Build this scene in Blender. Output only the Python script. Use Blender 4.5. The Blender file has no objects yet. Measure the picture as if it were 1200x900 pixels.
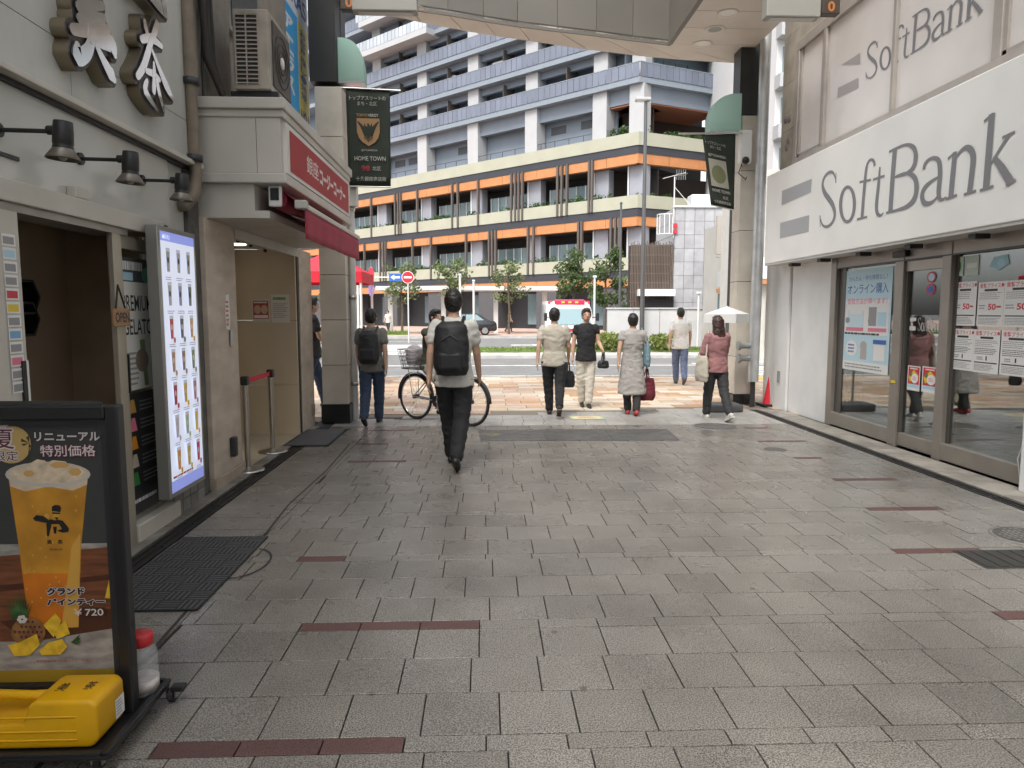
import bpy, bmesh, math, random
from mathutils import Vector, Matrix, noise
R = math.radians
random.seed(7)
scn = bpy.context.scene
COL = scn.collection

# ---------------------------------------------------------------- camera
FPX, CAMH = 832.0, 1.52
YAW, PITCH = math.atan(32 / FPX), math.atan(84 / FPX)
cam_d = bpy.data.cameras.new('camera')
cam_d.sensor_width = 36.0
cam_d.lens = FPX / 1200 * 36
cam_d.clip_end = 2000
cam_d.clip_start = 0.05
cam = bpy.data.objects.new('camera', cam_d)
COL.objects.link(cam)
cam.location = (0, 0, CAMH)
cam.rotation_euler = (math.pi / 2 - PITCH, 0, -YAW)
scn.camera = cam

# ---------------------------------------------------------------- sky and sun (bright overcast)
SUN_EL, SUN_AZ = 58.0, 205.0          # azimuth clockwise from +Y
world = bpy.data.worlds.new('World')
scn.world = world
world.use_nodes = True
wn = world.node_tree
wn.nodes.clear()
sky = wn.nodes.new('ShaderNodeTexSky')
sky.sky_type = 'NISHITA'
sky.sun_disc = False
sky.sun_elevation = R(SUN_EL)
sky.sun_rotation = R(SUN_AZ)
sky.air_density = 1.0
sky.dust_density = 4.0
sky.ozone_density = 1.0
hs = wn.nodes.new('ShaderNodeHueSaturation')
hs.inputs['Saturation'].default_value = 0.22
bg = wn.nodes.new('ShaderNodeBackground')
bg.inputs['Strength'].default_value = 0.15
wo = wn.nodes.new('ShaderNodeOutputWorld')
wn.links.new(sky.outputs[0], hs.inputs['Color'])
wn.links.new(hs.outputs[0], bg.inputs['Color'])
wn.links.new(bg.outputs[0], wo.inputs['Surface'])
sun_d = bpy.data.lights.new('sun', 'SUN')
sun_d.energy = 1.5
sun_d.angle = R(20)
sun_d.color = (1.0, 0.96, 0.9)
sun = bpy.data.objects.new('sun', sun_d)
COL.objects.link(sun)
sdir = Vector((math.sin(R(SUN_AZ)) * math.cos(R(SUN_EL)), math.cos(R(SUN_AZ)) * math.cos(R(SUN_EL)), math.sin(R(SUN_EL))))
sun.rotation_euler = sdir.to_track_quat('Z', 'Y').to_euler()
sun.location = (0, 0, 60)
scn.view_settings.view_transform = 'Standard'
scn.view_settings.look = 'None'
scn.view_settings.exposure = 1.18
scn.view_settings.gamma = 1.0
scn.view_settings.use_curve_mapping = False
scn.cycles.max_bounces = 7
scn.cycles.diffuse_bounces = 4
scn.cycles.glossy_bounces = 3
scn.cycles.transmission_bounces = 4
scn.cycles.transparent_max_bounces = 10
scn.cycles.use_adaptive_sampling = True
scn.cycles.adaptive_threshold = .025
scn.cycles.caustics_reflective = False
scn.cycles.caustics_refractive = False
scn.cycles.sample_clamp_indirect = 6.0

# ---------------------------------------------------------------- surveying helpers: photo bearings to points in the place
_fw = Vector((math.sin(YAW) * math.cos(PITCH), math.cos(YAW) * math.cos(PITCH), -math.sin(PITCH)))
_rt = Vector((math.cos(YAW), -math.sin(YAW), 0))
_up = _rt.cross(_fw)
def ray(x, y): return _fw + _rt * ((x - 600) / FPX) - _up * ((y - 450) / FPX)
def gz(x, y, z=0.0):
    r = ray(x, y); t = (z - CAMH) / r.z
    return Vector((0, 0, CAMH)) + r * t
def gx(x, y, X):
    r = ray(x, y); return Vector((0, 0, CAMH)) + r * (X / r.x)
def gy(x, y, Y):
    r = ray(x, y); return Vector((0, 0, CAMH)) + r * (Y / r.y)

# ---------------------------------------------------------------- materials
MATS = {}
def M(key, col=(.5, .5, .5), rough=.6, metal=0.0, var=0.0, vs=4.0, bump=0.0, bs=60.0, spec=.5, emit=0.0,
      orand=0.0, island=0.0, dirt=0.0, ds=1.2, coat=0.0, speck=0.0, ss=400.0, spots=0.0, trans=0.0, alpha=1.0, stretch=None):
    """procedural material: base colour x (noise, stains, specks, per-piece tone) on a Principled shader"""
    if key in MATS: return MATS[key]
    m = bpy.data.materials.new(key); MATS[key] = m
    m.use_nodes = True
    nt = m.node_tree; nd = nt.nodes; ln = nt.links
    b = nd['Principled BSDF']
    b.inputs['Roughness'].default_value = rough
    b.inputs['Metallic'].default_value = metal
    b.inputs['Specular IOR Level'].default_value = spec
    if coat: b.inputs['Coat Weight'].default_value = coat
    if trans: b.inputs['Transmission Weight'].default_value = trans
    if alpha < 1: b.inputs['Alpha'].default_value = alpha
    c = (col[0], col[1], col[2], 1)
    rgb = nd.new('ShaderNodeRGB'); rgb.outputs[0].default_value = c
    cur = rgb.outputs[0]
    geo = nd.new('ShaderNodeNewGeometry')
    pos = geo.outputs['Position']
    if stretch:
        mp = nd.new('ShaderNodeMapping'); mp.inputs['Scale'].default_value = stretch
        ln.new(pos, mp.inputs['Vector']); pos = mp.outputs[0]
    def mul(sock_val):
        nonlocal cur
        v = nd.new('ShaderNodeVectorMath'); v.operation = 'SCALE'
        ln.new(cur, v.inputs[0]); ln.new(sock_val, v.inputs['Scale']); cur = v.outputs[0]
    def nz(scale, detail, lo, hi, a=.3, bb=.7):
        n = nd.new('ShaderNodeTexNoise'); n.inputs['Scale'].default_value = scale; n.inputs['Detail'].default_value = detail
        ln.new(pos, n.inputs['Vector'])
        r = nd.new('ShaderNodeMapRange'); r.inputs['From Min'].default_value = a; r.inputs['From Max'].default_value = bb
        r.inputs['To Min'].default_value = lo; r.inputs['To Max'].default_value = hi
        ln.new(n.outputs['Fac'], r.inputs['Value']); return r.outputs[0], n.outputs['Fac']
    if var:
        s, _ = nz(vs, 2, 1 - var, 1 + var); mul(s)
    if dirt:
        s, _ = nz(ds, 4, 1 - dirt, 1.0, .35, .55); mul(s)
    if speck:
        s, _ = nz(ss, 0, 1 - speck, 1 + speck, .35, .65); mul(s)
    if spots:
        vo = nd.new('ShaderNodeTexVoronoi'); vo.inputs['Scale'].default_value = 3.4; ln.new(pos, vo.inputs['Vector'])
        r = nd.new('ShaderNodeMapRange'); r.inputs['From Min'].default_value = .035; r.inputs['From Max'].default_value = .07; r.inputs['To Min'].default_value = 1 - spots; r.inputs['To Max'].default_value = 1
        ln.new(vo.outputs['Distance'], r.inputs['Value']); mul(r.outputs[0])
    if orand:
        oi = nd.new('ShaderNodeObjectInfo'); r = nd.new('ShaderNodeMapRange')
        r.inputs['To Min'].default_value = 1 - orand; r.inputs['To Max'].default_value = 1 + orand
        ln.new(oi.outputs['Random'], r.inputs['Value']); mul(r.outputs[0])
    if island:
        r = nd.new('ShaderNodeMapRange')
        r.inputs['To Min'].default_value = 1 - island; r.inputs['To Max'].default_value = 1 + island
        ln.new(geo.outputs['Random Per Island'], r.inputs['Value']); mul(r.outputs[0])
    ln.new(cur, b.inputs['Base Color'])
    if emit:
        b.inputs['Emission Strength'].default_value = emit
        ln.new(cur, b.inputs['Emission Color'])
        m.cycles.emission_sampling = 'NONE'
    if dirt:
        s, _ = nz(vs * 2.3, 1, max(.02, rough * .8), min(1, rough * 1.25)); ln.new(s, b.inputs['Roughness'])
    if bump:
        n = nd.new('ShaderNodeTexNoise'); n.inputs['Scale'].default_value = bs; n.inputs['Detail'].default_value = 1
        ln.new(pos, n.inputs['Vector'])
        bp = nd.new('ShaderNodeBump'); bp.inputs['Strength'].default_value = bump; bp.inputs['Distance'].default_value = .01
        ln.new(n.outputs['Fac'], bp.inputs['Height']); ln.new(bp.outputs[0], b.inputs['Normal'])
    return m

def glass(key, tint=(.8, .85, .85), ior=1.5, rough=0.0):
    """window pane: tinted see-through sheet with Fresnel reflection"""
    if key in MATS: return MATS[key]
    m = bpy.data.materials.new(key); MATS[key] = m; m.use_nodes = True
    nt = m.node_tree; nd = nt.nodes; ln = nt.links; nd.clear()
    o = nd.new('ShaderNodeOutputMaterial'); mx = nd.new('ShaderNodeMixShader'); f = nd.new('ShaderNodeFresnel')
    ge = nd.new('ShaderNodeNewGeometry'); e1 = nd.new('ShaderNodeMath'); e1.operation = 'MULTIPLY_ADD'; e1.inputs[1].default_value = -2.0; e1.inputs[2].default_value = 1.0
    e2 = nd.new('ShaderNodeMath'); e2.operation = 'POWER'; e2.inputs[0].default_value = ior
    ln.new(ge.outputs['Backfacing'], e1.inputs[0]); ln.new(e1.outputs[0], e2.inputs[1]); ln.new(e2.outputs[0], f.inputs['IOR'])
    t = nd.new('ShaderNodeBsdfTransparent'); t.inputs[0].default_value = (*tint, 1)
    g = nd.new('ShaderNodeBsdfGlossy'); g.inputs['Roughness'].default_value = rough; g.inputs[0].default_value = (.95, .97, .97, 1)
    ln.new(f.outputs[0], mx.inputs[0]); ln.new(t.outputs[0], mx.inputs[1]); ln.new(g.outputs[0], mx.inputs[2]); ln.new(mx.outputs[0], o.inputs[0])
    return m

def leafmat(key, col):
    if key in MATS: return MATS[key]
    m = M(key, col, .55, island=.35, var=.25, vs=1.5)
    nt = m.node_tree; nd = nt.nodes; ln = nt.links
    b = nd['Principled BSDF']; o = nd['Material Output']
    tr = nd.new('ShaderNodeBsdfTranslucent'); tr.inputs[0].default_value = (col[0] * 1.6, col[1] * 1.7, col[2], 1)
    mx = nd.new('ShaderNodeMixShader'); mx.inputs[0].default_value = .3
    ln.new(b.outputs[0], mx.inputs[1]); ln.new(tr.outputs[0], mx.inputs[2]); ln.new(mx.outputs[0], o.inputs[0])
    return m

# ---------------------------------------------------------------- mesh builder
class MB:
    def __init__(s): s.v = []; s.f = []; s.m = []; s.cur = 0; s.sm = []; s.smooth = False
    def mat(s, i): s.cur = i; return s
    def add(s, vs, fs, smooth=None):
        o = len(s.v); s.v += [tuple(v) for v in vs]
        for f in fs: s.f.append([o + i for i in f]); s.m.append(s.cur); s.sm.append(s.smooth if smooth is None else smooth)
        return s
    def box(s, x0, x1, y0, y1, z0, z1):
        if x0 > x1: x0, x1 = x1, x0
        if y0 > y1: y0, y1 = y1, y0
        if z0 > z1: z0, z1 = z1, z0
        return s.add([(x0, y0, z0), (x1, y0, z0), (x1, y1, z0), (x0, y1, z0), (x0, y0, z1), (x1, y0, z1), (x1, y1, z1), (x0, y1, z1)],
                     [(0, 3, 2, 1), (4, 5, 6, 7), (0, 1, 5, 4), (1, 2, 6, 5), (2, 3, 7, 6), (3, 0, 4, 7)], False)
    def cbox(s, x0, x1, y0, y1, z0, z1, b=.01):
        """box with chamfered edges"""
        if x0 > x1: x0, x1 = x1, x0
        if y0 > y1: y0, y1 = y1, y0
        if z0 > z1: z0, z1 = z1, z0
        bm = bmesh.new(); bmesh.ops.create_cube(bm, size=1)
        for v in bm.verts:
            v.co = Vector(((x0 + x1) / 2 + v.co.x * (x1 - x0), (y0 + y1) / 2 + v.co.y * (y1 - y0), (z0 + z1) / 2 + v.co.z * (z1 - z0)))
        bmesh.ops.bevel(bm, geom=bm.edges[:], offset=min(b, .45 * min(x1 - x0, y1 - y0, z1 - z0)), segments=2, affect='EDGES', profile=.5)
        s.bm(bm); bm.free(); return s
    def bm(s, bm, smooth=False):
        bm.verts.index_update()
        return s.add([v.co.copy() for v in bm.verts], [[v.index for v in f.verts] for f in bm.faces], smooth)
    def obox(s, c, ax, ay, az):
        """oriented box: centre and three half axes"""
        c, ax, ay, az = map(Vector, (c, ax, ay, az))
        p = [c + ax * i + ay * j + az * k for k in (-1, 1) for i, j in ((-1, -1), (1, -1), (1, 1), (-1, 1))]
        return s.add(p, [(0, 3, 2, 1), (4, 5, 6, 7), (0, 1, 5, 4), (1, 2, 6, 5), (2, 3, 7, 6), (3, 0, 4, 7)], False)
    def prism(s, pts, vec):
        """planar polygon pushed along vec"""
        vec = Vector(vec); p = [Vector(q) for q in pts]; n = len(p)
        return s.add(p + [q + vec for q in p], [list(range(n))[::-1], list(range(n, 2 * n))] + [[i, (i + 1) % n, n + (i + 1) % n, n + i] for i in range(n)], False)
    def cyl(s, p0, p1, r0, r1=None, n=12, caps=True, smooth=True):
        p0 = Vector(p0); p1 = Vector(p1); r1 = r0 if r1 is None else r1
        d = (p1 - p0).normalized(); a = d.orthogonal().normalized(); b = d.cross(a)
        vs = []
        for p, r in ((p0, r0), (p1, r1)):
            vs += [p + (a * math.cos(2 * math.pi * i / n) + b * math.sin(2 * math.pi * i / n)) * r for i in range(n)]
        s.add(vs, [[i, (i + 1) % n, n + (i + 1) % n, n + i] for i in range(n)], smooth)
        if caps: s.add(vs, [list(range(n))[::-1], list(range(n, 2 * n))], False)
        return s
    def tube(s, pts, r, n=8, closed=False, caps=True):
        pts = [Vector(p) for p in pts]; k = len(pts); rs = r if isinstance(r, (list, tuple)) else [r] * k
        vs = []; prev = None
        for i, p in enumerate(pts):
            q0 = pts[(i - 1) % k] if (closed or i > 0) else p; q1 = pts[(i + 1) % k] if (closed or i < k - 1) else p
            d = (q1 - q0).normalized()
            a = d.orthogonal() if prev is None else prev - d * prev.dot(d)
            if a.length < 1e-6: a = d.orthogonal()
            a.normalize(); prev = a; b = d.cross(a)
            vs += [p + (a * math.cos(2 * math.pi * j / n) + b * math.sin(2 * math.pi * j / n)) * rs[i] for j in range(n)]
        fs = []
        for i in range(k if closed else k - 1):
            i2 = (i + 1) % k
            fs += [[i * n + j, i * n + (j + 1) % n, i2 * n + (j + 1) % n, i2 * n + j] for j in range(n)]
        s.add(vs, fs, True)
        if caps and not closed: s.add(vs, [list(range(n))[::-1], list(range((k - 1) * n, k * n))], False)
        return s
    def lathe(s, c, prof, n=16, axis=(0, 0, 1)):
        """profile of (radius, height) turned about axis through c"""
        c = Vector(c); d = Vector(axis).normalized(); a = d.orthogonal().normalized(); b = d.cross(a); k = len(prof)
        vs = []
        for r, h in prof:
            vs += [c + d * h + (a * math.cos(2 * math.pi * j / n) + b * math.sin(2 * math.pi * j / n)) * max(r, 1e-5) for j in range(n)]
        fs = []
        for i in range(k - 1):
            fs += [[i * n + j, i * n + (j + 1) % n, (i + 1) * n + (j + 1) % n, (i + 1) * n + j] for j in range(n)]
        s.add(vs, fs, True)
        s.add(vs, [list(range(n))[::-1], list(range((k - 1) * n, k * n))], False)
        return s
    def ball(s, c, r, nu=12, nv=8):
        c = Vector(c); r = r if isinstance(r, (tuple, list)) else (r, r, r)
        vs = [c + Vector((0, 0, -r[2]))]
        for i in range(1, nv):
            t = math.pi * i / nv
            vs += [c + Vector((r[0] * math.sin(t) * math.cos(2 * math.pi * j / nu), r[1] * math.sin(t) * math.sin(2 * math.pi * j / nu), -r[2] * math.cos(t))) for j in range(nu)]
        vs.append(c + Vector((0, 0, r[2]))); e = len(vs) - 1
        fs = [[0, 1 + (j + 1) % nu, 1 + j] for j in range(nu)]
        for i in range(nv - 2):
            fs += [[1 + i * nu + j, 1 + i * nu + (j + 1) % nu, 1 + (i + 1) * nu + (j + 1) % nu, 1 + (i + 1) * nu + j] for j in range(nu)]
        fs += [[1 + (nv - 2) * nu + j, 1 + (nv - 2) * nu + (j + 1) % nu, e] for j in range(nu)]
        return s.add(vs, fs, True)
    def mesh(s, name, mats):
        me = bpy.data.meshes.new(name)
        me.from_pydata([tuple(v) for v in s.v], [], s.f)
        for mt in (mats if isinstance(mats, (list, tuple)) else [mats]): me.materials.append(mt)
        me.polygons.foreach_set('material_index', s.m)
        me.polygons.foreach_set('use_smooth', s.sm)
        me.update(); return me
    def obj(s, name, mats, parent=None, kind=None):
        return link(name, s.mesh(name, mats), parent, kind)

def origin(o):
    """accumulated location of a thing's empty (things are never rotated unless built locally)"""
    return o.get('_org', (0, 0, 0))
ORG = {}
def link(name, data, parent=None, kind=None, local=False):
    o = bpy.data.objects.new(name, data); COL.objects.link(o)
    if parent is not None:
        o.parent = parent
        if not local and parent.name in ORG: o.location = -ORG[parent.name]
    if kind: o['kind'] = kind
    return o
def thing(name, label, cat, loc=(0, 0, 0), group=None, rotz=0.0, local=False):
    """Empty at a thing's base; parts are given in place coordinates unless local"""
    o = bpy.data.objects.new(name, None); COL.objects.link(o)
    o.location = loc; o.rotation_euler = (0, 0, rotz); o.empty_display_size = .1
    o['label'] = label; o['category'] = cat
    if group: o['group'] = group
    if not local: ORG[o.name] = Vector(loc)
    return o
def tag(o, label, cat, group=None):
    o['label'] = label; o['category'] = cat
    if group: o['group'] = group
    return o
def copy_tree(o, parent=None):
    c = o.copy(); COL.objects.link(c)
    if parent is not None: c.parent = parent
    for ch in [x for x in o.children]: copy_tree(ch, c)
    return c

# ---------------------------------------------------------------- lettering and flat print
_TX = {}
def text_mesh(body, bold=0.0, spacing=1.0):
    if any(ord(ch) > 0x4dff for ch in body): bold *= .22
    elif any(ord(ch) > 0x2fff for ch in body): bold *= .6
    k = (body, bold, spacing)
    if k in _TX: return _TX[k]
    cu = bpy.data.curves.new('text', 'FONT'); cu.body = body; cu.size = 1.0; cu.offset = bold
    cu.resolution_u = 3; cu.align_x = 'LEFT'; cu.space_character = spacing; cu.fill_mode = 'FRONT'
    ob = bpy.data.objects.new('text', cu)
    me = bpy.data.meshes.new_from_object(ob)
    vs = [v.co.copy() for v in me.vertices]; fs = [list(p.vertices) for p in me.polygons]
    bpy.data.objects.remove(ob); bpy.data.meshes.remove(me); bpy.data.curves.remove(cu)
    if vs:
        x0 = min(v.x for v in vs); x1 = max(v.x for v in vs); y0 = min(v.y for v in vs); y1 = max(v.y for v in vs)
    else: x0 = x1 = y0 = y1 = 0
    _TX[k] = (vs, fs, x0, x1, y0, y1); return _TX[k]

class Print:
    """flat printed sheet: coloured shapes and lettering stacked in hair-thin layers on a plane"""
    def __init__(s, O, U, V, N, step=.00015): s.O, s.U, s.V, s.N = Vector(O), Vector(U), Vector(V), Vector(N); s.mb = MB(); s.mats = []; s.h = 0; s.step = step
    def P(s, u, v): return s.O + s.U * u + s.V * v + s.N * s.h
    def _m(s, m):
        if m not in s.mats: s.mats.append(m)
        s.mb.mat(s.mats.index(m)); s.h += s.step
    def poly(s, pts, m): s._m(m); s.mb.add([s.P(*p) for p in pts], [list(range(len(pts)))], False); return s
    def rect(s, u0, v0, u1, v1, m): return s.poly([(u0, v0), (u1, v0), (u1, v1), (u0, v1)], m)
    def disc(s, u, v, r, m, ry=None, n=24): ry = ry or r; return s.poly([(u + r * math.cos(2 * math.pi * i / n), v + ry * math.sin(2 * math.pi * i / n)) for i in range(n)], m)
    def stroke(s, pts, w, m):
        s._m(m); p = [Vector((a[0], a[1])) for a in pts]; k = len(p); ws = w if isinstance(w, (list, tuple)) else [w] * k
        L, Rr = [], []
        for i in range(k):
            d = (p[min(i + 1, k - 1)] - p[max(i - 1, 0)]).normalized(); n = Vector((-d.y, d.x)) * ws[i] / 2
            L.append(p[i] + n); Rr.append(p[i] - n)
        vs = [s.P(*q) for q in L] + [s.P(*q) for q in Rr]
        s.mb.add(vs, [[i, k + i, k + i + 1, i + 1] for i in range(k - 1)], False); return s
    def text(s, body, u, v, w, h, m, bold=0.0, spacing=1.0, vertical=False):
        """lettering fitted into the box u..u+w, v..v+h"""
        if vertical:
            n = len(body); ch = h / n
            for i, c in enumerate(body): s.text(c, u, v + h - (i + 1) * ch + ch * .06, w, ch * .88, m, bold)
            return s
        s._m(m); vs, fs, x0, x1, y0, y1 = text_mesh(body, bold, spacing)
        if not vs: return s
        sx = w / max(x1 - x0, 1e-6); sy = h / max(y1 - y0, 1e-6)
        s.mb.add([s.P(u + (q.x - x0) * sx, v + (q.y - y0) * sy) for q in vs], fs, False); return s
    def lines(s, u0, v0, u1, v1, n, m, fill=.45, seed=0):
        """rows of print too small to read"""
        rnd = random.Random(seed); s._m(m); dv = (v1 - v0) / n
        for i in range(n):
            v = v1 - (i + .5) * dv; u = u0; e = u1 - rnd.random() * .3 * (u1 - u0)
            while u < e:
                w = min((.03 + rnd.random() * .09) * (u1 - u0), e - u)
                s.mb.add([s.P(u, v - dv * fill / 2), s.P(u + w, v - dv * fill / 2), s.P(u + w, v + dv * fill / 2), s.P(u, v + dv * fill / 2)], [[0, 1, 2, 3]], False)
                u += w + .015 * (u1 - u0)
        return s
    def obj(s, name, parent=None): return s.mb.obj(name, s.mats, parent)

# paints used all over
BLACK = M('black paint', (.012, .012, .013), .45)
DARKM = M('dark grey metal', (.045, .047, .05), .4, .3, var=.1)
STEEL = M('brushed steel', (.5, .5, .49), .32, 1.0, var=.12, vs=8)
ALU = M('aluminium frame', (.33, .315, .285), .42, .6, var=.08)
WHITE = M('white paint', (.75, .75, .73), .5, var=.05)
PWHITE = M('print white', (.8, .8, .78), .5)
PBLACK = M('print black', (.02, .02, .022), .5)
PGREY = M('print grey', (.3, .3, .31), .5)
PRED = M('print red', (.6, .03, .05), .45)
PPINK = M('print pink', (.75, .2, .3), .45)
PBLUE = M('print blue', (.03, .12, .42), .45)
PSKY = M('print sky blue', (.45, .68, .8), .5)
PYEL = M('print yellow', (.75, .55, .03), .45)
PGOLD = M('print gold', (.5, .28, .07), .5)
PGREEN = M('print green', (.06, .25, .06), .5)
PORANGE = M('print orange', (.75, .28, .02), .45)
RUBBER = M('black rubber', (.015, .015, .015), .7, bump=.2, bs=200)
CHROME = M('chrome', (.7, .7, .7), .08, 1.0)
# ================================================================ the setting: ground, paving, road
ASPH = M('asphalt', (.165, .165, .163), .85, var=.12, vs=1.5, speck=.25, ss=180, bump=.3, bs=150)
GROUND = M('ground far', (.13, .13, .13), .9, var=.1)
gb = MB(); gb.box(-260, 260, -60, 420, -.5, -.16)
link('ground', gb.mesh('ground', GROUND), None, 'structure')
rb = MB(); rb.box(-120, 120, 16.9, 44.5, -.155, -.10)
link('road', rb.mesh('road', ASPH), None, 'structure')
LINEW = M('road paint white', (.68, .68, .66), .7, dirt=.25, ds=3)
LINEY = M('tactile yellow', (.62, .42, .06), .7, dirt=.2, ds=3)
# painted lines on the carriageway
for (x0, x1, y0, y1) in ((-60, 60, 21.55, 21.7), (-60, -2.5, 39.5, 39.65), (4, 60, 43.6, 43.75)):
    b = MB(); b.box(x0, x1, y0, y1, -.1, -.096); link('lane_marking', b.mesh('lane_marking', LINEW), None, 'structure')
for i in range(7):
    b = MB(); b.box(-9.5, -3.0, 27.5 + i * 1.25, 28.1 + i * 1.25, -.1, -.096); link('crossing_stripe', b.mesh('crossing_stripe', LINEW), None, 'structure')
for i in range(7):
    b = MB(); b.box(6.6, 10.6, 17.4 + i * .78, 17.8 + i * .78, -.1, -.096); link('crossing_stripe', b.mesh('crossing_stripe', LINEW), None, 'structure')
a = gy(745, 391, 42)
for px in (620,):
    c = gz(px, 402); b = MB(); b.prism([(c.x - .9, c.y - .3, -.1), (c.x + .2, c.y - .3, -.1), (c.x + .2, c.y - .9, -.1), (c.x + 1.5, c.y, -.1), (c.x + .2, c.y + .9, -.1), (c.x + .2, c.y + .3, -.1), (c.x - .9, c.y + .3, -.1)], (0, 0, .004))
    link('road_arrow', b.mesh('road_arrow', LINEW), None, 'structure')

# near sidewalk of warm concrete setts
KERB = M('kerb stone', (.42, .41, .39), .8, var=.12, vs=3, dirt=.2)
SW = MB(); SW.box(-40, 40, 10.0, 16.75, -.155, -.014)
sidewalk = link('sidewalk', SW.mesh('sidewalk', M('sidewalk bed', (.2, .17, .14), .9)), None, 'structure')
def edgeY(x): return 10.3 + (x + 2.3) * .145          # skewed end of the arcade floor
SETT = [M('sett beige', (.50, .39, .28), .8, island=.14, var=.08, speck=.12, ss=150), M('sett tan', (.43, .28, .17), .8, island=.14, var=.08, speck=.12, ss=150),
        M('sett pink', (.47, .33, .26), .8, island=.12, var=.08, speck=.12, ss=150), M('sett pale', (.55, .48, .39), .8, island=.1, var=.08, speck=.12, ss=150)]
sb = MB(); rnd = random.Random(3)
y = 10.35; row = 0
while y < 16.6:
    x = -14 + (row % 2) * .3 - rnd.random() * .1
    while x < 18:
        w = .6
        lo = edgeY(x + w / 2) if -2.4 < x + w / 2 < 4.75 else 10.3
        if y > lo - .02:
            m_ = rnd.choices((0, 1, 2, 3), (4, 3, 2, 3))[0]
            sb.mat(m_).box(x, x + w - .012, y, y + .288, -.03, -.002 + rnd.uniform(-.001, .001))
        x += w
    y += .3; row += 1
o = sb.obj('paving_sett', SETT, sidewalk, 'stuff')
k = MB()
for i in range(60):
    k.cbox(-30 + i, -29.01 + i, 16.75, 16.92, -.155, .02, .012)
link('kerb', k.mesh('kerb', KERB), None, 'structure')
for xs in ((5.4, 9.6), ):
    for i in range(12):
        b = MB(); b.box(xs[0] + i * .35, xs[0] + i * .35 + .33, 15.9, 16.5, -.002, .004)
        link('tactile_tile', b.mesh('tactile_tile', LINEY), None, 'structure')

# planted median between the carriageways
md = MB(); md.cbox(-1.2, 40, 25.0, 29.0, -.155, .02, .02); median = link('median', md.mesh('median', KERB), None, 'structure')
GRASSM = leafmat('grass blade', (.16, .23, .06))
def grass_patch(name, label, x0, x1, y0, y1, z, n, h):
    b = MB(); r = random.Random(n)
    b.box(x0, x1, y0, y1, z, z + .06)
    for i in range(n):
        x = r.uniform(x0, x1); yy = r.uniform(y0, y1); a = r.uniform(0, 6.28); hh = h * r.uniform(.5, 1.2); w = .05
        d = Vector((math.cos(a), math.sin(a), 0)) * w; t = Vector((r.uniform(-.06, .06), r.uniform(-.06, .06), hh))
        p = Vector((x, yy, z)); b.add([p - d, p + d, p + t], [[0, 1, 2]], False)
    o = b.obj(name, GRASSM, None, 'stuff'); o['label'] = label; o['category'] = 'grass'; return o
grass_patch('grass', 'bright green strip of grass on the road median', -1.0, 39, 26.6, 28.7, .02, 14000, .14)
grass_patch('grass', 'far green verge beside the white canopy posts', -26, -5.2, 47.2, 49.5, .02, 5000, .3)
# far pavement of reddish pavers before the big building
fp = MB(); fp.box(-120, 120, 44.5, 130, -.155, .03)
link('far_pavement', fp.mesh('far_pavement', M('far pavers', (.40, .29, .24), .85, var=.15, vs=1.2)), None, 'structure')
fk = MB(); fk.box(-120, 120, 44.3, 44.5, -.155, .06); link('far_kerb', fk.mesh('far_kerb', KERB), None, 'structure')

# arcade floor: granite slabs, three rows of squares then one narrow row
base = MB(); base.box(-2.33, 4.72, -12, 10.35, -.155, -.012)
floor_ = link('arcade_floor', base.mesh('arcade_floor', M('joint mortar', (.025, .023, .021), .9)), None, 'structure')
G1 = M('granite slab', (.212, .196, .174), .31, orand=.05, island=.05, speck=.5, ss=170, var=.07, vs=2.2, dirt=.27, ds=.55, bump=.05, bs=300, spots=.5)
G2 = M('granite slab pale', (.228, .212, .19), .31, orand=.05, island=.05, speck=.5, ss=170, var=.07, vs=2.5, dirt=.27, ds=.55, bump=.05, bs=300, spots=.45)
GB = M('granite slab maroon', (.10, .052, .047), .45, orand=.15, island=.12, speck=.4, ss=260, var=.1, vs=3, bump=.12, bs=300)
GD = M('granite slab dark', (.192, .177, .157), .31, orand=.05, island=.05, speck=.5, ss=170, var=.07, vs=3, dirt=.27, ds=.55, bump=.05, bs=300)
GP = M('granite slab weathered lightened', (.38, .37, .345), .4, orand=.06, island=.06, speck=.25, ss=170, var=.1, vs=2, dirt=.2, ds=1.5)  # weathered paving; extra paleness in the colour makes up for canopy shade
GAP = .006
def slab_mesh(w, d, mt, cache={}):
    kk = (round(w, 3), round(d, 3), mt.name)
    if kk in cache: return cache[kk]
    b = MB(); hx, hy, c = w / 2 - GAP / 2, d / 2 - GAP / 2, .0008
    vs = [(-hx, -hy, -.012), (hx, -hy, -.012), (hx, hy, -.012), (-hx, hy, -.012), (-hx, -hy, -c), (hx, -hy, -c), (hx, hy, -c), (-hx, hy, -c),
          (-hx + c, -hy + c, 0), (hx - c, -hy + c, 0), (hx - c, hy - c, 0), (-hx + c, hy - c, 0)]
    fs = [(8, 9, 10, 11)]
    for i in range(4):
        j = (i + 1) % 4; fs += [(i, j, 4 + j, 4 + i), (4 + i, 4 + j, 8 + j, 8 + i)]
    b.add(vs, fs, False); cache[kk] = b.mesh('paving_slab', mt); return cache[kk]
T = .29; NR = .095; PER = 3 * T + NR; Y0 = 2.335
XL, XR = -2.06, 4.14
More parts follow.
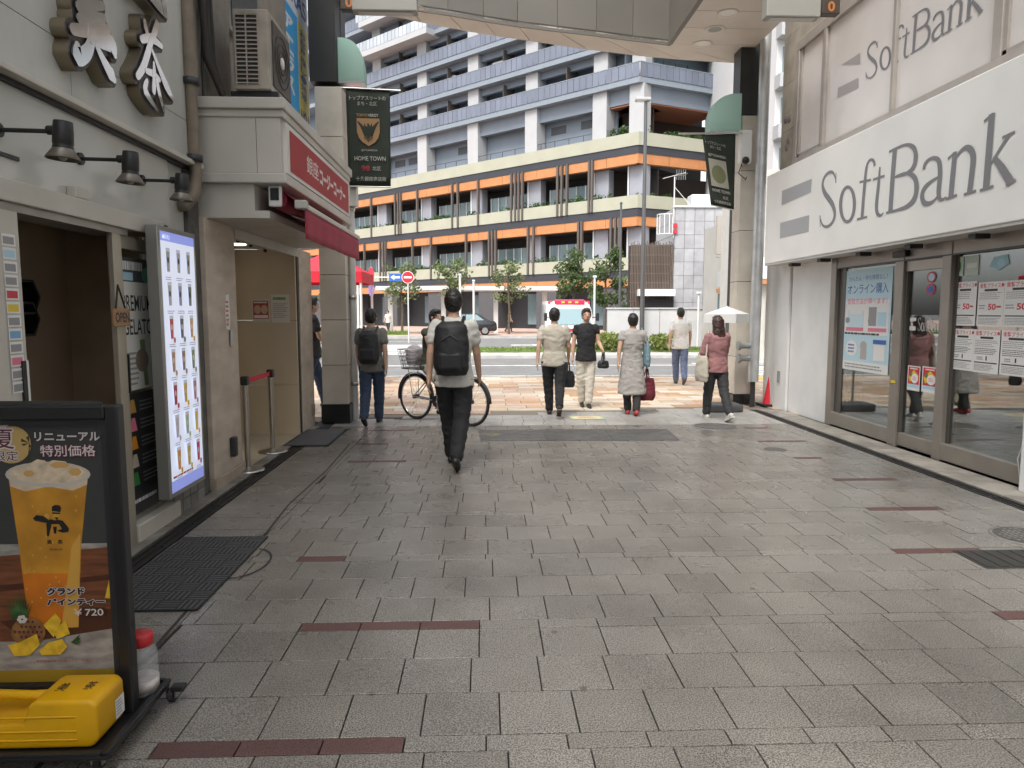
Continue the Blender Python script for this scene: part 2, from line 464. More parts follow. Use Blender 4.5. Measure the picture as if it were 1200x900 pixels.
# maroon runs in the narrow rows: (row number, x start, number of slabs)
MAROON = {0: [(-1.16, 3)], 1: [(-.90, 3), (2.42, 3)], 2: [(-1.16, 1), (2.62, 2)], 3: [(-.3, 0), (2.9, 2)], 4: [(-1.75, 1), (3.1, 2)], 5: [(-1.4, 2), (3.05, 2)], 6: [(-1.7, 2), (3.2, 2)], 7: [(-1.5, 2), (3.3, 1)], 8: [(-1.3, 2)]}
slabs = []; rnd = random.Random(11)
def lay_row(y0, d, off, narrow=None):
    cuts = [XL, -1.5]
    x = -1.5 + off
    while x < XR - .04: cuts.append(x); x += T
    cuts.append(XR)
    cuts = sorted(set(round(c, 4) for c in cuts))
    # left margin strip is laid as wider pieces
    for a_, b_ in zip(cuts[:-1], cuts[1:]):
        if b_ - a_ < .03: continue
        cx, cy = (a_ + b_) / 2, y0 + d / 2
        if cy + d / 2 > edgeY(cx): continue
        mt = G1
        if narrow is not None:
            mt = G2 if rnd.random() < .5 else G1
            for (xs, n) in MAROON.get(narrow, []):
                if n and xs - .02 <= a_ < xs + n * T - .1: mt = GB
        elif rnd.random() < .10: mt = G2
        elif rnd.random() < .06: mt = GD
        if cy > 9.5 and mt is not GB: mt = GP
        slabs.append((cx, cy, b_ - a_, d, mt))
y = Y0 - PER; per = -1
while y < 11.6:
    offs = {0: .02}.get(per, rnd.random() * T)
    mo = MAROON.get(per)
    noff = ((mo[0][0] + 1.5) % T) if mo and mo[0][1] else rnd.random() * T
    lay_row(y, NR, noff, per); yy = y + NR
    for q in range(3):
        lay_row(yy, T, (rnd.random() * .5 + .5 * (q % 2)) * T, None); yy += T
    y += PER; per += 1
vis = sorted([s for s in slabs if s[1] > 2.15], key=lambda s: s[1])
# keep those inside the view cone
inview = [s for s in vis if (s[0] - .3) < (1200 - 568) / 832 * s[1] + .1 and (s[0] + .3) > -568 / 832 * s[1] - .1]
near = inview[:300]; nearset = set(id(s) for s in near)
for s in near:
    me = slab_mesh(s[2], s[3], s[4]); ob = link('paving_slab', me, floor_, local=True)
    ob.location = (s[0], s[1], rnd.uniform(-.0012, .0012)); ob.rotation_euler = (rnd.uniform(-.002, .002), rnd.uniform(-.002, .002), rnd.uniform(-.002, .002))
rest = MB(); ml = [G1, G2, GB, GD, GP]
for s in slabs:
    if id(s) in nearset: continue
    me = slab_mesh(s[2], s[3], s[4]); rest.mat(ml.index(s[4])); dz = rnd.uniform(-.001, .001)
    rest.add([(v.co.x + s[0], v.co.y + s[1], v.co.z + dz) for v in me.vertices], [list(p.vertices) for p in me.polygons], False)
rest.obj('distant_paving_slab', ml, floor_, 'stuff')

# edge channels: slotted drains and border stones on both sides
DRAIN = M('drain grate', (.035, .034, .033), .5, .5)
STONE_P = M('border stone', (.27, .25, .22), .6, var=.1, vs=4, dirt=.3, ds=2, orand=.1)
def drain(name, label, x0, x1, y0, y1):
    t = thing(name, label, 'drain', ((x0 + x1) / 2, (y0 + y1) / 2, 0))
    b = MB(); b.box(x0, x1, y0, y1, -.012, -.006); b.obj('channel', M('drain channel', (.012, .012, .012), .6), t)
    b = MB(); w = x1 - x0
    b.box(x0, x0 + w * .2, y0, y1, -.006, .001); b.box(x1 - w * .2, x1, y0, y1, -.006, .001); b.box(x0 + w * .45, x0 + w * .55, y0, y1, -.006, .0)
    yy = y0 + .1
    while yy < y1: b.box(x0 + w * .2, x1 - w * .2, yy, yy + .03, -.006, -.001); yy += .5
    b.obj('grate', DRAIN, t); return t
drain('slot_drain', 'dark slotted drain along the foot of the right-hand phone shop', 4.15, 4.27, 2.0, 10.9)
drain('slot_drain', 'dark slotted drain along the foot of the left-hand shops', -2.2, -2.07, 2.0, 9.5)
yy = 2.0
while yy < 10.8:
    b = MB(); b.cbox(4.28, 4.62, yy, yy + .395, -.012, .012, .004); b.obj('border_stone', STONE_P, floor_); yy += .4
yy = 2.0
while yy < 9.4:
    b = MB(); b.cbox(-2.32, -2.21, yy, yy + .295, -.012, .008, .004); b.obj('border_stone', STONE_P, floor_); yy += .3
# dark repair seam running along the left side of the floor
b = MB(); pts = [(-1.52, 1.9), (-1.49, 2.8), (-1.53, 3.6), (-1.50, 4.6), (-1.56, 5.6), (-1.53, 6.8), (-1.57, 8.2)]
for (p, q) in zip(pts[:-1], pts[1:]):
    b.add([(p[0] - .008, p[1], .0022), (p[0] + .008, p[1], .0022), (q[0] + .008, q[1], .0022), (q[0] - .008, q[1], .0022)], [[0, 1, 2, 3]], False)
b.obj('repair_seam', M('bitumen', (.03, .028, .026), .7), floor_)
b = MB(); n = 30; cc = gz(283, 660); vs = []
for i in range(n + 1):
    a = R(-120 + 200 * i / n)
    for rr in (.155, .168): vs.append((cc.x + rr * math.cos(a), cc.y + rr * 1.6 * math.sin(a), .0024))
b.add(vs, [[2 * i, 2 * i + 1, 2 * i + 3, 2 * i + 2] for i in range(n)], False); b.obj('round_seam', MATS['bitumen'], floor_)
# long dark cover plate set across the floor near the mouth
t = thing('floor_plate', 'long dark grey cover plate with faint yellow triangle across the floor', 'cover plate', (1.2, 9.2, 0))
PLT = M('cover plate', (.095, .093, .09), .45, var=.12, vs=3, dirt=.2, speck=.2, ss=200, orand=.06)
pa, pb2, pc, pd_ = gz(563, 517), gz(797, 516), gz(782, 503), gz(560, 504)
for i in range(3):
    u0, u1 = i / 3 + .001, (i + 1) / 3 - .001; q = [pa.lerp(pb2, u0), pa.lerp(pb2, u1), pd_.lerp(pc, u1), pd_.lerp(pc, u0)]
    b = MB(); b.prism([(v.x, v.y, .0015) for v in q], (0, 0, .003)); b.obj('plate', PLT, t)
tq = gz(577, 510); b = MB(); b.add([(tq.x - .14, tq.y + .08, .0052), (tq.x + .14, tq.y + .08, .0052), (tq.x, tq.y - .12, .0052)], [[0, 1, 2]], False); b.obj('triangle_mark', M('worn yellow', (.22, .19, .09), .7, dirt=.4, ds=8), t)

# covers set into the floor
def manhole(label, px, py, r, ring=True):
    c = gz(px, py); t = thing('manhole_cover', label, 'manhole', (c.x, c.y, 0))
    b = MB(); b.lathe((c.x, c.y, 0), [(r * 1.12, 0), (r * 1.12, .004), (r * 1.03, .0045)], 36); b.obj('frame_ring', M('cast iron', (.24, .23, .215), .55, .4, var=.2, vs=20), t)
    b = MB(); b.cyl((c.x, c.y, .002), (c.x, c.y, .0055), r, n=36)
    b.obj('lid', M('cast iron dark', (.11, .105, .10), .6, .4, var=.2, vs=20), t)
    b = MB()
    for i in range(-4, 5):
        for j in range(-4, 5):
            if (i * i + j * j) < 18: b.box(c.x + i * r * .2 - r * .06, c.x + i * r * .2 + r * .06, c.y + j * r * .2 - r * .06, c.y + j * r * .2 + r * .06, .0055, .008)
    b.obj('stud', MATS['cast iron'], t, 'stuff')
manhole('large round iron manhole cover near the right stone pillar', 838, 500, .27)
manhole('small round iron cover by the phone shop wall', 908, 527, .11)
manhole('round cover cut by the right edge of the picture', 1204, 629, .2)
b = MB(); c = gz(1185, 655)
for i in range(6): b.box(c.x - .25 + i * .085, c.x - .25 + i * .085 + .05, c.y - .14, c.y + .14, .002, .007)
b.box(c.x - .27, c.x + .27, c.y - .16, c.y + .16, .0008, .003)
tag(b.obj('floor_grate', M('grate iron', (.06, .058, .055), .6, .4)), 'rectangular iron grate at the right edge of the floor', 'grate')
# printed sticker on the floor
c = gz(688, 490)
p = Print((c.x - .24, c.y - .12, .003), (.48, 0, 0), (0, .3, 0), (0, 0, 1), .0004)
p.rect(0, 0, 1, 1, M('sticker pale green', (.45, .55, .3), .5)).rect(.08, .1, .92, .9, M('sticker cream', (.7, .62, .42), .5)).rect(.2, .35, .8, .5, PORANGE).rect(.25, .6, .7, .7, PRED)
tag(p.obj('floor_sticker'), 'small green and cream sticker on the floor before the couple', 'sticker')
# black entrance mats
MATB = M('entrance mat', (.03, .03, .031), .9, bump=.6, bs=180, speck=.3, ss=300)
def floor_mat(label, x0, x1, y0, y1, ribs):
    t = thing('floor_mat', label, 'mat', ((x0 + x1) / 2, (y0 + y1) / 2, 0))
    b = MB(); b.cbox(x0, x1, y0, y1, .003, .012, .004); b.obj('backing', MATB, t)
    b = MB(); r = random.Random(5)
    if ribs:
        n = int((x1 - x0) / .11); m_ = int((y1 - y0) / .11); cw = (x1 - x0) / n; ch = (y1 - y0) / m_
        for i in range(n):
            for j in range(m_):
                xa, ya = x0 + i * cw, y0 + j * ch
                for q in range(4):
                    if (i + j) % 2: b.box(xa + .006, xa + cw - .006, ya + .008 + q * ch / 4, ya + .008 + q * ch / 4 + .008, .012, .0145)
                    else: b.box(xa + .008 + q * cw / 4, xa + .008 + q * cw / 4 + .008, ya + .006, ya + ch - .006, .012, .0145)
    else:
        b.box(x0 + .03, x1 - .03, y0 + .03, y1 - .03, .012, .014)
    b.obj('tread', M('entrance mat rib', (.11, .11, .112), .85), t)
a_, b_ = gz(228, 715), gz(303, 620)
floor_mat('black ribbed mat before the open tea shop door', -2.04, -1.47, 3.55, 4.75, True)
floor_mat('dark grey mat before the cake shop recess', -2.3, -1.78, 8.05, 9.2, False)
# ================================================================ arcade canopy, columns, banners
TAUPE = M('taupe panel', (.14, .13, .112), .5, var=.06, vs=1.5, orand=.05)
SOFF = M('soffit panel', (.66, .61, .56), .55, var=.05, vs=2, orand=.04)
SEAM = M('panel seam', (.09, .08, .07), .8)
ZC = 5.7
can = thing('entrance_canopy', 'beige panelled canopy arch across the mouth of the arcade', 'canopy', (1.2, 11, ZC))
def lerp(a, b, t): return a + (b - a) * t
def curve(p, n):
    """quadratic through three points"""
    p0, p1, p2 = map(Vector, p); out = []
    for i in range(n + 1):
        t = i / n; c = p1 * 2 - (p0 + p2) / 2
        out.append(p0 * (1 - t) ** 2 + c * 2 * t * (1 - t) + p2 * t * t)
    return out
outer = [Vector(q) for q in ((-2.1, 10.2), (-1.53, 10.48), (-.9, 10.81), (-.29, 11.09), (.2, 11.28), (.73, 11.46), (1.67, 11.78), (2.59, 12.04), (3.3, 12.18), (4.25, 12.3))]
inner = [Vector(q) for q in ((-2.1, 10.0), (-1.53, 10.18), (-1.0, 10.36), (-.5, 10.52), (0, 10.71), (.5, 10.88), (1.1, 11.04), (1.71, 11.19), (2.3, 11.36), (2.93, 11.52))]
# soffit strip under the arch, one board between two seams each
for i in range(9):
    a, b_, c, d = outer[i], outer[i + 1], inner[i + 1], inner[i]
    g = .012
    def ins(p, q, t): return p.lerp(q, t)
    q = [ins(a, b_, .012), ins(a, b_, .988), ins(d, c, .988), ins(d, c, .012)]
    m = MB(); m.prism([(v.x, v.y, ZC) for v in q], (0, 0, .05)); m.obj('soffit_board', SOFF, can)
    # upright inner face
    h = MB(); e0, e1 = ins(d, c, .006), ins(d, c, .994); n = Vector((-(e1 - e0).y, (e1 - e0).x)).normalized()
    h.prism([(e0.x, e0.y, ZC + .03), (e1.x, e1.y, ZC + .03), (e1.x, e1.y, 8.6), (e0.x, e0.y, 8.6)], (n.x * .04, n.y * .04, 0)); h.obj('fascia_panel', TAUPE, can)
    h = MB(); h.prism([(d.x - n.x * .012, d.y - n.y * .012, ZC - .012), (c.x - n.x * .012, c.y - n.y * .012, ZC - .012), (c.x - n.x * .012, c.y - n.y * .012, ZC + .03), (d.x - n.x * .012, d.y - n.y * .012, ZC + .03)], (n.x * .03, n.y * .03, 0)); h.obj('edge_trim', TAUPE, can)
    # street-side upright face
    h = MB(); h.prism([(a.x, a.y, ZC + .002), (b_.x, b_.y, ZC + .002), (b_.x, b_.y, 8.6), (a.x, a.y, 8.6)], (-n.x * .04, -n.y * .04, 0)); h.obj('front_panel', SOFF, can)
back = MB(); back.prism([(v.x, v.y, ZC + .055) for v in outer] + [(v.x, v.y, ZC + .055) for v in inner[::-1]], (0, 0, .02)); back.obj('backing', SEAM, can)
# side soffit along the right wall with recessed downlights
ys = [11.5, 10.85, 10.25, 9.65, 9.0]
xo = lambda y: 4.3 if y < 11.6 else 4.25
m = MB(); m.prism([(2.955, 11.54, ZC), (4.24, 12.28, ZC), (4.3, 11.505, ZC), (2.955, 11.505, ZC)], (0, 0, .05)); m.obj('soffit_board', SOFF, can)
for i in range(4):
    m = MB(); m.box(2.95, 4.3, ys[i + 1] + .006, ys[i] - .006, ZC, ZC + .05); m.obj('soffit_board', SOFF, can)
m = MB(); m.box(2.95, 4.3, 9.0, 11.5, ZC + .0552, ZC + .075); m.obj('backing', SEAM, can)
for i in range(3):
    m = MB(); m.box(2.9, 2.945, 8.9 + i * .87, 8.9 + (i + 1) * .87 - .012, ZC + .03, 8.6); m.obj('fascia_panel', TAUPE, can)
m = MB(); m.box(2.88, 2.95, 8.9, 11.49, ZC - .012, ZC + .028); m.obj('edge_trim', TAUPE, can)
for (px, py, on) in ((853, 15, 1), (838, 34, 0), (823, 51, 1)):
    c = gz(px, py, ZC)
    l = MB(); l.lathe((c.x, c.y, ZC - .012), [(.15, .012), (.15, 0), (.115, 0), (.10, .01)], 24); q = l.obj('downlight', M('downlight ring', (.72, .68, .62), .4), can)
    l = MB(); l.lathe((c.x, c.y, ZC - .006), [(.1, 0), (.06, .003), (.001, .004)], 20); l.obj('lens', M('downlight lens', (.8, .78, .74), .3) if on else M('downlight lens off', (.25, .23, .2), .3), q)
c = gz(487, 10, ZC); l = MB(); l.lathe((c.x, c.y, ZC - .01), [(.12, .01), (.12, 0), (.001, .002)], 24); l.obj('downlight', MATS['downlight ring'], can)

# unseen glazed roof, added to dim the daylight and cut short at the mouth
roof = thing('unseen_arcade_roof', 'unseen glazed arcade roof, added to dim the daylight', 'roof', (1.2, 0, 9.0))
RG = bpy.data.materials.new('roof sheet'); MATS['roof sheet'] = RG; RG.use_nodes = True
nt = RG.node_tree; nt.nodes.clear(); o_ = nt.nodes.new('ShaderNodeOutputMaterial'); t_ = nt.nodes.new('ShaderNodeBsdfTransparent'); t_.inputs[0].default_value = (.64, .64, .63, 1)
d_ = nt.nodes.new('ShaderNodeBsdfTranslucent'); d_.inputs[0].default_value = (.7, .7, .68, 1); mx_ = nt.nodes.new('ShaderNodeMixShader'); mx_.inputs[0].default_value = .12
nt.links.new(t_.outputs[0], o_.inputs[0])
for i in range(10):
    m = MB(); y0 = -14 + i * 2.1; m.add([(-2.6, y0 + .06, 9.0), (5.0, y0 + .06, 9.0), (5.0, y0 + 2.04, 9.0), (-2.6, y0 + 2.04, 9.0)], [[0, 1, 2, 3]], False); m.obj('roof_sheet', RG, roof)
    m = MB(); m.box(-2.6, 5.0, y0 - .06, y0 + .06, 8.9, 9.05); m.obj('rib', DARKM, roof)

# steel columns with stone jackets
JACK = M('column stone', (.60, .55, .47), .55, var=.08, vs=3, orand=.05, dirt=.12, ds=2)
PLINTH = M('black granite', (.015, .015, .016), .25, speck=.4, ss=300)
STEELD = M('column steel', (.035, .036, .035), .45, .2, var=.15, vs=3)
def jacket(t, x0, x1, y0, y1, zs, pl):
    b = MB(); b.cbox(x0 - .02, x1 + .02, y0 - .02, y1 + .02, 0, pl, .006); b.obj('plinth', PLINTH, t)
    for z0, z1 in zip(zs[:-1], zs[1:]):
        b = MB(); b.cbox(x0, x1, y0, y1, z0 + .004, z1 - .004, .004); b.obj('stone_panel', JACK, t)
    b = MB(); b.box(x0 + .012, x1 - .012, y0 + .012, y1 - .012, pl, zs[-1] - .02); b.obj('core', SEAM, t)
lp = thing('arcade_column', 'stone-clad column with dark steel post beside the cake shop', 'column', (-2.06, 10, 0), 'arcade columns')
zl = [gy(395, y, 9.75).z for y in (474, 428, 375, 322, 270, 218, 160, 101)]
jacket(lp, -2.22, -1.87, 9.75, 10.1, zl, zl[0])
b = MB(); b.cbox(-2.3, -1.93, 10.12, 10.45, 0, 8.6, .01); b.obj('steel_post', STEELD, lp)
b = MB(); b.box(-2.29, -1.94, 9.8, 10.12, 4.55, 8.6); b.obj('upper_post', STEELD, lp)
b = MB(); b.tube([(-1.82, 9.98, .02), (-1.82, 9.98, 3.35)], .045, 10); b.obj('downpipe', M('pipe white', (.6, .59, .56), .45, var=.1), lp)
for z in (.5, 1.7, 2.9):
    b = MB(); b.lathe((-1.82, 9.98, z), [(.045, 0), (.056, 0), (.056, .05), (.045, .05)], 12); b.obj('pipe_clip', STEEL, lp)
b = MB(); b.cbox(-1.87, -1.72, 9.86, 10.0, 2.95, 3.35, .01); b.obj('junction_box', M('pipe white'), lp)
rp = thing('arcade_column', 'stone-clad column with grey pipe beside the phone shop', 'column', (4.36, 11.7, 0), 'arcade columns')
zr = [gy(872, y, 11.55).z for y in (462, 418, 330, 270, 200, 135)]
jacket(rp, gy(862, 400, 11.55).x, gy(885, 400, 11.55).x, 11.55, 11.9, zr, zr[0])
b = MB(); b.cbox(4.2, 4.52, 11.92, 12.25, 0, 8.6, .01); b.obj('steel_post', STEELD, rp)
x0 = gy(868, 60, 11.6).x; x1 = gy(893, 60, 11.6).x
b = MB(); b.box(x0, x1, 11.58, 11.9, zr[-1] + .02, 8.6); b.obj('upper_post', STEELD, rp)
pp = thing('drain_pipe', 'thick grey steel pipe standing before the right stone column', 'pipe', (4.3, 11.3, 0))
pb, pt_ = gy(878, 447, 11.3), gy(890, 20, 11.3)
b = MB(); b.tube([(pb.x + .06, 11.3, pb.z), (pb.x + .075, 11.3, 3), (pb.x + .085, 11.3, 8.6)], .085, 16); b.obj('pipe', M('galvanised pipe', (.5, .51, .51), .35, .5, var=.12, vs=5), pp)
b = MB(); b.cyl((pb.x + .06, 11.3, .0), (pb.x + .06, 11.3, pb.z), .04); b.obj('foot', STEELD, pp)
for py in (405, 420):
    q = gy(866, py, 11.3); b = MB(); b.cyl((q.x, 11.3, q.z), (pb.x, 11.3, q.z), .05); b.cyl((q.x - .02, 11.3, q.z), (q.x + .02, 11.3, q.z), .075); b.obj('valve_outlet', M('valve steel', (.36, .37, .37), .4, .7), pp)
sb_ = thing('security_camera', 'small white camera box on the right column', 'camera', (gy(872, 185, 11.5).x, 11.5, 0))
q = gy(872, 185, 11.5); b = MB(); b.cbox(q.x - .1, q.x + .1, 11.42, 11.54, q.z - .1, q.z + .42, .03); b.obj('housing', WHITE, sb_)
b = MB(); b.ball((q.x - .01, 11.40, q.z - .06), .06); b.obj('dome', BLACK, sb_)
b = MB(); b.tube([(q.x - .05, 11.45, q.z - .1), (q.x - .1, 11.45, q.z - .25), (q.x + .02, 11.45, q.z - .35), (q.x + .05, 11.5, q.z - .3)], .008, 6); b.obj('cable', BLACK, sb_)

# green frosted light shells on the columns
GRN = M('frosted green shell', (.50, .70, .63), .3, var=.05); _nt = GRN.node_tree; _tr = _nt.nodes.new('ShaderNodeBsdfTranslucent'); _tr.inputs[0].default_value = (.72, .88, .82, 1); _mx = _nt.nodes.new('ShaderNodeMixShader'); _mx.inputs[0].default_value = .65
_nt.links.new(_nt.nodes['Principled BSDF'].outputs[0], _mx.inputs[1]); _nt.links.new(_tr.outputs[0], _mx.inputs[2]); _nt.links.new(_mx.outputs[0], _nt.nodes['Material Output'].inputs[0])
def shell(label, x0, x1, y, z0, z1, sgn):
    b = MB(); n = 10; pts = []
    for i in range(n + 1):
        t = math.pi / 2 * i / n
        pts.append((x0 + (x1 - x0) * math.sin(t) ** .8, z0 + (z1 - z0) * math.cos(t) ** .6 if t < math.pi / 2 - 1e-6 else z0))
    pts = [(x0, z0)] + pts
    for yy, s in ((y - .12, 1), (y + .12, -1)):
        pass
    b.prism([(p[0], y - .12, p[1]) for p in pts], (0, .24, 0))
    t = thing('light_shell', label, 'light', (x0, y, z0), 'green light shells on the columns')
    b.obj('shell', GRN, t)
    b = MB(); b.box(min(x0, x1) , max(x0, x1), y - .13, y + .13, z0 - .03, z0 - .002); b.obj('base_rail', STEEL, t)
    b = MB(); b.cyl((x0 - .08 * sgn, y, z0 + .2), (x0 + .1 * sgn, y, z0 + .2), .02); b.obj('bolt', STEEL, t)
shell('frosted green glass light shell on the left column', -1.92, gy(428, 90, 9.95).x, 9.95, 4.57, 5.12, 1)
shell('frosted green glass light shell on the right column', 4.08, gy(829, 150, 11.6).x, 11.6, gy(845, 156, 11.6).z, gy(862, 112, 11.6).z, -1)

# hanging town banners
BAN = M('banner cloth', (.022, .030, .020), .8, var=.15, vs=6, bump=.1, bs=30)
BTX = M('banner lettering', (.42, .42, .38), .7)
BOR = M('banner orange', (.33, .19, .085), .7)
BRD = M('banner red', (.28, .03, .04), .7)
def banner(label, c0, c1, c2, c3, y, left):
    """corners top-left, top-right, bottom-right, bottom-left"""
    t = thing('street_banner', label, 'banner', (c0.x, y, 0), 'town banners on the columns')
    U = c1 - c0; V = (c0 - c3)
    n = 10; b = MB(); vs = []
    for j in range(n + 1):
        for i in range(n + 1):
            u, v = i / n, j / n
            p = (c3.lerp(c2, u)).lerp(c0.lerp(c1, u), v)
            vs.append((p.x, y + .006 * math.sin(u * 9) * (1 - v) - .004, p.z))
    fs = [[j * (n + 1) + i, j * (n + 1) + i + 1, (j + 1) * (n + 1) + i + 1, (j + 1) * (n + 1) + i] for j in range(n) for i in range(n)]
    b.add(vs, fs, True); o = b.obj('cloth', BAN, t)
    sd = o.modifiers.new('thick', 'SOLIDIFY'); sd.thickness = .004
    p = Print(c3 + Vector((0, -.018, 0)), c2 - c3, c0 - c3, (0, -1, 0), .00025)
    p.text('トップアスリートの', .08, .885, .86, .045, BTX, .01); p.text('まち・北区', .27, .83, .46, .042, BTX, .01)
    p.h = .0004
    if left:
        p.text('TOKYO', .24, .717, .26, .03, BOR, .02); p.text('VERDY', .51, .717, .25, .03, BTX, .02)
        p.text('@TYLEAKEIZA', .33, .36, .38, .022, BTX, .005)
        p.text('HOME TOWN', .16, .265, .74, .045, BTX, .01)
        p.text('98', .32, .155, .2, .06, BRD, .03); p.text('北区', .58, .165, .2, .042, BTX, .02)
        p.text('十条銀座商店街', .18, .055, .72, .045, BTX, .02)
    else:
        p.text('@TYLEAKEIZA', .14, .71, .76, .045, BTX, .02)
        p.text('HOME TOWN', .14, .205, .76, .045, BTX, .01); p.text('北区', .55, .12, .25, .045, BTX, .01); p.text('十条銀座商店街', .16, .045, .72, .045, BTX, .02)
    p.obj('lettering', t)['kind'] = 'stuff'
    p = Print(c3 + Vector((0, -.018, 0)), c2 - c3, c0 - c3, (0, -1, 0), .00025)
    if left:
        p.poly([(.24, .70), (.78, .70), (.78, .56), (.74, .50), (.66, .455), (.51, .415), (.36, .455), (.28, .50), (.24, .56)], BOR)
        # dark bird on the shield: spread wings of feathers, body, tail
        for s in (-1, 1):
            for k in range(9):
                x0 = .51 + s * (.045 + .012 * k); x1 = .51 + s * (.10 + .017 * k); zt = .675 - .0035 * (8 - k) ** 1.3; zl = .49 + .014 * k
                p.poly([(x0, .575), (x1 + s * .012, zt), (x1 + s * .02, zt - .012), (x0 + s * .035, zl)], BAN)
            p.poly([(.51 + s * .03, .60), (.51 + s * .09, .655), (.51 + s * .11, .56), (.51 + s * .04, .52)], BAN)
        for k in range(-3, 4): p.poly([(.51 + k * .012 - .008, .545), (.51 + k * .012 + .008, .545), (.51 + k * .034 + .009, .455 + abs(k) * .012), (.51 + k * .034 - .009, .455 + abs(k) * .012)], BAN)
        p.poly([(.47, .54), (.55, .54), (.562, .61), (.53, .645), (.49, .645), (.458, .61)], BAN); p.poly([(.49, .635), (.44, .622), (.49, .615)], BOR)
    else:
        p.rect(.12, .285, .88, .68, M('banner pale panel', (.36, .35, .29), .8)); p.disc(.5, .47, .3, M('banner olive', (.17, .18, .09), .8), .13)
    p.obj('crest' if left else 'picture_panel', t)
    b = MB(); e = .14 if left else -.1
    if left: b.cyl((c0.x - .12, y - .012, c0.z + .012), (c1.x + .14, y - .012, c1.z + .005), .012)
    else: b.cyl((c0.x - .38, y - .012, c0.z + .012), (c1.x + .1, y - .012, c1.z + .012), .014)
    b.obj('arm', STEEL, t)
    b = MB(); b.cyl((c3.x + (.0 if not left else -.1), y - .012, c3.z - .005), (c2.x, y - .012, c2.z - .005), .009); b.obj('lower_rod', STEEL, t)
yb = 9.8; banner('dark green town banner with shield crest on the left column', gy(405, 104, yb), gy(457, 107, yb), gy(458, 219, yb), gy(409, 218, yb), yb, True)
yb = 11.4; banner('dark green town banner with pale picture panel on the right column', gy(823, 158, yb), gy(862, 157, yb), gy(860, 246, yb), gy(833, 240, yb), yb, False)
# small hanging boxes under the beams
def hang_box(label, px0, py0, px1, py1, y, txt):
    a, b_ = gy(px0, py0, y), gy(px1, py1, y)
    t = thing('ceiling_box', label, 'light box', (a.x, y, a.z))
    m = MB(); m.cbox(a.x, b_.x, y, y + .16, b_.z, b_.z + .5, .015); m.obj('housing', M('beam paint', (.33, .32, .29), .5), t)
    m = MB(); m.box(a.x + .06, b_.x - .06, y + .03, y + .13, b_.z - .008, b_.z + .002); m.obj('diffuser', M('diffuser grey', (.5, .5, .48), .4), t)
    return t
hang_box('grey ceiling box at the upper left of the canopy', 412, 0, 489, 13, 8.6, 0)
hang_box('grey ceiling box at the upper right of the canopy', 899, 0, 962, 20, 8.6, 0)
for (px, py, yy, lab) in ((409, 9, 9.2, 'small lit orange number sign beside the left column'), (974, 14, 8.9, 'small lit orange number sign over the right wall')):
    c = gy(px, py, yy); t = thing('number_sign', lab, 'sign', (c.x, yy, c.z - .12))
    m = MB(); m.cbox(c.x - .11, c.x + .11, yy, yy + .12, c.z - .02, c.z + .3, .01); m.obj('case', M('sign case', (.06, .045, .035), .5), t)
    m = MB(); m.tube([(c.x, yy + .06, c.z + .3), (c.x, yy + .06, c.z + .9)], .015); m.obj('hanger', STEEL, t)
    p = Print((c.x - .11, yy - .004, c.z - .02), (.22, 0, 0), (0, 0, .3), (0, -1, 0)); LED = M('led orange', (.5, .18, .05), .5)
    p.text('0', .3, .08, .4, .4, LED, .03); p.text('7', .3, .56, .4, .36, LED, .03)
    p.obj('digit', t)
# ================================================================ left side: tea shop
CLAD = M('cladding grey', (.52, .525, .485), .42, var=.05, vs=1.2, dirt=.14, ds=2.5, stretch=(1, 1, .3))
CLADG = M('cladding glossy', (.54, .54, .495), .14, var=.04, vs=1.5)
LTRIM = M('trim pale', (.56, .53, .47), .45, var=.05)
DOORM = M('door frame champagne', (.40, .36, .29), .38, .45, var=.06)
INTR = M('shop interior brown', (.5, .385, .26), .6, var=.08, vs=2)
tea = thing('tea_shop_building', 'grey clad tea shop front with an open sliding door', 'building', (-2.3, 3, 0))
WX = -2.3
def part(name, mat, par, *a, b=0):
    m = MB(); (m.cbox(*a, b) if b else m.box(*a)); return m.obj(name, mat, par)
part('cladding_panel', CLAD, tea, WX - .25, WX, -2.0, 2.55, 2.995, 7.5)
part('cladding_panel', CLAD, tea, WX - .25, WX, 2.556, 5.93, 2.995, 7.5)
part('cladding_panel', CLAD, tea, WX - .25, WX, -2.0, 4.2, 2.705, 2.99)
part('cladding_panel', CLAD, tea, WX - .25, WX, 4.204, 5.93, 2.705, 2.99)
part('ledge', LTRIM, tea, WX - .25, WX + .045, -2.0, 5.96, 2.665, 2.70, b=.006)
part('shadow_gap', BLACK, tea, WX - .25, WX - .02, -2.0, 5.93, 2.64, 2.664)
part('band_panel', CLADG, tea, WX - .25, WX - .05, -2.0, 3.0, 2.16, 2.64)
part('band_panel', CLADG, tea, WX - .25, WX - .05, 3.004, 5.5, 2.16, 2.64)
part('band_panel', CLAD, tea, WX - .25, WX - .07, 5.504, 5.8, .0, 2.64)
part('lintel', LTRIM, tea, WX - .2, WX + .03, -2.0, 5.22, 2.05, 2.158, b=.006)
part('door_track', ALU, tea, WX - .2, WX - .0, 3.4, 4.75, 2.01, 2.05)
# side wall of the shop toward the viewer and beyond
part('shop_front_return', CLAD, tea, WX - .25, WX - .05, -2.0, 3.42, 0, 2.05)
part('rear_block', M('rear wall', (.3, .29, .27), .8, var=.1), tea, WX - 4, WX - .05, -14, -2.0, 0, 7.5)
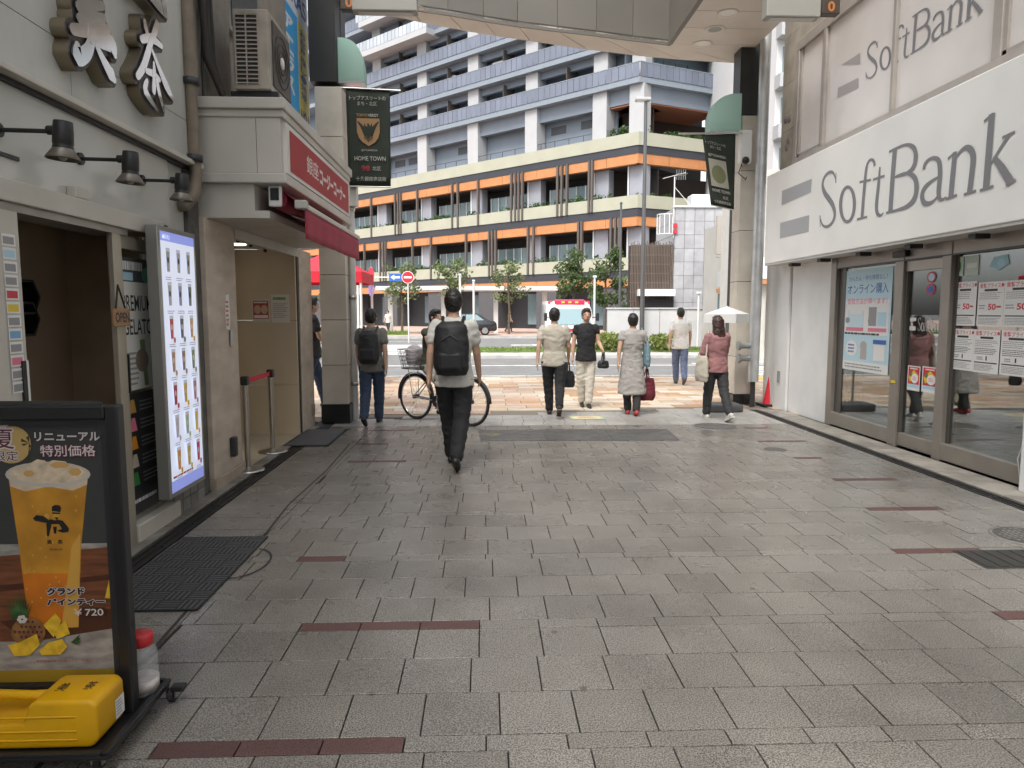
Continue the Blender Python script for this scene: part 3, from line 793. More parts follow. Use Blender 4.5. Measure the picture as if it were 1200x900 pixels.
# open doorway and the dim room inside
part('jamb', LTRIM, tea, WX - .16, WX + .0, 3.42, 3.655, 0, 2.01)
part('door_post', DOORM, tea, WX - .035, WX + .005, 4.55, 4.65, 0, 2.01, b=.006)
part('door_rail', DOORM, tea, WX - .06, WX - .02, 4.652, 4.70, .1, 2.01)
part('sill', LTRIM, tea, WX - .12, WX + .02, 4.655, 5.3, .0, .12, b=.006)
part('head_rail', DOORM, tea, WX - .1, WX - .02, 4.70, 5.3, 1.93, 2.01)
part('stile', DOORM, tea, WX - .1, WX - .02, 5.24, 5.3, .12, 1.93)
part('pane', glass('shop glass', (.93, .95, .94), 1.5), tea, WX - .06, WX - .052, 4.70, 5.24, .12, 1.93)
part('handle', BLACK, tea, WX - .019, WX + .005, 4.665, 4.68, 1.0, 1.25)
part('threshold', STEEL, tea, WX - .2, WX + .02, 3.655, 4.55, 0, .012)
part('room_floor', M('room floor', (.3, .25, .2), .5, var=.1), tea, -5.2, WX - .2, 3.0, 5.6, -.01, .004)
part('room_back', INTR, tea, -3.15, -3.1, 3.0, 5.6, 0, 2.6)
part('room_end', M('room end wall', (.42, .33, .23), .6, var=.1), tea, -5.2, WX - .26, 5.45, 5.5, 0, 2.6)
part('room_end', MATS['room end wall'], tea, -5.2, WX - .26, 2.95, 3.0, 0, 2.6)
part('room_ceiling', M('room ceiling', (.4, .34, .28), .7), tea, -5.2, WX - .26, 3.0, 5.45, 2.5, 2.56)
part('wall_board', M('wall board', (.55, .42, .29), .5, var=.06), tea, -3.1, -3.06, 3.95, 4.75, .1, 2.25)
part('wall_board_edge', BLACK, tea, -3.1, -3.05, 4.75, 4.78, .1, 2.25)
part('air_vent', ALU, tea, -2.9, -2.62, 4.1, 4.5, 2.3, 2.34)
def hexring(c, r, w):
    b = MB(); pts = [(c[0] + r * math.cos(R(60 * i)), c[1] + r * math.sin(R(60 * i))) for i in range(6)]
    for i in range(6):
        p, q = Vector((-3.0, *pts[i])), Vector((-3.0, *pts[(i + 1) % 6])); d = q - p; n = Vector((1, 0, 0)).cross(d).normalized()
        b.obox((p + q) / 2, d / 2, n * w, Vector((.06, 0, 0)))
    return b
for i, px in enumerate(((22, 348), (22, 374))):
    c = gx(px[0], px[1], -3.0); o = hexring((c.y, c.z), .12, .008).obj('hexagon_shelf', BLACK, tea)
# payment stickers up the jamb
c0 = gx(3, 265, WX); p = Print((WX + .002, 3.52, 1.12), (0, .11, 0), (0, 0, .78), (1, 0, 0))
cols = [PWHITE, PSKY, PWHITE, PWHITE, PRED, PYEL, PWHITE, M('sticker blue', (.2, .4, .65), .5), PWHITE, PPINK, PWHITE, PWHITE]
for i, m_ in enumerate(cols): p.rect(.05, 1 - (i + .93) / 12, .95, 1 - (i + .05) / 12, PWHITE); p.rect(.12, 1 - (i + .8) / 12, .85, 1 - (i + .25) / 12, m_ if m_ is not PWHITE else PGREY)
tag(p.obj('sticker_strip'), 'column of small payment stickers on the tea shop door jamb', 'stickers')
part('push_plate', BLACK, tea, WX + .0, WX + .012, 3.6, 3.63, .95, 1.28); part('push_plate', PWHITE, tea, WX + .001, WX + .009, 3.632, 3.652, .95, 1.28)
# posters behind the narrow pane
t = thing('gelato_poster', 'white ice cream poster behind the narrow tea shop pane', 'poster', (WX - .09, 4.9, 1.1))
p = Print((WX - .05, 4.705, 1.0), (0, .46, 0), (0, 0, .88), (1, 0, 0))
p.rect(0, 0, 1, 1, M('poster off white', (.75, .75, .7), .5)); p.text('PREMIUM', .06, .6, .86, .12, PBLACK, .01); p.text('GELATO', .06, .42, .86, .12, PBLACK, .01)
p.rect(0, .82, 1, 1, M('poster dark', (.07, .08, .08), .5)); p.lines(.05, .9, .75, .98, 1, PWHITE, .8, 3); p.disc(.8, .88, .13, M('sticker green', (.1, .4, .25), .5), .06)
p.rect(.04, .83, .4, .89, PSKY); p.poly([(.5, .38), (.66, .38), (.72, .02), (.6, .02)], M('poster leaf green', (.2, .3, .12), .5)); p.disc(.55, .22, .2, M('poster cone brown', (.28, .22, .16), .5), .09)
p.lines(.08, .03, .45, .3, 7, PGREY, .4, 4); p.obj('sheet', t)
t = thing('menu_board', 'black chalk menu board in the lower part of the tea shop pane', 'menu', (WX - .09, 4.9, .3))
p = Print((WX - .05, 4.705, .16), (0, .46, 0), (0, 0, .82), (1, 0, 0))
p.rect(0, 0, 1, 1, M('chalkboard', (.02, .021, .022), .5))
for i in range(5):
    v = .84 - i * .15; m_ = (PGOLD, PPINK, PORANGE, M('poster cream', (.55, .48, .36), .5), PGREEN)[i]
    p.poly([(.08, v), (.3, v), (.24, v + .11), (.14, v + .11)], m_); p.lines(.4, v, .92, v + .1, 3, PGREY, .3, i)
p.lines(.1, .08, .9, .14, 1, PWHITE, .5, 9); p.obj('board', t)
# wooden OPEN sign on its cord
c = gx(142, 372, WX + .03); t = thing('open_sign', 'small wooden OPEN sign hanging on a cord', 'sign', (c.x, c.y, c.z))
b = MB(); b.cbox(c.x - .008, c.x + .008, c.y - .1, c.y + .1, c.z - .055, c.z + .055, .004); b.obj('board', M('wood tan', (.36, .2, .09), .6, var=.2, vs=15, stretch=(1, 1, 6)), t)
p = Print((c.x + .009, c.y - .085, c.z - .032), (0, .17, 0), (0, 0, .064), (1, 0, 0)); p.text('OPEN', 0, 0, 1, 1, PBLACK, .03); p.obj('lettering', t)
b = MB(); b.tube([(c.x, c.y - .06, c.z + .05), (c.x - .01, c.y - .0, c.z + .2), (c.x, c.y + .06, c.z + .05)], .006, 6); b.obj('cord', BLACK, t)
# back-lit menu panel
BX = -2.16
y0, y1, z0, z1 = 4.90, 5.45, .27, 2.065
t = thing('lit_menu_board', 'tall back-lit white drink menu with rows of cups', 'menu', (BX, 5.1, z0))
b = MB(); b.cbox(BX - .085, BX - .004, y0 - .035, y1 + .035, z0 - .035, z1 + .035, .006); b.obj('case', M('menu case', (.33, .33, .31), .35, .6, var=.05), t)
EMW = M('lit panel white', (.74, .79, .95), .4, emit=.24); EMB = M('lit panel blue', (.30, .36, .85), .4, emit=.22)
p = Print((BX - .003, y0, z0), (0, y1 - y0, 0), (0, 0, z1 - z0), (1, 0, 0))
p.rect(0, 0, 1, 1, EMW); p.rect(0, .965, 1, 1, EMB); p.rect(0, 0, 1, .045, EMB); p.lines(.05, .05, .9, .065, 1, PRED, .5, 2); p.text('MENU', .06, .972, .2, .018, EMW, .02)
cupc = [(.35, .35, .36), (.42, .4, .38), (.3, .29, .26), (.45, .44, .42), (.3, .32, .38), (.13, .17, .12), (.55, .08, .07), (.1, .11, .1), (.6, .35, .12),
        (.45, .25, .13), (.3, .2, .15), (.25, .28, .1), (.42, .05, .09), (.65, .42, .05), (.5, .22, .26), (.55, .5, .55), (.42, .52, .36), (.8, .5, .06), (.7, .32, .05), (.62, .45, .08), (.55, .06, .1)]
for i in range(21):
    r_, q = divmod(i, 3); u = .2 + q * .3; v = .915 - r_ * .128
    cm = M('cup%d' % i, [q_ * .8 for q_ in cupc[i]], .4, emit=.15)
    p.poly([(u - .05, v - .065), (u + .03, v - .065), (u + .05, v + .025), (u - .07, v + .025)], M('cup rim', (.5, .53, .6), .3, emit=.15))
    p.poly([(u - .047, v - .063), (u + .027, v - .063), (u + .042, v + .012), (u - .06, v + .012)], cm)
    p.disc(u - .01, v - .02, .025, PBLACK if i < 6 else PWHITE, .012, 10)
    if i > 5: p.disc(u + .06, v - .07, .03, cm, .012, 10)
    p.lines(u - .1, v - .098, u + .11, v - .082, 2, PGREY, .35, i)
p.obj('lit_face', t)
# goose-neck sign lamps
def sign_lamp(label, px_w, py, hx, hy):
    w = gx(px_w, py, WX - .05); Y = w.y; h = gy(hx, hy, Y)
    t = thing('sign_lamp', label, 'lamp', (w.x, Y, w.z), 'black spot lamps over the tea shop door')
    b = MB(); b.cyl((w.x, Y, w.z), (w.x + .02, Y, w.z), .035); b.obj('wall_plate', BLACK, t)
    b = MB(); b.tube([(w.x, Y, w.z), (h.x - .06, Y, w.z - .005)], .011, 8); b.obj('arm', BLACK, t)
    b = MB(); b.cyl((h.x - .07, Y, w.z), (h.x - .015, Y, w.z), .022); b.cyl((h.x - .035, Y, w.z + .015), (h.x - .03, Y, w.z + .04), .008); b.obj('knuckle', BLACK, t)
    ax = Vector((-.06, 0, -1)).normalized(); top = Vector((h.x + .005, Y, w.z + .045))
    b = MB(); b.lathe(top, [(.02, 0), (.042, .004), (.046, .06), (.046, .11), (.042, .118), (.046, .122), (.046, .14)], 20, ax); b.obj('body', BLACK, t)
    b = MB(); b.lathe(top + ax * .125, [(.04, 0), (.05, .012), (.078, .055), (.074, .058), (.044, .016)], 24, ax); b.obj('shade', M('lamp shade bronze', (.20, .18, .15), .35, .6), t)
    b = MB(); b.ball(top + ax * .17, .02); b.obj('bulb', M('bulb', (.4, .38, .33), .3), t)
sign_lamp('black spot lamp nearest, leftmost over the tea shop door', -5, 152, 74, 165)
sign_lamp('black spot lamp, middle of three over the tea shop door', 92, 186, 153, 196)
sign_lamp('black spot lamp farthest along, beside the beige pipe', 165, 211, 213, 219)
c = gx(90, 226, WX - .03); b = MB(); b.cbox(c.x - .02, c.x + .035, c.y - .07, c.y + .07, c.z - .035, c.z + .03, .008)
tag(b.obj('door_sensor', LTRIM), 'small pale box over the tea shop door', 'sensor')
b = MB(); q = gx(5, 182, WX - .05); b.cbox(q.x, q.x + .012, q.y - .1, q.y + .1, q.z - .01, q.z + .012, .003); b.obj('cable_clip', DARKM, tea)

# raised brush-stroke shop name in polished metal
LFX = WX + .075
FACE = M('letter polished face', (.62, .62, .64), .12, 1.0, var=.06, vs=6)
EDGE = M('letter dark outline', (.06, .052, .048), .35, .4)
SIDE = M('letter bronze side', (.26, .215, .15), .35, .7, var=.1, vs=4)
def brush_letter(name, label, strokes):
    """strokes traced as (points, widths) on the sign plane; a wide dark body with a polished stroke on top"""
    t = None
    for k, (pts, ws) in enumerate(strokes):
        P3 = [gx(60 + x / 6, y / 6, LFX) for x, y in pts]; ws = [w * 1.25 for w in ws]
        if t is None: t = thing(name, label, 'sign letter', (WX, P3[0].y, P3[0].z), 'raised metal letters on the tea shop')
        pp_ = [Vector((v.y, v.z)) for v in P3]
        # resample as a smooth path
        sm = []
        for i in range(len(pp_) - 1):
            a0, a1, a2, a3 = pp_[max(i - 1, 0)], pp_[i], pp_[i + 1], pp_[min(i + 2, len(pp_) - 1)]
            for s in range(4):
                u = s / 4; sm.append((.5 * ((2 * a1) + (a2 - a0) * u + (2 * a0 - 5 * a1 + 4 * a2 - a3) * u * u + (3 * a1 - a0 - 3 * a2 + a3) * u ** 3), lerp(ws[i], ws[i + 1], u)))
        sm.append((pp_[-1], ws[-1]))
        def outline(extra):
            L, Rr = [], []
            n = len(sm)
            for i, (p, w) in enumerate(sm):
                d = (sm[min(i + 1, n - 1)][0] - sm[max(i - 1, 0)][0])
                d = d.normalized() if d.length > 1e-9 else Vector((1, 0)); nn = Vector((-d.y, d.x)); hw = w / 2 + extra
                L.append(p + nn * hw); Rr.append(p - nn * hw)
            d0 = (sm[0][0] - sm[1][0]).normalized(); d1 = (sm[-1][0] - sm[-2][0]).normalized()
            def cap(c, d, w):
                n_ = Vector((-d.y, d.x)); return [c + (n_ * math.cos(a) + d * math.sin(a)) * w for a in (math.pi * .2, math.pi * .35, math.pi * .5, math.pi * .65, math.pi * .8)]
            return L + [q for q in cap(sm[-1][0], d1, sm[-1][1] / 2 + extra)] + Rr[::-1] + [q for q in cap(sm[0][0], d0, sm[0][1] / 2 + extra)]
        for nm, ex, x0, x1, mt in (('stroke_body', .026, WX, LFX + k * .0012, [SIDE, EDGE]), ('stroke_face', 0.0, LFX + .010, LFX + .014 + k * .0012, [FACE, FACE])):
            ol = outline(ex); n = len(ol)
            b = MB(); vs = [(x0, p.x, p.y) for p in ol] + [(x1, p.x, p.y) for p in ol]
            b.mat(0).add(vs, [[i, (i + 1) % n, n + (i + 1) % n, n + i] for i in range(n)], True); b.mat(1).add(vs, [list(range(n, 2 * n))], False)
            b.obj(nm, mt, t)
brush_letter('sign_letter', 'raised chrome brush character cut by the top edge over the lamps', [
    ([(255, -170), (265, 0), (275, 120), (270, 230)], [.06, .07, .07, .06]), ([(170, -60), (265, -75), (345, -70)], [.05, .05, .04]), ([(175, 45), (270, 40), (345, 40)], [.05, .05, .04]),
    ([(180, 130), (275, 125), (350, 125)], [.05, .05, .04]), ([(130, 205), (230, 215), (350, 200), (375, 215)], [.05, .06, .05, .05]),
    ([(265, 220), (255, 300), (225, 370), (165, 400), (160, 330)], [.06, .06, .07, .08, .05]), ([(260, 290), (330, 290), (400, 310), (425, 390)], [.03, .07, .09, .03]), ([(295, 330), (350, 440), (395, 520), (415, 555)], [.03, .05, .07, .04])])
brush_letter('sign_letter', 'raised chrome brush character, lowest, next to the beige pipe', [
    ([(645, 150), (655, 210), (668, 260)], [.03, .04, .03]), ([(730, 165), (715, 220), (690, 275)], [.04, .05, .03]), ([(620, 275), (690, 270), (760, 325)], [.04, .05, .03]),
    ([(690, 270), (665, 360), (630, 470), (590, 535)], [.04, .05, .05, .04]), ([(690, 350), (740, 480), (790, 600), (835, 690)], [.02, .04, .06, .03]),
    ([(650, 500), (700, 520), (740, 560)], [.03, .04, .03]), ([(700, 440), (705, 540), (700, 640)], [.02, .05, .04]), ([(650, 570), (640, 640), (720, 770)], [.03, .05, .02]), ([(720, 560), (735, 650), (770, 780)], [.03, .04, .02])])
brush_letter('sign_letter', 'raised chrome letter edge peeking in above the lowest character', [([(560, -120), (660, -60), (740, 30), (790, 95)], [.05, .06, .07, .05]), ([(790, 95), (775, 0), (760, -90)], [.05, .06, .06]), ([(690, -60), (740, -20), (770, -60)], [.03, .04, .03])])

# beige pipe between the two shops
t = thing('down_pipe', 'beige pipe running down between the tea shop and the cake shop', 'pipe', (-2.28, 5.98, 2.2))
b = MB(); b.tube([gx(216, -60, -2.27), gx(222, 80, -2.27), gx(227, 180, -2.27), gx(230, 205, -2.27), gx(228, 228, -2.27), gx(218, 240, -2.29), gx(208, 242, -2.4)], .046, 12)
b.obj('pipe', M('pipe beige', (.21, .17, .125), .6, var=.15, vs=8), t)
for py in (95, 185):
    q = gx(222 + (py - 80) * .05, py, -2.27); b = MB(); b.lathe((q.x, q.y, q.z - .03), [(.055, 0), (.066, 0), (.066, .05), (.055, .05)], 12); b.obj('strap', DARKM, t)
b = MB(); b.tube([gx(235, -40, -2.3), gx(238, 100, -2.3), gx(240, 190, -2.3)], .012, 6); b.obj('cable', BLACK, t)
# grubby pier between the fronts
b = MB(); b.box(-2.7, -2.34, 5.81, 6.02, 0, 7.5); tag(b.obj('wall_pier', M('dirty concrete', (.14, .135, .12), .8, var=.2, vs=5, dirt=.4, ds=2)), 'dark narrow concrete pier between tea shop and cake shop', 'pier')
b = MB()
for i in range(4):
    for j in range(2): b.box(-2.345, -2.30, 5.25 + i * .14, 5.38 + i * .14, .005 + j * .1, .1 + j * .1)
b.obj('base_brick', M('base brick grey', (.2, .195, .18), .8, island=.2), tea)

# ================================================================ cake shop
STUC = M('stucco brown', (.25, .225, .19), .9, var=.1, vs=4, bump=.7, bs=70, dirt=.25, ds=1.5)
CST = M('cake shop stone', (.58, .49, .40), .6, var=.1, vs=3, dirt=.15, ds=2, stretch=(1, 1, 2.5))
SGW = M('sign box cream', (.52, .495, .445), .45, var=.05, vs=2, dirt=.08)
MAR = M('marble beige', (.62, .51, .36), .35, var=.1, vs=2.5, stretch=(1, 1, .35))
cake = thing('cake_shop_building', 'cake shop front with cream sign box and stone piers', 'building', (-2.4, 7.5, 0))
part('upper_wall', STUC, cake, -2.9, -2.42, 6.03, 9.2, 3.2, 7.5)
part('upper_wall_return', STUC, cake, -2.9, -2.33, 6.03, 6.9, 3.2, 7.5)
part('window_frame', ALU, cake, -2.41, -2.36, 7.0, 7.9, 4.15, 5.6); part('window_pane', M('dark pane', (.05, .06, .065), .4), cake, -2.37, -2.35, 7.06, 7.84, 4.2, 5.55)
part('stone_pier', CST, cake, -2.75, -2.3, 6.03, 6.5, .1, 2.3, b=.006); part('stone_pier', CST, cake, -2.75, -2.31, 6.505, 6.76, .1, 2.3, b=.006)
part('pier_base', M('pier base', (.40, .33, .26), .6, var=.1), cake, -2.75, -2.285, 6.03, 6.77, 0, .1, b=.006)
part('stone_pier', CST, cake, -2.8, -2.3, 9.0, 9.62, 0, 2.3, b=.006)
part('dark_jamb', BLACK, cake, -2.5, -2.31, 8.93, 8.99, 0, 2.3)
for i, (z0, z1) in enumerate(((.0, .62), (.625, 1.42), (1.425, 2.28))):
    part('marble_panel', MAR, cake, -3.6, -2.32, 8.88, 8.93, z0, z1)
part('marble_panel', MAR, cake, -3.6, -3.55, 6.8, 8.88, 0, 2.28)
part('recess_floor', M('recess tile', (.5, .43, .32), .35, var=.08), cake, -3.6, -2.32, 6.77, 8.9, -.01, .006)
part('recess_ceiling', M('recess ceiling', (.6, .57, .5), .6), cake, -3.6, -2.31, 6.5, 8.95, 2.29, 2.33)
part('recess_header', SGW, cake, -2.36, -2.3, 6.76, 9.0, 2.2, 2.29)
part('rear_block', MATS['rear wall'], cake, -4.5, -3.6, 5.6, 9.6, 0, 7.5)
part('upper_block', MATS['rear wall'], cake, -4.5, -2.9, 6.03, 9.15, 2.4, 7.5)
for (px, py) in ((277, 272), (292, 278), (309, 285)):
    c = gz(px, py, 2.29); b = MB(); b.cyl((c.x, c.y, 2.29), (c.x, c.y, 2.24), .008, n=6); b.cyl((c.x, c.y, 2.25), (c.x + .03, c.y - .05, 2.2), .02, n=10); b.obj('spot_light', BLACK, cake)
c = gz(288, 286, 2.29); b = MB(); b.lathe((c.x - .1, c.y, 2.28), [(.1, .01), (.1, 0), (.001, 0)], 20); b.obj('ceiling_lamp', M('lit lamp', (.9, .85, .75), .4, emit=2.0), cake)
# sign box
BF = -1.66
part('sign_box', SGW, cake, -2.36, BF, 6.06, 8.9, 2.6, 3.12)
part('box_panel', SGW, cake, -2.33, -1.86, 6.045, 6.06, 2.66, 3.1); part('box_panel', SGW, cake, -1.855, BF - .0, 6.045, 6.06, 2.66, 3.1)
part('cornice', SGW, cake, -2.38, BF + .05, 6.0, 8.96, 3.16, 3.25, b=.01); part('cornice', SGW, cake, -2.37, BF + .03, 6.03, 8.93, 3.1, 3.16, b=.008)
part('lower_moulding', SGW, cake, -2.37, BF + .04, 6.02, 8.94, 2.575, 2.655, b=.01)
part('lower_box', SGW, cake, -2.36, -1.9, 6.08, 8.9, 2.3, 2.575); part('lower_front', SGW, cake, -1.9, -1.78, 6.085, 8.88, 2.3, 2.36)
part('sign_frame', M('sign frame white', (.66, .64, .6), .4, var=.03), cake, BF, BF + .03, 6.1, 8.86, 2.67, 3.08)
t = thing('red_shop_sign', 'red fascia sign with white lettering on the cream sign box', 'sign', (BF, 7.5, 2.7))
y0, y1, z0, z1 = 6.2, 8.78, 2.70, 3.04
p = Print((BF + .032, y0, z0), (0, y1 - y0, 0), (0, 0, z1 - z0), (1, 0, 0))
p.rect(0, 0, 1, 1, M('sign red', (.36, .022, .028), .5, var=.08, spec=.2, vs=2)); W_ = M('sign letter white', (.66, .6, .58), .4)
p.text('銀座', .22, .3, .18, .48, W_, .035); p.text('コージーコーナー', .42, .24, .5, .5, W_, .08)
p.obj('face', t)
# retracted red awning
t = thing('red_awning', 'rolled dark red awning with hanging valance under the sign box', 'awning', (-1.7, 7.4, 2.3))
AWR = M('awning cloth', (.34, .03, .06), .75, var=.12, vs=5, bump=.15, bs=40)
b = MB(); b.cyl((-1.74, 6.2, 2.47), (-1.74, 8.75, 2.47), .075, n=16); b.obj('roll', AWR, t)
b = MB(); b.prism([(-1.72, 6.2, 2.545), (-1.5, 6.08, 2.40), (-1.5, 8.6, 2.40), (-1.72, 8.75, 2.545)], (0, 0, .006)); b.obj('cloth', AWR, t)
for y_ in (6.14, 8.76):
    b = MB(); b.cbox(-1.80, -1.69, y_ - .02, y_ + .02, 2.40, 2.575, .015); o = b.obj('bracket', WHITE, t); b = MB(); b.box(-1.78, -1.71, y_ - .026, y_ - .0205, 2.45, 2.55); b.obj('bracket_slot', BLACK, o)
b = MB(); b.cbox(-1.53, -1.47, 6.02, 8.6, 2.375, 2.42, .01); b.obj('front_bar', M('bar pale', (.6, .56, .5), .4), t)
b = MB(); b.cbox(-1.55, -1.45, 5.98, 6.05, 2.365, 2.435, .01); b.obj('bar_end', M('bar end', (.42, .41, .38), .5), t)
b = MB(); n = 40; vs = []
for j in range(5):
    for i in range(n + 1):
        y_ = 6.05 + 2.53 * i / n; vs.append((-1.485 + .004 * math.sin(i * 1.1) * j / 4 + .004 * math.sin(i * .37 + 1) * j / 4, y_, 2.378 - .062 * j))
b.add(vs, [[j * (n + 1) + i, j * (n + 1) + i + 1, (j + 1) * (n + 1) + i + 1, (j + 1) * (n + 1) + i] for j in range(4) for i in range(n)], True)
o = b.obj('valance', AWR, t); s_ = o.modifiers.new('thick', 'SOLIDIFY'); s_.thickness = .003
for y_ in (6.6, 8.2):
    b = MB(); b.tube([(-1.74, y_, 2.4), (-1.6, y_ + .35, 2.36), (-1.5, y_ + .05, 2.37)], .014, 8); b.obj('folding_arm', STEEL, t)
b = MB(); b.cyl((-1.8, 6.3, 2.335), (-1.8, 8.7, 2.335), .012); b.obj('torsion_bar', STEEL, t)
# outdoor air-conditioner on the sign box
t = thing('air_conditioner', 'grey outdoor air conditioner standing on the sign box', 'air conditioner', (-1.97, 6.7, 3.4))
AC = M('ac casing', (.36, .32, .27), .5, var=.08, vs=4, dirt=.2, ds=4); ax0, ax1, ay0, ay1, az0, az1 = -2.13, -1.83, 6.38, 7.05, 3.42, 4.08
b = MB(); b.cbox(ax0, ax1, ay0, ay1, az0, az1, .012); b.obj('casing', AC, t)
b = MB(); b.box(ax0 + .025, ax1 - .085, ay0 - .003, ay0 + .01, az0 + .04, az1 - .04); b.obj('coil', M('coil dark', (.02, .02, .02), .6), t)
for i in range(17):
    z = az0 + .05 + i * (az1 - az0 - .1) / 16; b = MB(); b.box(ax0 + .025, ax1 - .085, ay0 - .012, ay0 - .004, z - .005, z + .005); b.obj('grille_slat', AC, t)
for x_ in (ax0 + .02, ax0 + .11, ax1 - .09):
    b = MB(); b.box(x_, x_ + .01, ay0 - .015, ay0 - .004, az0 + .03, az1 - .03); b.obj('grille_bar', AC, t)
b = MB(); b.cbox(ax1, ax1 + .012, ay0 + .1, ay1 - .03, az0 + .06, az1 - .05, .006); b.obj('fan_guard', M('ac guard', (.055, .045, .038), .5), t)
b = MB(); b.lathe((ax1 + .012, ay0 + .36, (az0 + az1) / 2), [(.05, 0), (.05, .01), (.001, .012)], 18, (1, 0, 0)); b.obj('fan_hub', WHITE, t)
for r_ in (.1, .16, .22):
    b = MB(); b.tube([(ax1 + .018, ay0 + .36 + r_ * math.cos(2 * math.pi * i / 24), (az0 + az1) / 2 + r_ * math.sin(2 * math.pi * i / 24)) for i in range(24)], .004, 5, closed=True); b.obj('guard_ring', MATS['ac guard'], t)
for y_ in (ay0 + .05, ay1 - .1):
    b = MB(); b.cbox(ax0 - .05, ax1 + .05, y_, y_ + .06, 3.25, 3.42, .005); b.obj('support_rail', BLACK, t)
t = thing('conduit_bundle', 'dark bundle of conduits on the stucco wall behind the air conditioner', 'pipe', (-2.3, 6.2, 3.3))
for i in range(3):
    b = MB(); b.tube([(-2.29 + .01 * i, 6.08 + .09 * i, 6.4), (-2.28, 6.1 + .1 * i, 4.3), (-2.27, 6.15 + .08 * i, 3.6), (-2.2, 6.3, 3.34)], .03 - .006 * i, 8); b.obj('conduit', M('conduit dark', (.035, .03, .026), .7), t)
# tall blue and yellow wall sign
SX = -2.44; ya, yb_ = gx(326, 60, SX).y, gx(361, 60, SX).y; zb, zt = gx(361, 147, SX).z, 8.0
t = thing('vertical_sign', 'tall white, blue and yellow sign board high beyond the air conditioner', 'sign', (SX, ya, zb))
part('board', M('sign backing', (.5, .5, .5), .5), t, SX - .06, SX, ya, yb_, zb, zt)
p = Print((SX + .002, ya, zb), (0, yb_ - ya, 0), (0, 0, 1), (1, 0, 0)); zr = lambda y: gx(350, y, SX).z - zb
BLU = M('sign cyan blue', (.05, .42, .85), .4); YEL = M('sign yellow', (.92, .76, .05), .4)
p.rect(.02, 0, .98, zt - zb, M('sign white', (.8, .82, .85), .4)); p.rect(.02, .01, .62, zr(24), BLU); p.rect(.64, .01, .97, zr(26), YEL)
p.text('AERAS', .05, zr(15), .9, .24, PBLUE, .03); p.text('アエラス', .16, zr(120), .32, zr(34) - zr(120), PWHITE, .06, vertical=True); p.text('お部屋探し・地域', .70, zr(112), .2, zr(30) - zr(112), PBLUE, .04, vertical=True)
p.text('NO.1', .66, zr(142), .29, zr(124) - zr(142), PBLUE, .03); p.obj('face', t)
# stickers, meter boxes and notices
p = Print((-2.298, 6.42, 1.36), (0, .12, 0), (0, 0, .32), (1, 0, 0)); p.poly([(.1, .05), (.85, 0), (1, .4), (.9, 1), (.2, .98), (0, .5)], PWHITE); p.lines(.15, .1, .85, .85, 6, PRED, .5, 5); p.lines(.2, .1, .8, .35, 3, PGREY, .4, 8)
tag(p.obj('pier_sticker'), 'red and white sticker on the cake shop stone pier', 'sticker')
c = gx(271, 522, -2.3); b = MB(); b.cbox(-2.30, -2.25, c.y - .04, c.y + .04, c.z - .1, c.z + .08, .012); tag(b.obj('wall_box', DARKM), 'small dark box low on the cake shop stone pier', 'box')
c = gx(270, 397, -2.3); b = MB(); b.cbox(-2.30, -2.28, c.y - .025, c.y + .025, c.z - .07, c.z + .08, .006); tag(b.obj('intercom', STEEL), 'small steel door phone on the cake shop stone pier', 'intercom')
c = gx(366, 480, -2.3); b = MB(); b.cbox(-2.30, -2.27, c.y - .04, c.y + .04, c.z - .08, c.z + .08, .008); tag(b.obj('socket_box', M('socket beige', (.3, .26, .2), .5)), 'small beige socket box low on the far cake shop pier', 'box')
def notice(label, a, b_, kind):
    t = thing('notice', label, 'notice', (a.x, 8.875, b_.z)); p = Print((a.x, 8.876, b_.z), (b_.x - a.x, 0, 0), (0, 0, a.z - b_.z), (0, -1, 0))
    p.rect(0, 0, 1, 1, M('paper', (.66, .63, .56), .7))
    if kind: p.rect(.05, .12, .95, .95, M('notice red', (.42, .08, .06), .5)); p.disc(.3, .55, .2, M('notice skin', (.6, .4, .28), .5), .2); p.disc(.7, .55, .2, MATS['notice skin'], .2); p.rect(.1, .16, .9, .3, PWHITE); p.lines(.1, .82, .9, .92, 1, PWHITE, .6, 1)
    else: p.lines(.1, .15, .9, .7, 8, PGREY, .4, 3); p.lines(.1, .78, .85, .93, 1, PGREEN, .6, 4)
    p.obj('sheet', t)
notice('red and white notice on the beige recess wall', gy(295, 351, 8.87), gy(316, 377, 8.87), 1); notice('pale printed notice right of the red one on the recess wall', gy(317, 345, 8.87), gy(340, 378, 8.87), 0)
# belt stanchions
def stanchion(label, px, py, toppy, belt=None):
    c = gz(px, py); h = gy(px - 3, toppy, c.y).z; t = thing('queue_post', label, 'stanchion', (c.x, c.y, 0), 'queue posts at the cake shop')
    b = MB(); b.lathe((c.x, c.y, .007), [(.155, 0), (.155, .012), (.14, .018), (.05, .026), (.03, .035)], 28); b.obj('base', STEEL, t)
    b = MB(); b.cyl((c.x, c.y, .03), (c.x, c.y, h - .08), .026, n=14); b.obj('pole', M('post steel', (.42, .39, .34), .3, .9, var=.1), t)
    b = MB(); b.cbox(c.x - .035, c.x + .035, c.y - .035, c.y + .035, h - .085, h, .01); b.obj('belt_head', BLACK, t)
    return Vector((c.x, c.y, h - .045)), t
A, ta = stanchion('steel queue post nearest the stone pier', 291, 552, 441); B, tb = stanchion('steel queue post farther along by the dark mat', 320, 530, 433)
b = MB(); b.prism([A + Vector((0, .035, -.025)), B + Vector((0, -.035, -.025)), B + Vector((0, -.035, .025)), A + Vector((0, .035, .025))], (.003, 0, 0)); b.obj('belt', M('belt red', (.62, .02, .05), .6), ta)
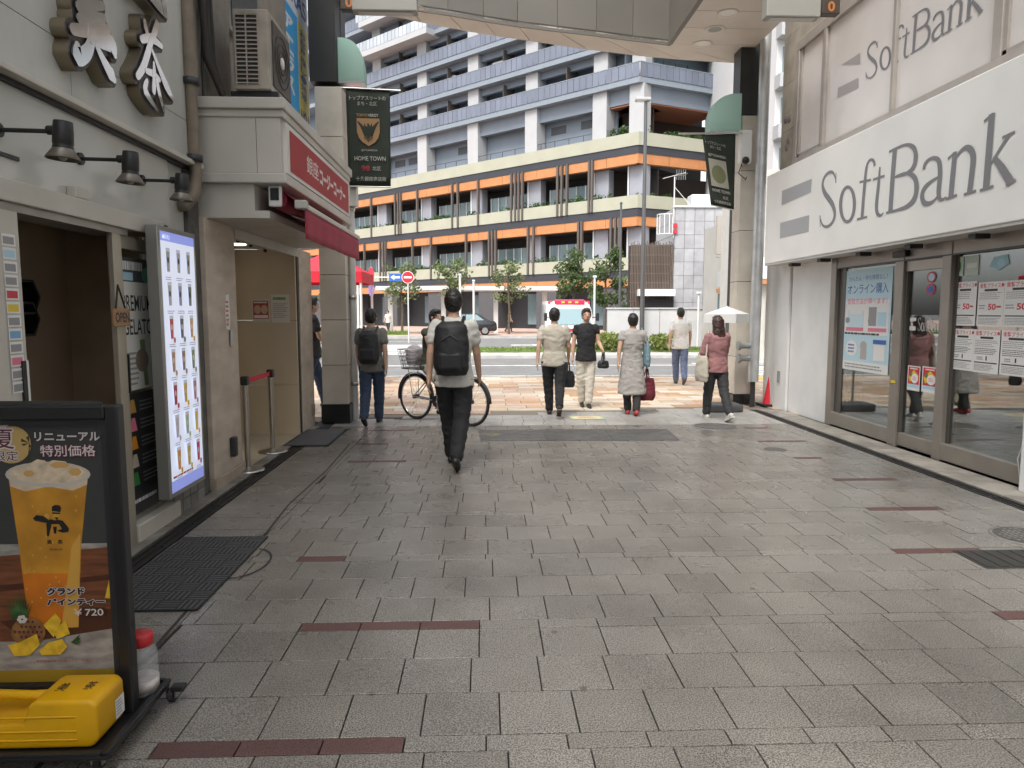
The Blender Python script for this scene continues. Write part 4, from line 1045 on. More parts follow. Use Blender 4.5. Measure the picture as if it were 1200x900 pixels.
# red parasol roof on the street corner behind the column
yq = 14.0; t = thing('red_street_tent', 'bright red market tent roof behind the left column', 'tent', (-3, yq, 0))
l_, r_ = gy(352, 318, yq), gy(424, 318, yq); zt_ = gy(372, 293, yq).z; zm = gy(400, 318, yq).z; zb = gy(400, 331, yq).z
TR = M('tent red', (.55, .012, .03), .6, var=.08, vs=3); apex = Vector(((l_.x + r_.x) / 2 - .15, yq + .6, zt_ + .05))
cs = [Vector((l_.x - .3, yq, zm)), Vector((r_.x, yq, zm)), Vector((r_.x, yq + 1.4, zm)), Vector((l_.x - .3, yq + 1.4, zm))]
b = MB()
for i in range(4): b.add([cs[i], cs[(i + 1) % 4], apex], [[0, 1, 2]], False)
b.obj('roof', TR, t)
for i in range(4):
    b = MB(); p0, p1 = cs[i], cs[(i + 1) % 4]; b.add([p0, p1, p1 - Vector((0, 0, zm - zb)), p0 - Vector((0, 0, zm - zb))], [[0, 1, 2, 3]], False); o = b.obj('valance', TR, t); s_ = o.modifiers.new('thick', 'SOLIDIFY'); s_.thickness = .01
    b = MB(); b.cyl((p0.x + (.03 if i in (0, 3) else -.03), p0.y + (.03 if i < 2 else -.03), 0), (p0.x + (.03 if i in (0, 3) else -.03), p0.y + (.03 if i < 2 else -.03), zm), .025, n=8); b.obj('leg', WHITE, t)
# ================================================================ right side: phone shop
RX = 4.68; SGX = 4.35
RWALL = M('render white', (.80, .80, .785), .75, var=.05, vs=2, bump=.25, bs=60, dirt=.07, ds=1.5)
RSTONE = M('shop stone tile', (.40, .36, .30), .65, var=.1, vs=3, dirt=.2, ds=1.5, orand=.06)
FR = M('storefront frame', (.30, .275, .24), .4, .45, var=.08, vs=3)
SIGNB = M('sign face white', (.82, .82, .79), .38, var=.03, vs=1.0, dirt=.05, ds=1)
LTG = M('sign letter grey', (.19, .19, .20), .4)
ph = thing('phone_shop_building', 'white phone shop front with glass doors on the right', 'building', (RX, 8, 0))
def wallseg(name, mat, y0, y1, z0, z1, x0=RX, dx=.25, par=None, bev=0): return part(name, mat, par or ph, x0, x0 + dx, y0, y1, z0, z1, b=bev)
wallseg('wall_panel', RWALL, 9.47, 10.72, .0, 2.5, RX)
wallseg('wall_panel', RWALL, 10.73, 11.62, .0, 2.5, RX - .04)
part('conduit_box', M('socket grey', (.3, .3, .3), .5), ph, RX - .06, RX - .042, 10.95, 11.02, .42, .6)
part('corner_joint', SEAM, ph, RX, RX + .05, 10.72, 10.73, 0, 2.5)
# storefront: pixel-surveyed posts along the glass line
yP = [gx(x, 450, RX).y for x in (975, 1047, 1104, 1196)]
FXW = RX - .03
part('frame_post', FR, ph, FXW, RX + .1, 9.32, 9.46, 0, 2.5, b=.006)
y_p1 = gx(1049, 450, RX).y; y_p2 = gx(1104, 450, RX).y; y_end = 4.2
part('frame_post', FR, ph, FXW, RX + .1, y_p1 - .09, y_p1 + .07, 0, 2.22, b=.006)
part('frame_post', FR, ph, FXW, RX + .1, y_p2 - .07, y_p2 + .07, 0, 2.22, b=.006)
part('header', FR, ph, FXW + .01, RX + .1, 3.0, 9.32, 2.09, 2.5)
part('header_line', DARKM, ph, FXW - .002, FXW + .012, 3.0, 9.32, 2.085, 2.1)
part('sill_rail', FR, ph, FXW, RX + .08, y_p1 + .07, 9.32, .02, .19, b=.006)
part('sill_rail', FR, ph, FXW, RX + .08, y_end + .02, y_p2 - .07, .02, .19, b=.006)
part('door_rail', FR, ph, RX + .0, RX + .06, y_p2 + .07, y_p1 - .09, .02, .17, b=.006)
part('door_head', M('door head pale', (.44, .41, .36), .42, .3), ph, RX + .0, RX + .06, y_p2 + .07, y_p1 - .09, 1.97, 2.085, b=.006)
part('door_stile', M('door stile', (.12, .11, .10), .4, .4), ph, RX, RX + .06, y_p1 - .13, y_p1 - .09, .17, 1.97); part('door_stile', MATS['door stile'], ph, RX, RX + .06, y_p2 + .07, y_p2 + .1, .17, 1.97)
part('inner_post', MATS['door stile'], ph, RX + .02, RX + .09, 9.15, 9.32, .19, 2.09)
part('inner_post', MATS['door stile'], ph, RX + .02, RX + .09, y_p2 - .12, y_p2 - .07, .19, 2.09)
SG = glass('storefront glass', (.88, .9, .88), 2.6)
part('window_pane', SG, ph, RX + .03, RX + .036, y_p1 + .07, 9.15, .19, 2.09)
part('door_pane', SG, ph, RX + .03, RX + .036, y_p2 + .1, y_p1 - .13, .17, 1.97)
part('window_pane', SG, ph, RX + .03, RX + .036, y_end + .02, y_p2 - .12, .19, 2.09)
part('door_lock', PYEL, ph, FXW - .008, FXW, y_p1 - .05, y_p1 + .03, .72, .75)
part('door_sensor', BLACK, ph, FXW - .05, FXW + .01, gx(1068, 300, RX).y - .01, gx(1068, 300, RX).y + .24, 2.13, 2.2, b=.01)
# white return post at the picture's edge and the wall running on
y_wp = gx(1196, 520, RX - .16).y; part('white_post', RWALL, ph, RX - .16, RX + .2, y_wp - .3, y_wp, 0, 1.12, b=.02)
part('wall_run', RWALL, ph, RX - .02, RX + .3, -14, 3.2, 0, 7.5)
# dim shop interior
part('room_floor', M('room floor grey', (.4, .39, .36), .5), ph, RX + .12, 9.2, 4.6, 10.6, -.01, .004)
part('room_wall', M('room wall dim', (.6, .57, .52), .7, var=.1), ph, 9.0, 9.1, 4.6, 10.6, 0, 2.8)
part('room_wall', MATS['room wall dim'], ph, RX + .3, 9.1, 10.5, 10.6, 0, 2.8); part('room_wall', MATS['room wall dim'], ph, RX + .3, 9.1, 4.5, 4.6, 0, 2.8)
part('room_ceiling', M('room ceiling grey', (.35, .34, .32), .7), ph, RX + .26, 9.1, 4.6, 10.6, 2.6, 2.7)
for (x0, x1, y0, y1, h) in ((6.6, 7.2, 6.2, 9.4, .95), (5.6, 6.0, 9.4, 10.3, 1.2), (7.9, 8.4, 5.2, 9.0, 1.6)):
    part('counter', M('counter pale', (.42, .40, .37), .5, var=.1), ph, x0, x1, y0, y1, 0, h, b=.02)
# big sign box
sg = thing('shop_sign', 'large white fascia sign with grey serif letters on the right', 'sign', (SGX, 8, 2.25))
part('sign_box', SIGNB, sg, SGX, RX + .1, 2.6, 11.03, 2.262, 3.60, b=.012)
part('bottom_edge', M('sign bottom edge', (.55, .54, .51), .5), sg, SGX + .01, RX + .05, 2.6, 11.02, 2.235, 2.2615)
for y_ in (6.4, 7.4, 8.4, 9.4, 10.3): part('fixing', DARKM, sg, SGX + .12, SGX + .26, y_, y_ + .1, 2.19, 2.236)
class Serif:
    """strokes surveyed on the big sign, replayed at another scale for the other places the name appears"""
    S = [([(318, 415), (312, 385), (300, 367), (280, 372), (262, 395), (255, 428), (264, 462), (284, 492), (303, 522), (312, 562), (302, 600), (278, 622), (255, 615), (243, 580)], [.02, .03, .045, .05, .06, .07, .085, .09, .085, .075, .06, .045, .035, .02]),
         ([(243, 570), (244, 625)], [.03, .012]), ([(318, 368), (317, 418)], [.012, .03]),
         ('ring', (372, 518), (40, 89), (25, 74), 6),
         ([(499, 338), (496, 318), (484, 308), (470, 318), (460, 350), (453, 420), (446, 500), (440, 580)], [.05, .045, .035, .04, .06, .075, .075, .075]), ([(428, 414), (482, 403)], [.03, .03]), ([(417, 588), (464, 576)], [.028, .028]),
         ([(524, 342), (517, 430), (508, 520), (512, 560), (528, 570), (541, 556)], [.03, .07, .075, .06, .035, .015]), ([(492, 402), (546, 384)], [.03, .03]),
         ([(594, 262), (583, 400), (573, 552)], [.095, .095, .095]), ([(567, 272), (600, 255), (650, 238), (684, 255), (692, 300), (680, 345), (650, 372), (595, 390)], [.028, .03, .035, .065, .085, .075, .045, .025]),
         ([(600, 386), (650, 372), (686, 392), (696, 440), (686, 490), (655, 525), (610, 543), (553, 558)], [.025, .04, .07, .09, .085, .06, .035, .028]),
         ([(730, 355), (736, 328), (760, 304), (788, 303), (803, 325), (806, 380), (800, 450), (802, 485), (815, 496), (836, 482)], [.055, .05, .035, .05, .075, .08, .08, .065, .035, .015]),
         ([(803, 388), (765, 410), (734, 440), (722, 475), (730, 508), (752, 514), (780, 498), (802, 468)], [.025, .04, .06, .075, .07, .05, .03, .02]),
         ([(876, 272), (866, 380), (857, 482)], [.075, .085, .085]), ([(843, 305), (878, 272)], [.03, .02]), ([(870, 318), (895, 278), (925, 252), (950, 262), (962, 300), (955, 380), (945, 460)], [.025, .035, .05, .075, .085, .085, .085]), ([(832, 494), (886, 474)], [.028, .028]), ([(918, 472), (976, 454)], [.028, .028]),
         ([(1050, 92), (1036, 270), (1022, 442)], [.09, .095, .095]), ([(1013, 130), (1054, 90)], [.03, .02]), ([(1040, 335), (1085, 262), (1132, 190)], [.02, .035, .04]), ([(1098, 206), (1158, 178)], [.028, .028]), ([(1058, 295), (1098, 350), (1140, 418)], [.05, .085, .095]), ([(993, 453), (1058, 432)], [.028, .028]), ([(1116, 428), (1162, 404)], [.028, .028])]
    FLAG = [[(65, 455), (205, 398), (200, 460), (63, 523)], [(57, 605), (193, 568), (190, 645), (55, 677)]]
    @staticmethod
    def yz(x, y): v = gx(900 + x / 4, 110 + y / 4, SGX - .004); return Vector((v.y, v.z))
    @classmethod
    def draw(c, f, X, mat, scale=.86, step=.00015, sgn=-1):
        """f maps surveyed (y,z) to the new (y,z); returns one mesh builder per letter stroke set"""
        b = MB(); h = 0
        for st in c.S:
            h += step; XX = X + sgn * h
            if st[0] == 'ring':
                (cx, cy), (ox, oy), (ix, iy), tilt = st[1:]; n = 28; A_, B_ = [], []
                for i in range(n):
                    a = 2 * math.pi * i / n; sk = -.12
                    A_.append(f(c.yz(cx + ox * math.cos(a), cy + oy * math.sin(a) + sk * ox * math.cos(a)))); B_.append(f(c.yz(cx + ix * math.cos(a + .12), cy + iy * math.sin(a + .12) + sk * ix * math.cos(a))))
                vs = [(XX, p.x, p.y) for p in A_] + [(XX, p.x, p.y) for p in B_]
                b.add(vs, [[i, (i + 1) % n, n + (i + 1) % n, n + i] for i in range(n)], False); continue
            raw = [f(c.yz(*p)) for p in st[0]]; ws = [w * scale for w in st[1]]
            sm = []
            for i in range(len(raw) - 1):
                a0, a1, a2, a3 = raw[max(i - 1, 0)], raw[i], raw[i + 1], raw[min(i + 2, len(raw) - 1)]
                for s in range(4):
                    u = s / 4; sm.append((.5 * ((2 * a1) + (a2 - a0) * u + (2 * a0 - 5 * a1 + 4 * a2 - a3) * u * u + (3 * a1 - a0 - 3 * a2 + a3) * u ** 3), lerp(ws[i], ws[i + 1], u)))
            sm.append((raw[-1], ws[-1])); L, Q = [], []; n = len(sm)
            for i, (p, w) in enumerate(sm):
                d = (sm[min(i + 1, n - 1)][0] - sm[max(i - 1, 0)][0]).normalized(); nn = Vector((-d.y, d.x)) * w / 2; L.append(p + nn); Q.append(p - nn)
            vs = [(XX, p.x, p.y) for p in L] + [(XX, p.x, p.y) for p in Q]; b.add(vs, [[i, n + i, n + i + 1, i + 1] for i in range(n - 1)], False)
        return b
Serif.draw(lambda p: p, SGX - .002, LTG).obj('lettering', LTG, sg)
FLG = M('sign flag grey', (.36, .37, .385), .35)
b = MB()
for q in Serif.FLAG: b.add([(SGX - .003, *Serif.yz(*p)) for p in q], [[0, 1, 2, 3]], False)
b.obj('flag_mark', FLG, sg)
# stone wall and upper windows
y_w0 = gx(935, 120, RX).y
wallseg('stone_course', RSTONE, y_w0, 11.3, 3.56, 4.3, RX - .02); wallseg('stone_course', RSTONE, y_w0, 11.3, 4.305, 5.0, RX - .02); wallseg('stone_course', RSTONE, y_w0, 11.3, 5.005, 5.7, RX - .02); wallseg('stone_course', RSTONE, y_w0, 11.3, 5.705, 7.5, RX - .02)
for (px, py) in ((921, 140), (924, 165), (922, 172), (925, 139)):
    c = gx(px, py, RX - .02); b = MB(); b.lathe((RX - .02, c.y, c.z), [(.07, 0), (.06, .008), (.001, .01)], 14, (-1, 0, 0)); b.obj('wall_cap', M('cap grey', (.2, .18, .16), .6), ph)
part('upper_backing', M('window void', (.06, .06, .06), .6), ph, RX + .1, RX + .2, 2, y_w0, 3.56, 7.5)
UF = M('upper window frame', (.40, .365, .33), .45, .3, var=.08)
ZS = 3.80
part('upper_sill', UF, ph, RX - .06, RX + .1, 2, y_w0, 3.56, ZS, b=.01)
part('upper_head', UF, ph, RX - .05, RX + .1, 2, y_w0, 5.35, 5.5, b=.01); part('upper_wall', RSTONE, ph, RX - .02, RX + .1, 2, y_w0, 5.5, 7.5)
FILM = M('window film', (.66, .625, .60), .3, var=.06, vs=1.4)
yv = [gx(x, 90, RX).y for x in (941, 969, 1050, 1171)]
for a_, b_ in ((y_w0 - .1, y_w0), (yv[1] - .04, yv[1] + .04), (yv[2] - .03, yv[2] + .03), (yv[3] - .06, yv[3] + .06)): part('mullion', UF, ph, RX - .05, RX + .08, a_, b_, ZS, 5.35, b=.006)
uw = [(yv[1] + .05, y_w0 - .11), (yv[2] + .03, yv[1] - .04), (yv[3] + .06, yv[2] - .03), (2.0, yv[3] - .06)]
for i, (a_, b_) in enumerate(uw):
    part('film_pane', FILM, ph, RX - .005, RX + .004, a_, b_, ZS, 5.35)
    for (u0, u1, z0, z1) in ((a_, a_ + .05, ZS, 5.35), (b_ - .05, b_, ZS, 5.35), (a_, b_, ZS, ZS + .05)):
        if i in (0, 3): part('sash', UF, ph, RX - .03, RX + .01, u0, u1, z0, z1)
# name repeated on the upper window film
m0, m1, m2 = Serif.yz(243, 628), Serif.yz(1160, 404), Serif.yz(290, 366); n0, n1, n2 = gx(1015, 94, RX - .006), gx(1152, 15, RX - .006), gx(1024, 49, RX - .006)
sy, sz = (n1.y - n0.y) / (m1.x - m0.x), (n2.z - n0.z) / (m2.y - m0.y)
fm = lambda p: Vector((n0.y + (p.x - m0.x) * sy, n0.z + (p.y - m0.y) * sz))
us = thing('window_lettering', 'dark serif lettering on the upper window film', 'sign', (RX, 8, 4))
Serif.draw(fm, RX - .008, LTG, scale=sz * .85).obj('lettering', LTG, us)
b = MB(); c1, c2, c3 = gx(986, 76, RX - .008), gx(1008, 62, RX - .008), gx(1008, 75, RX - .008); b.add([c1, c2, c3], [[0, 1, 2]], False)
c1, c2, c3, c4 = gx(982, 103, RX - .008), gx(1006, 91, RX - .008), gx(1006, 103, RX - .008), gx(981, 115, RX - .008); b.add([c1, c2, c3, c4], [[0, 1, 2, 3]], False); b.obj('flag_mark', M('flag grey pale', (.36, .34, .34), .5), us)
# lettering on the door glass
m0, m1 = Serif.yz(57, 677), Serif.yz(1160, 92); n0, n1 = gx(1063, 387, RX), gx(1101, 372, RX)
sy, sz = (n1.y - n0.y) / (m1.x - m0.x), .11 / (m1.y - m0.y); fd = lambda p: Vector((n0.y + (p.x - m0.x) * sy, n0.z + (p.y - m0.y) * sz))
dl_ = thing('door_lettering', 'small white lettering on the glass door', 'sign', (RX, n0.y, n0.z)); GW = M('vinyl white', (.7, .7, .7), .5)
Serif.draw(fd, RX + .028, GW, scale=.09, step=.0002).obj('lettering', GW, dl_)
b = MB(); [b.add([(RX + .027, *fd(Serif.yz(*p))) for p in q], [[0, 1, 2, 3]], False) for q in Serif.FLAG]; b.obj('flag_mark', GW, dl_)
# posters on the glass
def sheet(name, label, cat, x0, y0, x1, y1, draw, group=None):
    a, c = gx(x0, y0, RX + .024), gx(x1, y1, RX + .024)
    zt_ = a.z; zb_ = c.z
    t = thing(name, label, cat, (RX, a.y, zb_), group)
    p = Print((RX + .026, a.y, zb_), (0, c.y - a.y, 0), (0, 0, zt_ - zb_), (-1, 0, 0), .00015); draw(p); p.obj('sheet', t)
def d_online(p):
    p.rect(0, 0, 1, 1, M('poster sky', (.52, .72, .80), .5)); p.rect(.04, .36, .96, .70, PWHITE); p.rect(0, 0, 1, .09, PWHITE)
    p.text('かんたん・待ち時間なし！', .1, .89, .8, .05, PBLUE, .01); p.text('オンライン購入', .07, .76, .86, .1, PBLUE, .04); p.text('受取方法が選べます！', .08, .66, .84, .06, PPINK, .04)
    p.rect(.1, .43, .46, .6, M('poster pale blue', (.6, .75, .8), .5)); p.rect(.14, .56, .42, .61, PWHITE); p.rect(.56, .45, .72, .63, PGREY); p.rect(.74, .45, .92, .58, PSKY); p.disc(.1, .5, .05, PGREY, .03); p.disc(.6, .5, .05, PGREY, .03)
    p.rect(.07, .395, .46, .43, PPINK); p.rect(.56, .395, .93, .43, PPINK); p.lines(.05, .355, .85, .385, 1, PBLACK, .6, 3)
    p.disc(.22, .22, .13, PWHITE, .08); p.lines(.14, .17, .31, .27, 3, PBLUE, .5, 5); p.disc(.48, .25, .07, M('poster grey', (.45, .42, .4), .5), .05); p.rect(.42, .12, .55, .22, MATS['poster grey']); p.rect(.68, .28, .94, .32, PBLUE); p.rect(.7, .12, .92, .27, PWHITE)
    p.lines(.08, .02, .92, .075, 2, PGREY, .4, 7)
sheet('phone_poster', 'pale blue online shopping poster on the left shop window', 'poster', 991, 318, 1040, 440, d_online)
def d_price(k):
    def f(p):
        p.rect(0, 0, 1, 1, PWHITE); p.text('衝撃プライス', .06, .86, .8, .11, PRED, .04); p.disc(.93, .92, .05, PRED, .04); p.rect(.25, .79, .75, .84, PBLACK); p.lines(.06, .6, .94, .77, 4, PGREY, .35, k)
        if k < 3: p.text('50', .42, .37, .3, .14, PRED, .03); p.lines(.74, .4, .92, .48, 1, PRED, .5, k); p.lines(.06, .38, .36, .5, 2, PGREY, .4, k + 9)
        else: p.lines(.06, .42, .94, .58, 4, PBLACK, .35, k + 3); p.text('1', .5, .29, .05, .1, PBLACK, .04); p.lines(.15, .29, .4, .38, 2, PGREY, .5, k)
        p.rect(.06, .225, .94, .25, PBLACK); p.lines(.06, .04, .94, .2, 5, PGREY, .35, k + 20)
    return f
for k, (x0, y0, x1, y1, lab) in enumerate(((1119, 331, 1142, 382, 'upper left of six price sheets on the big window'), (1147, 331, 1174, 383, 'upper middle of six price sheets on the big window'), (1178, 329, 1212, 384, 'upper right of six price sheets on the big window'),
        (1116, 385, 1139, 435, 'lower left of six price sheets on the big window'), (1142, 386, 1169, 439, 'lower middle of six price sheets on the big window'), (1174, 387, 1206, 443, 'lower right of six price sheets on the big window'))):
    sheet('price_sheet', lab, 'notice', x0, y0, x1, y1, d_price(k), 'price sheets on the phone shop window')
def d_red(p):
    p.rect(0, 0, 1, 1, PWHITE); p.rect(.06, .12, .94, .96, PRED); p.poly([(.1, .55), (.5, .85), (.9, .6), (.6, .4), (.2, .35)], PYEL); p.poly([(.15, .6), (.35, .8), (.4, .5)], PGREEN); p.disc(.58, .5, .27, PWHITE, .2); p.lines(.42, .42, .76, .58, 3, PPINK, .5, 2); p.rect(.06, .12, .94, .26, PSKY); p.lines(.2, .85, .9, .93, 1, PWHITE, .6, 5)
sheet('door_flyer', 'small red flyer on the glass door, nearer the handle', 'notice', 1064, 428, 1077, 459, d_red, 'red flyers on the glass door'); sheet('door_flyer', 'small red flyer on the glass door, right one of the pair', 'notice', 1081, 429, 1098, 462, d_red, 'red flyers on the glass door')
def d_ng(p): p.disc(.5, .25, .45, PRED, .23); p.disc(.5, .25, .32, PBLUE, .16); p.disc(.5, .75, .45, PRED, .23); p.disc(.5, .75, .32, PSKY, .16)
sheet('door_sticker', 'red and blue round stickers at the top of the glass door', 'sticker', 1086, 318, 1096, 346, d_ng)
def d_gr(p): p.rect(0, 0, .45, 1, M('sticker pale', (.5, .6, .5), .5)); p.disc(.22, .5, .14, PGREEN, .35); p.rect(.52, 0, 1, 1, MATS['sticker pale']); p.lines(.58, .3, .95, .7, 1, PWHITE, .6, 1)
sheet('window_sticker', 'pale green stickers at the top of the big window', 'sticker', 1116, 302, 1146, 322, d_gr)
def d_cy(p): p.poly([(0, .3), (.5, 0), (1, .4), (.9, 1), (.2, .9)], M('sticker cyan', (.35, .6, .68), .5)); p.disc(.6, .5, .2, PSKY, .25)
sheet('window_sticker', 'cyan sticker at the top of the big window', 'sticker', 1160, 300, 1182, 316, d_cy)
b = MB(); b.tube([(RX - .05, y_wp + .12, .8), (RX - .03, y_wp + .1, .5), (RX - .05, y_wp + .16, .25), (RX - .04, y_wp + .12, .03)], .006, 6); tag(b.obj('white_cable', WHITE), 'thin white cable hanging beside the white post', 'cable')
# traffic cone at the shop corner
c = gz(903, 475); t = thing('traffic_cone', 'red traffic cone behind the phone shop corner', 'cone', (c.x, c.y, 0)); hc = gy(896, 434, c.y).z
b = MB(); b.cbox(c.x - .19, c.x + .19, c.y - .19, c.y + .19, 0, .035, .01); b.obj('base', BLACK, t)
b = MB(); b.lathe((c.x, c.y, .035), [(.13, 0), (.12, .02), (.025, hc), (.02, hc + .01)], 24); b.obj('cone', M('cone red', (.62, .015, .03), .5), t)
# low square parasol behind the long-haired woman
yq = 10.75; t = thing('white_parasol', 'low square white parasol beside the right stone column', 'parasol', (3.6, yq, 0)); PW = M('parasol cloth', (.66, .66, .65), .7, var=.05)
a_, m_, r_ = gy(823, 373, yq), gy(853, 366, yq), gy(881, 366, yq); zt_ = gy(845, 361, yq).z; ze = gy(853, 368, yq).z; zv = gy(853, 378, yq).z
cs = [Vector((a_.x, yq - .1, ze)), Vector((m_.x, yq - .35, ze)), Vector((r_.x, yq + .1, ze)), Vector((r_.x - .38, yq + .45, ze))]; ap = sum(cs, Vector()) / 4; ap.z = zt_ + .03; b = MB()
for i in range(4): b.add([cs[i], cs[(i + 1) % 4], ap], [[0, 1, 2]], False)
b.obj('roof', PW, t)
for i in range(4):
    b = MB(); p0, p1 = cs[i], cs[(i + 1) % 4]; d = Vector((0, 0, ze - zv)); b.add([p0, p1, p1 - d, p0 - d], [[0, 1, 2, 3]], False); o = b.obj('valance', PW, t); s_ = o.modifiers.new('thick', 'SOLIDIFY'); s_.thickness = .006
b = MB(); b.cyl((ap.x, ap.y, .1), (ap.x, ap.y, zt_), .018, n=10); b.obj('pole', STEEL, t)
b = MB(); b.cbox(ap.x - .28, ap.x + .24, ap.y - .2, ap.y + .2, 0, .12, .03); b.obj('base', M('parasol base', (.07, .07, .075), .6), t)
# ================================================================ rolling sign stand in the left foreground
FB = M('stand frame black', (.014, .014, .015), .38, var=.1)
YF = 2.5
st = thing('sign_stand', 'black rolling sign stand with a drink poster in the left foreground', 'sign stand', (-1.7, YF, 0))
rx = -1.325; lx = -2.0; zt0 = 1.197; zb0 = .15
for nm, a in (('post', (rx, rx + .045, YF, YF + .05, .07, zt0)), ('post', (lx - .045, lx, YF, YF + .05, .07, zt0)), ('top_bar', (lx, rx, YF, YF + .05, zt0 - .05, zt0)), ('bottom_bar', (lx, rx, YF, YF + .05, zb0 - .02, zb0 + .03))): part(nm, FB, st, *a, b=.006)
for nm, a in (('bezel', (rx - .022, rx, YF + .012, YF + .03, zb0 + .03, zt0 - .05)), ('bezel', (lx, rx - .022, YF + .012, YF + .03, zt0 - .068, zt0 - .05))): part(nm, PBLACK, st, *a)
part('back_board', FB, st, lx, rx, YF + .03, YF + .045, zb0 + .03, zt0 - .05)
# base tray with castors
part('tray', FB, st, lx - .05, rx + .08, 2.245, 2.72, .052, .07, b=.006)
part('tray_rim', FB, st, rx + .06, rx + .085, 2.245, 2.72, .07, .085, b=.004); part('tray_rim', FB, st, lx - .05, rx + .06, 2.24, 2.26, .07, .085, b=.004); part('tray_rim', FB, st, lx - .05, rx + .06, 2.705, 2.725, .07, .085, b=.004)
for (x, y) in ((rx + .095, 2.70), (rx + .03, 2.29), (lx, 2.29), (lx, 2.69)):
    b = MB(); b.cyl((x - .01, y, .026), (x + .01, y, .026), .0255, n=18); w = b.obj('castor', RUBBER, st)
    b = MB(); b.box(x - .02, x - .014, y - .015, y + .02, .02, .053); b.box(x + .014, x + .02, y - .015, y + .02, .02, .053); b.cyl((x - .022, y, .026), (x + .022, y, .026), .008, n=8); b.obj('castor_fork', STEEL, w)
b = MB(); q = Vector((rx + .10, 2.69, .062)); b.cbox(q.x, q.x + .05, q.y - .02, q.y + .02, q.z - .01, q.z + .012, .005); b.obj('brake_pedal', FB, st)
# printed poster, laid out in photo bearings on the board plane
p = Print((0, YF + .0285, 0), (1, 0, 0), (0, 0, 1), (0, -1, 0), .00004)
def q2(x, y): v = gy(x, y, YF + .028); return (v.x, v.z)
def Q(pts): return [q2(*a) for a in pts]
def px(f): return f
PDK = M('poster slate', (.042, .043, .043), .5, var=.08, vs=6); PST = M('poster stone', (.30, .28, .255), .5, var=.3, vs=14, stretch=(1, 1, 3))
WDB = M('poster wood', (.16, .055, .022), .5, var=.35, vs=9, stretch=(1, 1, 9)); TEA = M('poster tea', (.52, .24, .025), .4, var=.25, vs=9); TEA2 = M('poster tea deep', (.55, .16, .012), .4, var=.2, vs=9); FOAM = M('poster foam', (.58, .46, .34), .4, var=.15, vs=18)
ICE = M('poster ice', (.62, .50, .36), .35, var=.25, vs=25); PINE = M('poster pineapple', (.72, .46, .03), .5, var=.25, vs=25); PSK = M('poster pine skin', (.22, .11, .035), .6, var=.4, vs=30); PLF = M('poster leaf', (.045, .11, .03), .5, var=.4, vs=30); LOGO = M('poster logo', (.01, .01, .01), .5)
xe = rx - .022
def strip(y0, y1, m):
    a, b_ = q2(0, y0)[1], q2(0, y1)[1]; p.rect(lx, b_, xe, a, m)
strip(470, 800, PST); strip(470, 638, PDK)
p.poly(Q([(-40, 655), (140, 640), (140, 735), (40, 752), (-40, 752)]), WDB); p.poly(Q([(-40, 690), (140, 672), (140, 678), (-40, 698)]), M('poster wood dark', (.07, .022, .01), .5)); p.poly(Q([(30, 752), (142, 735), (142, 712), (0, 728)]), MATS['poster wood dark'])
strip(786, 800, M('poster mustard', (.34, .22, .02), .5))
# the cup of iced tea
p.poly(Q([(9, 555), (103, 555), (95, 640), (92, 735), (35, 738), (22, 640)]), TEA); p.poly(Q([(26, 672), (94, 672), (92, 735), (35, 738)]), TEA2); p.poly(Q([(84, 640), (94, 625), (92, 735), (72, 736)]), M('poster tea light', (.6, .33, .06), .4))
def ell(cx, cy, ax, ay, n=26): return [(cx + ax * math.cos(2 * math.pi * i / n), cy + ay * math.sin(2 * math.pi * i / n)) for i in range(n)]
p.poly(Q([(10, 556), (103, 556), (102, 568), (85, 575), (56, 570), (30, 576), (12, 570)]), FOAM)
p.poly(Q(ell(56, 556, 50, 15)), M('poster cup rim', (.5, .46, .40), .3)); p.poly(Q(ell(56, 555, 45, 11.5)), FOAM)
for (cx, cy, ax, ay) in ((28, 553, 13, 7), (46, 546, 11, 8), (66, 547, 17, 8), (84, 553, 14, 8), (58, 558, 16, 6), (74, 561, 9, 5)): p.poly(Q(ell(cx, cy, ax, ay, 7)), ICE)
for (cx, cy, ax, ay) in ((70, 545, 12, 4), (88, 553, 8, 5), (34, 555, 7, 4)): p.poly(Q(ell(cx, cy, ax, ay, 6)), M('poster ice gold', (.55, .33, .12), .35))
for i in range(26):
    r_ = random.Random(i); p.poly(Q(ell(22 + r_.random() * 70, 580 + r_.random() * 130, 1.1, 1.4, 6)), MATS['poster tea light'])
# shop emblem on the cup: man pouring tea
for pts, m_ in (([(61, 598), (61, 593.5), (65, 591.5), (70, 592), (72, 595), (71, 600), (62, 600)], LOGO), ([(62, 599), (70, 600), (69.5, 606), (66, 609), (63, 606)], MATS['poster tea light']), ([(61.5, 600), (70.5, 600.5), (70.5, 602.5), (61.5, 602)], LOGO), ([(64, 606), (69, 606), (67, 609.5)], LOGO),
    ([(39, 607), (43, 603.5), (51, 604.5), (57, 609), (56, 613), (48, 611.5), (41, 610)], LOGO), ([(51, 604), (55, 601), (58, 604), (57, 608.5)], MATS['poster tea light']), ([(56, 610), (60, 608), (60.5, 616), (57.5, 628), (55.5, 628), (54.5, 614)], LOGO), ([(59, 608), (64, 609.5), (69, 609), (70, 614), (60, 614)], LOGO),
    ([(69, 609), (74, 610), (81, 619), (80.5, 623), (74, 624), (67, 622), (73, 619.5), (70, 615)], LOGO), ([(62.5, 617), (67, 617), (66, 625), (63.5, 625)], LOGO)): p.poly(Q(pts), m_)
def ptext(s, x0, y0, x1, y1, m, bold=.02, out=None, ob=.09):
    a, b_ = q2(x0, y1), q2(x1, y0); w, h = b_[0] - a[0], b_[1] - a[1]
    if out:
        g = h * .075
        for k in range(8): p.text(s, a[0] + g * math.cos(k * .785), a[1] + g * math.sin(k * .785), w, h, out, bold)
    p.text(s, a[0], a[1], w, h, m, bold)
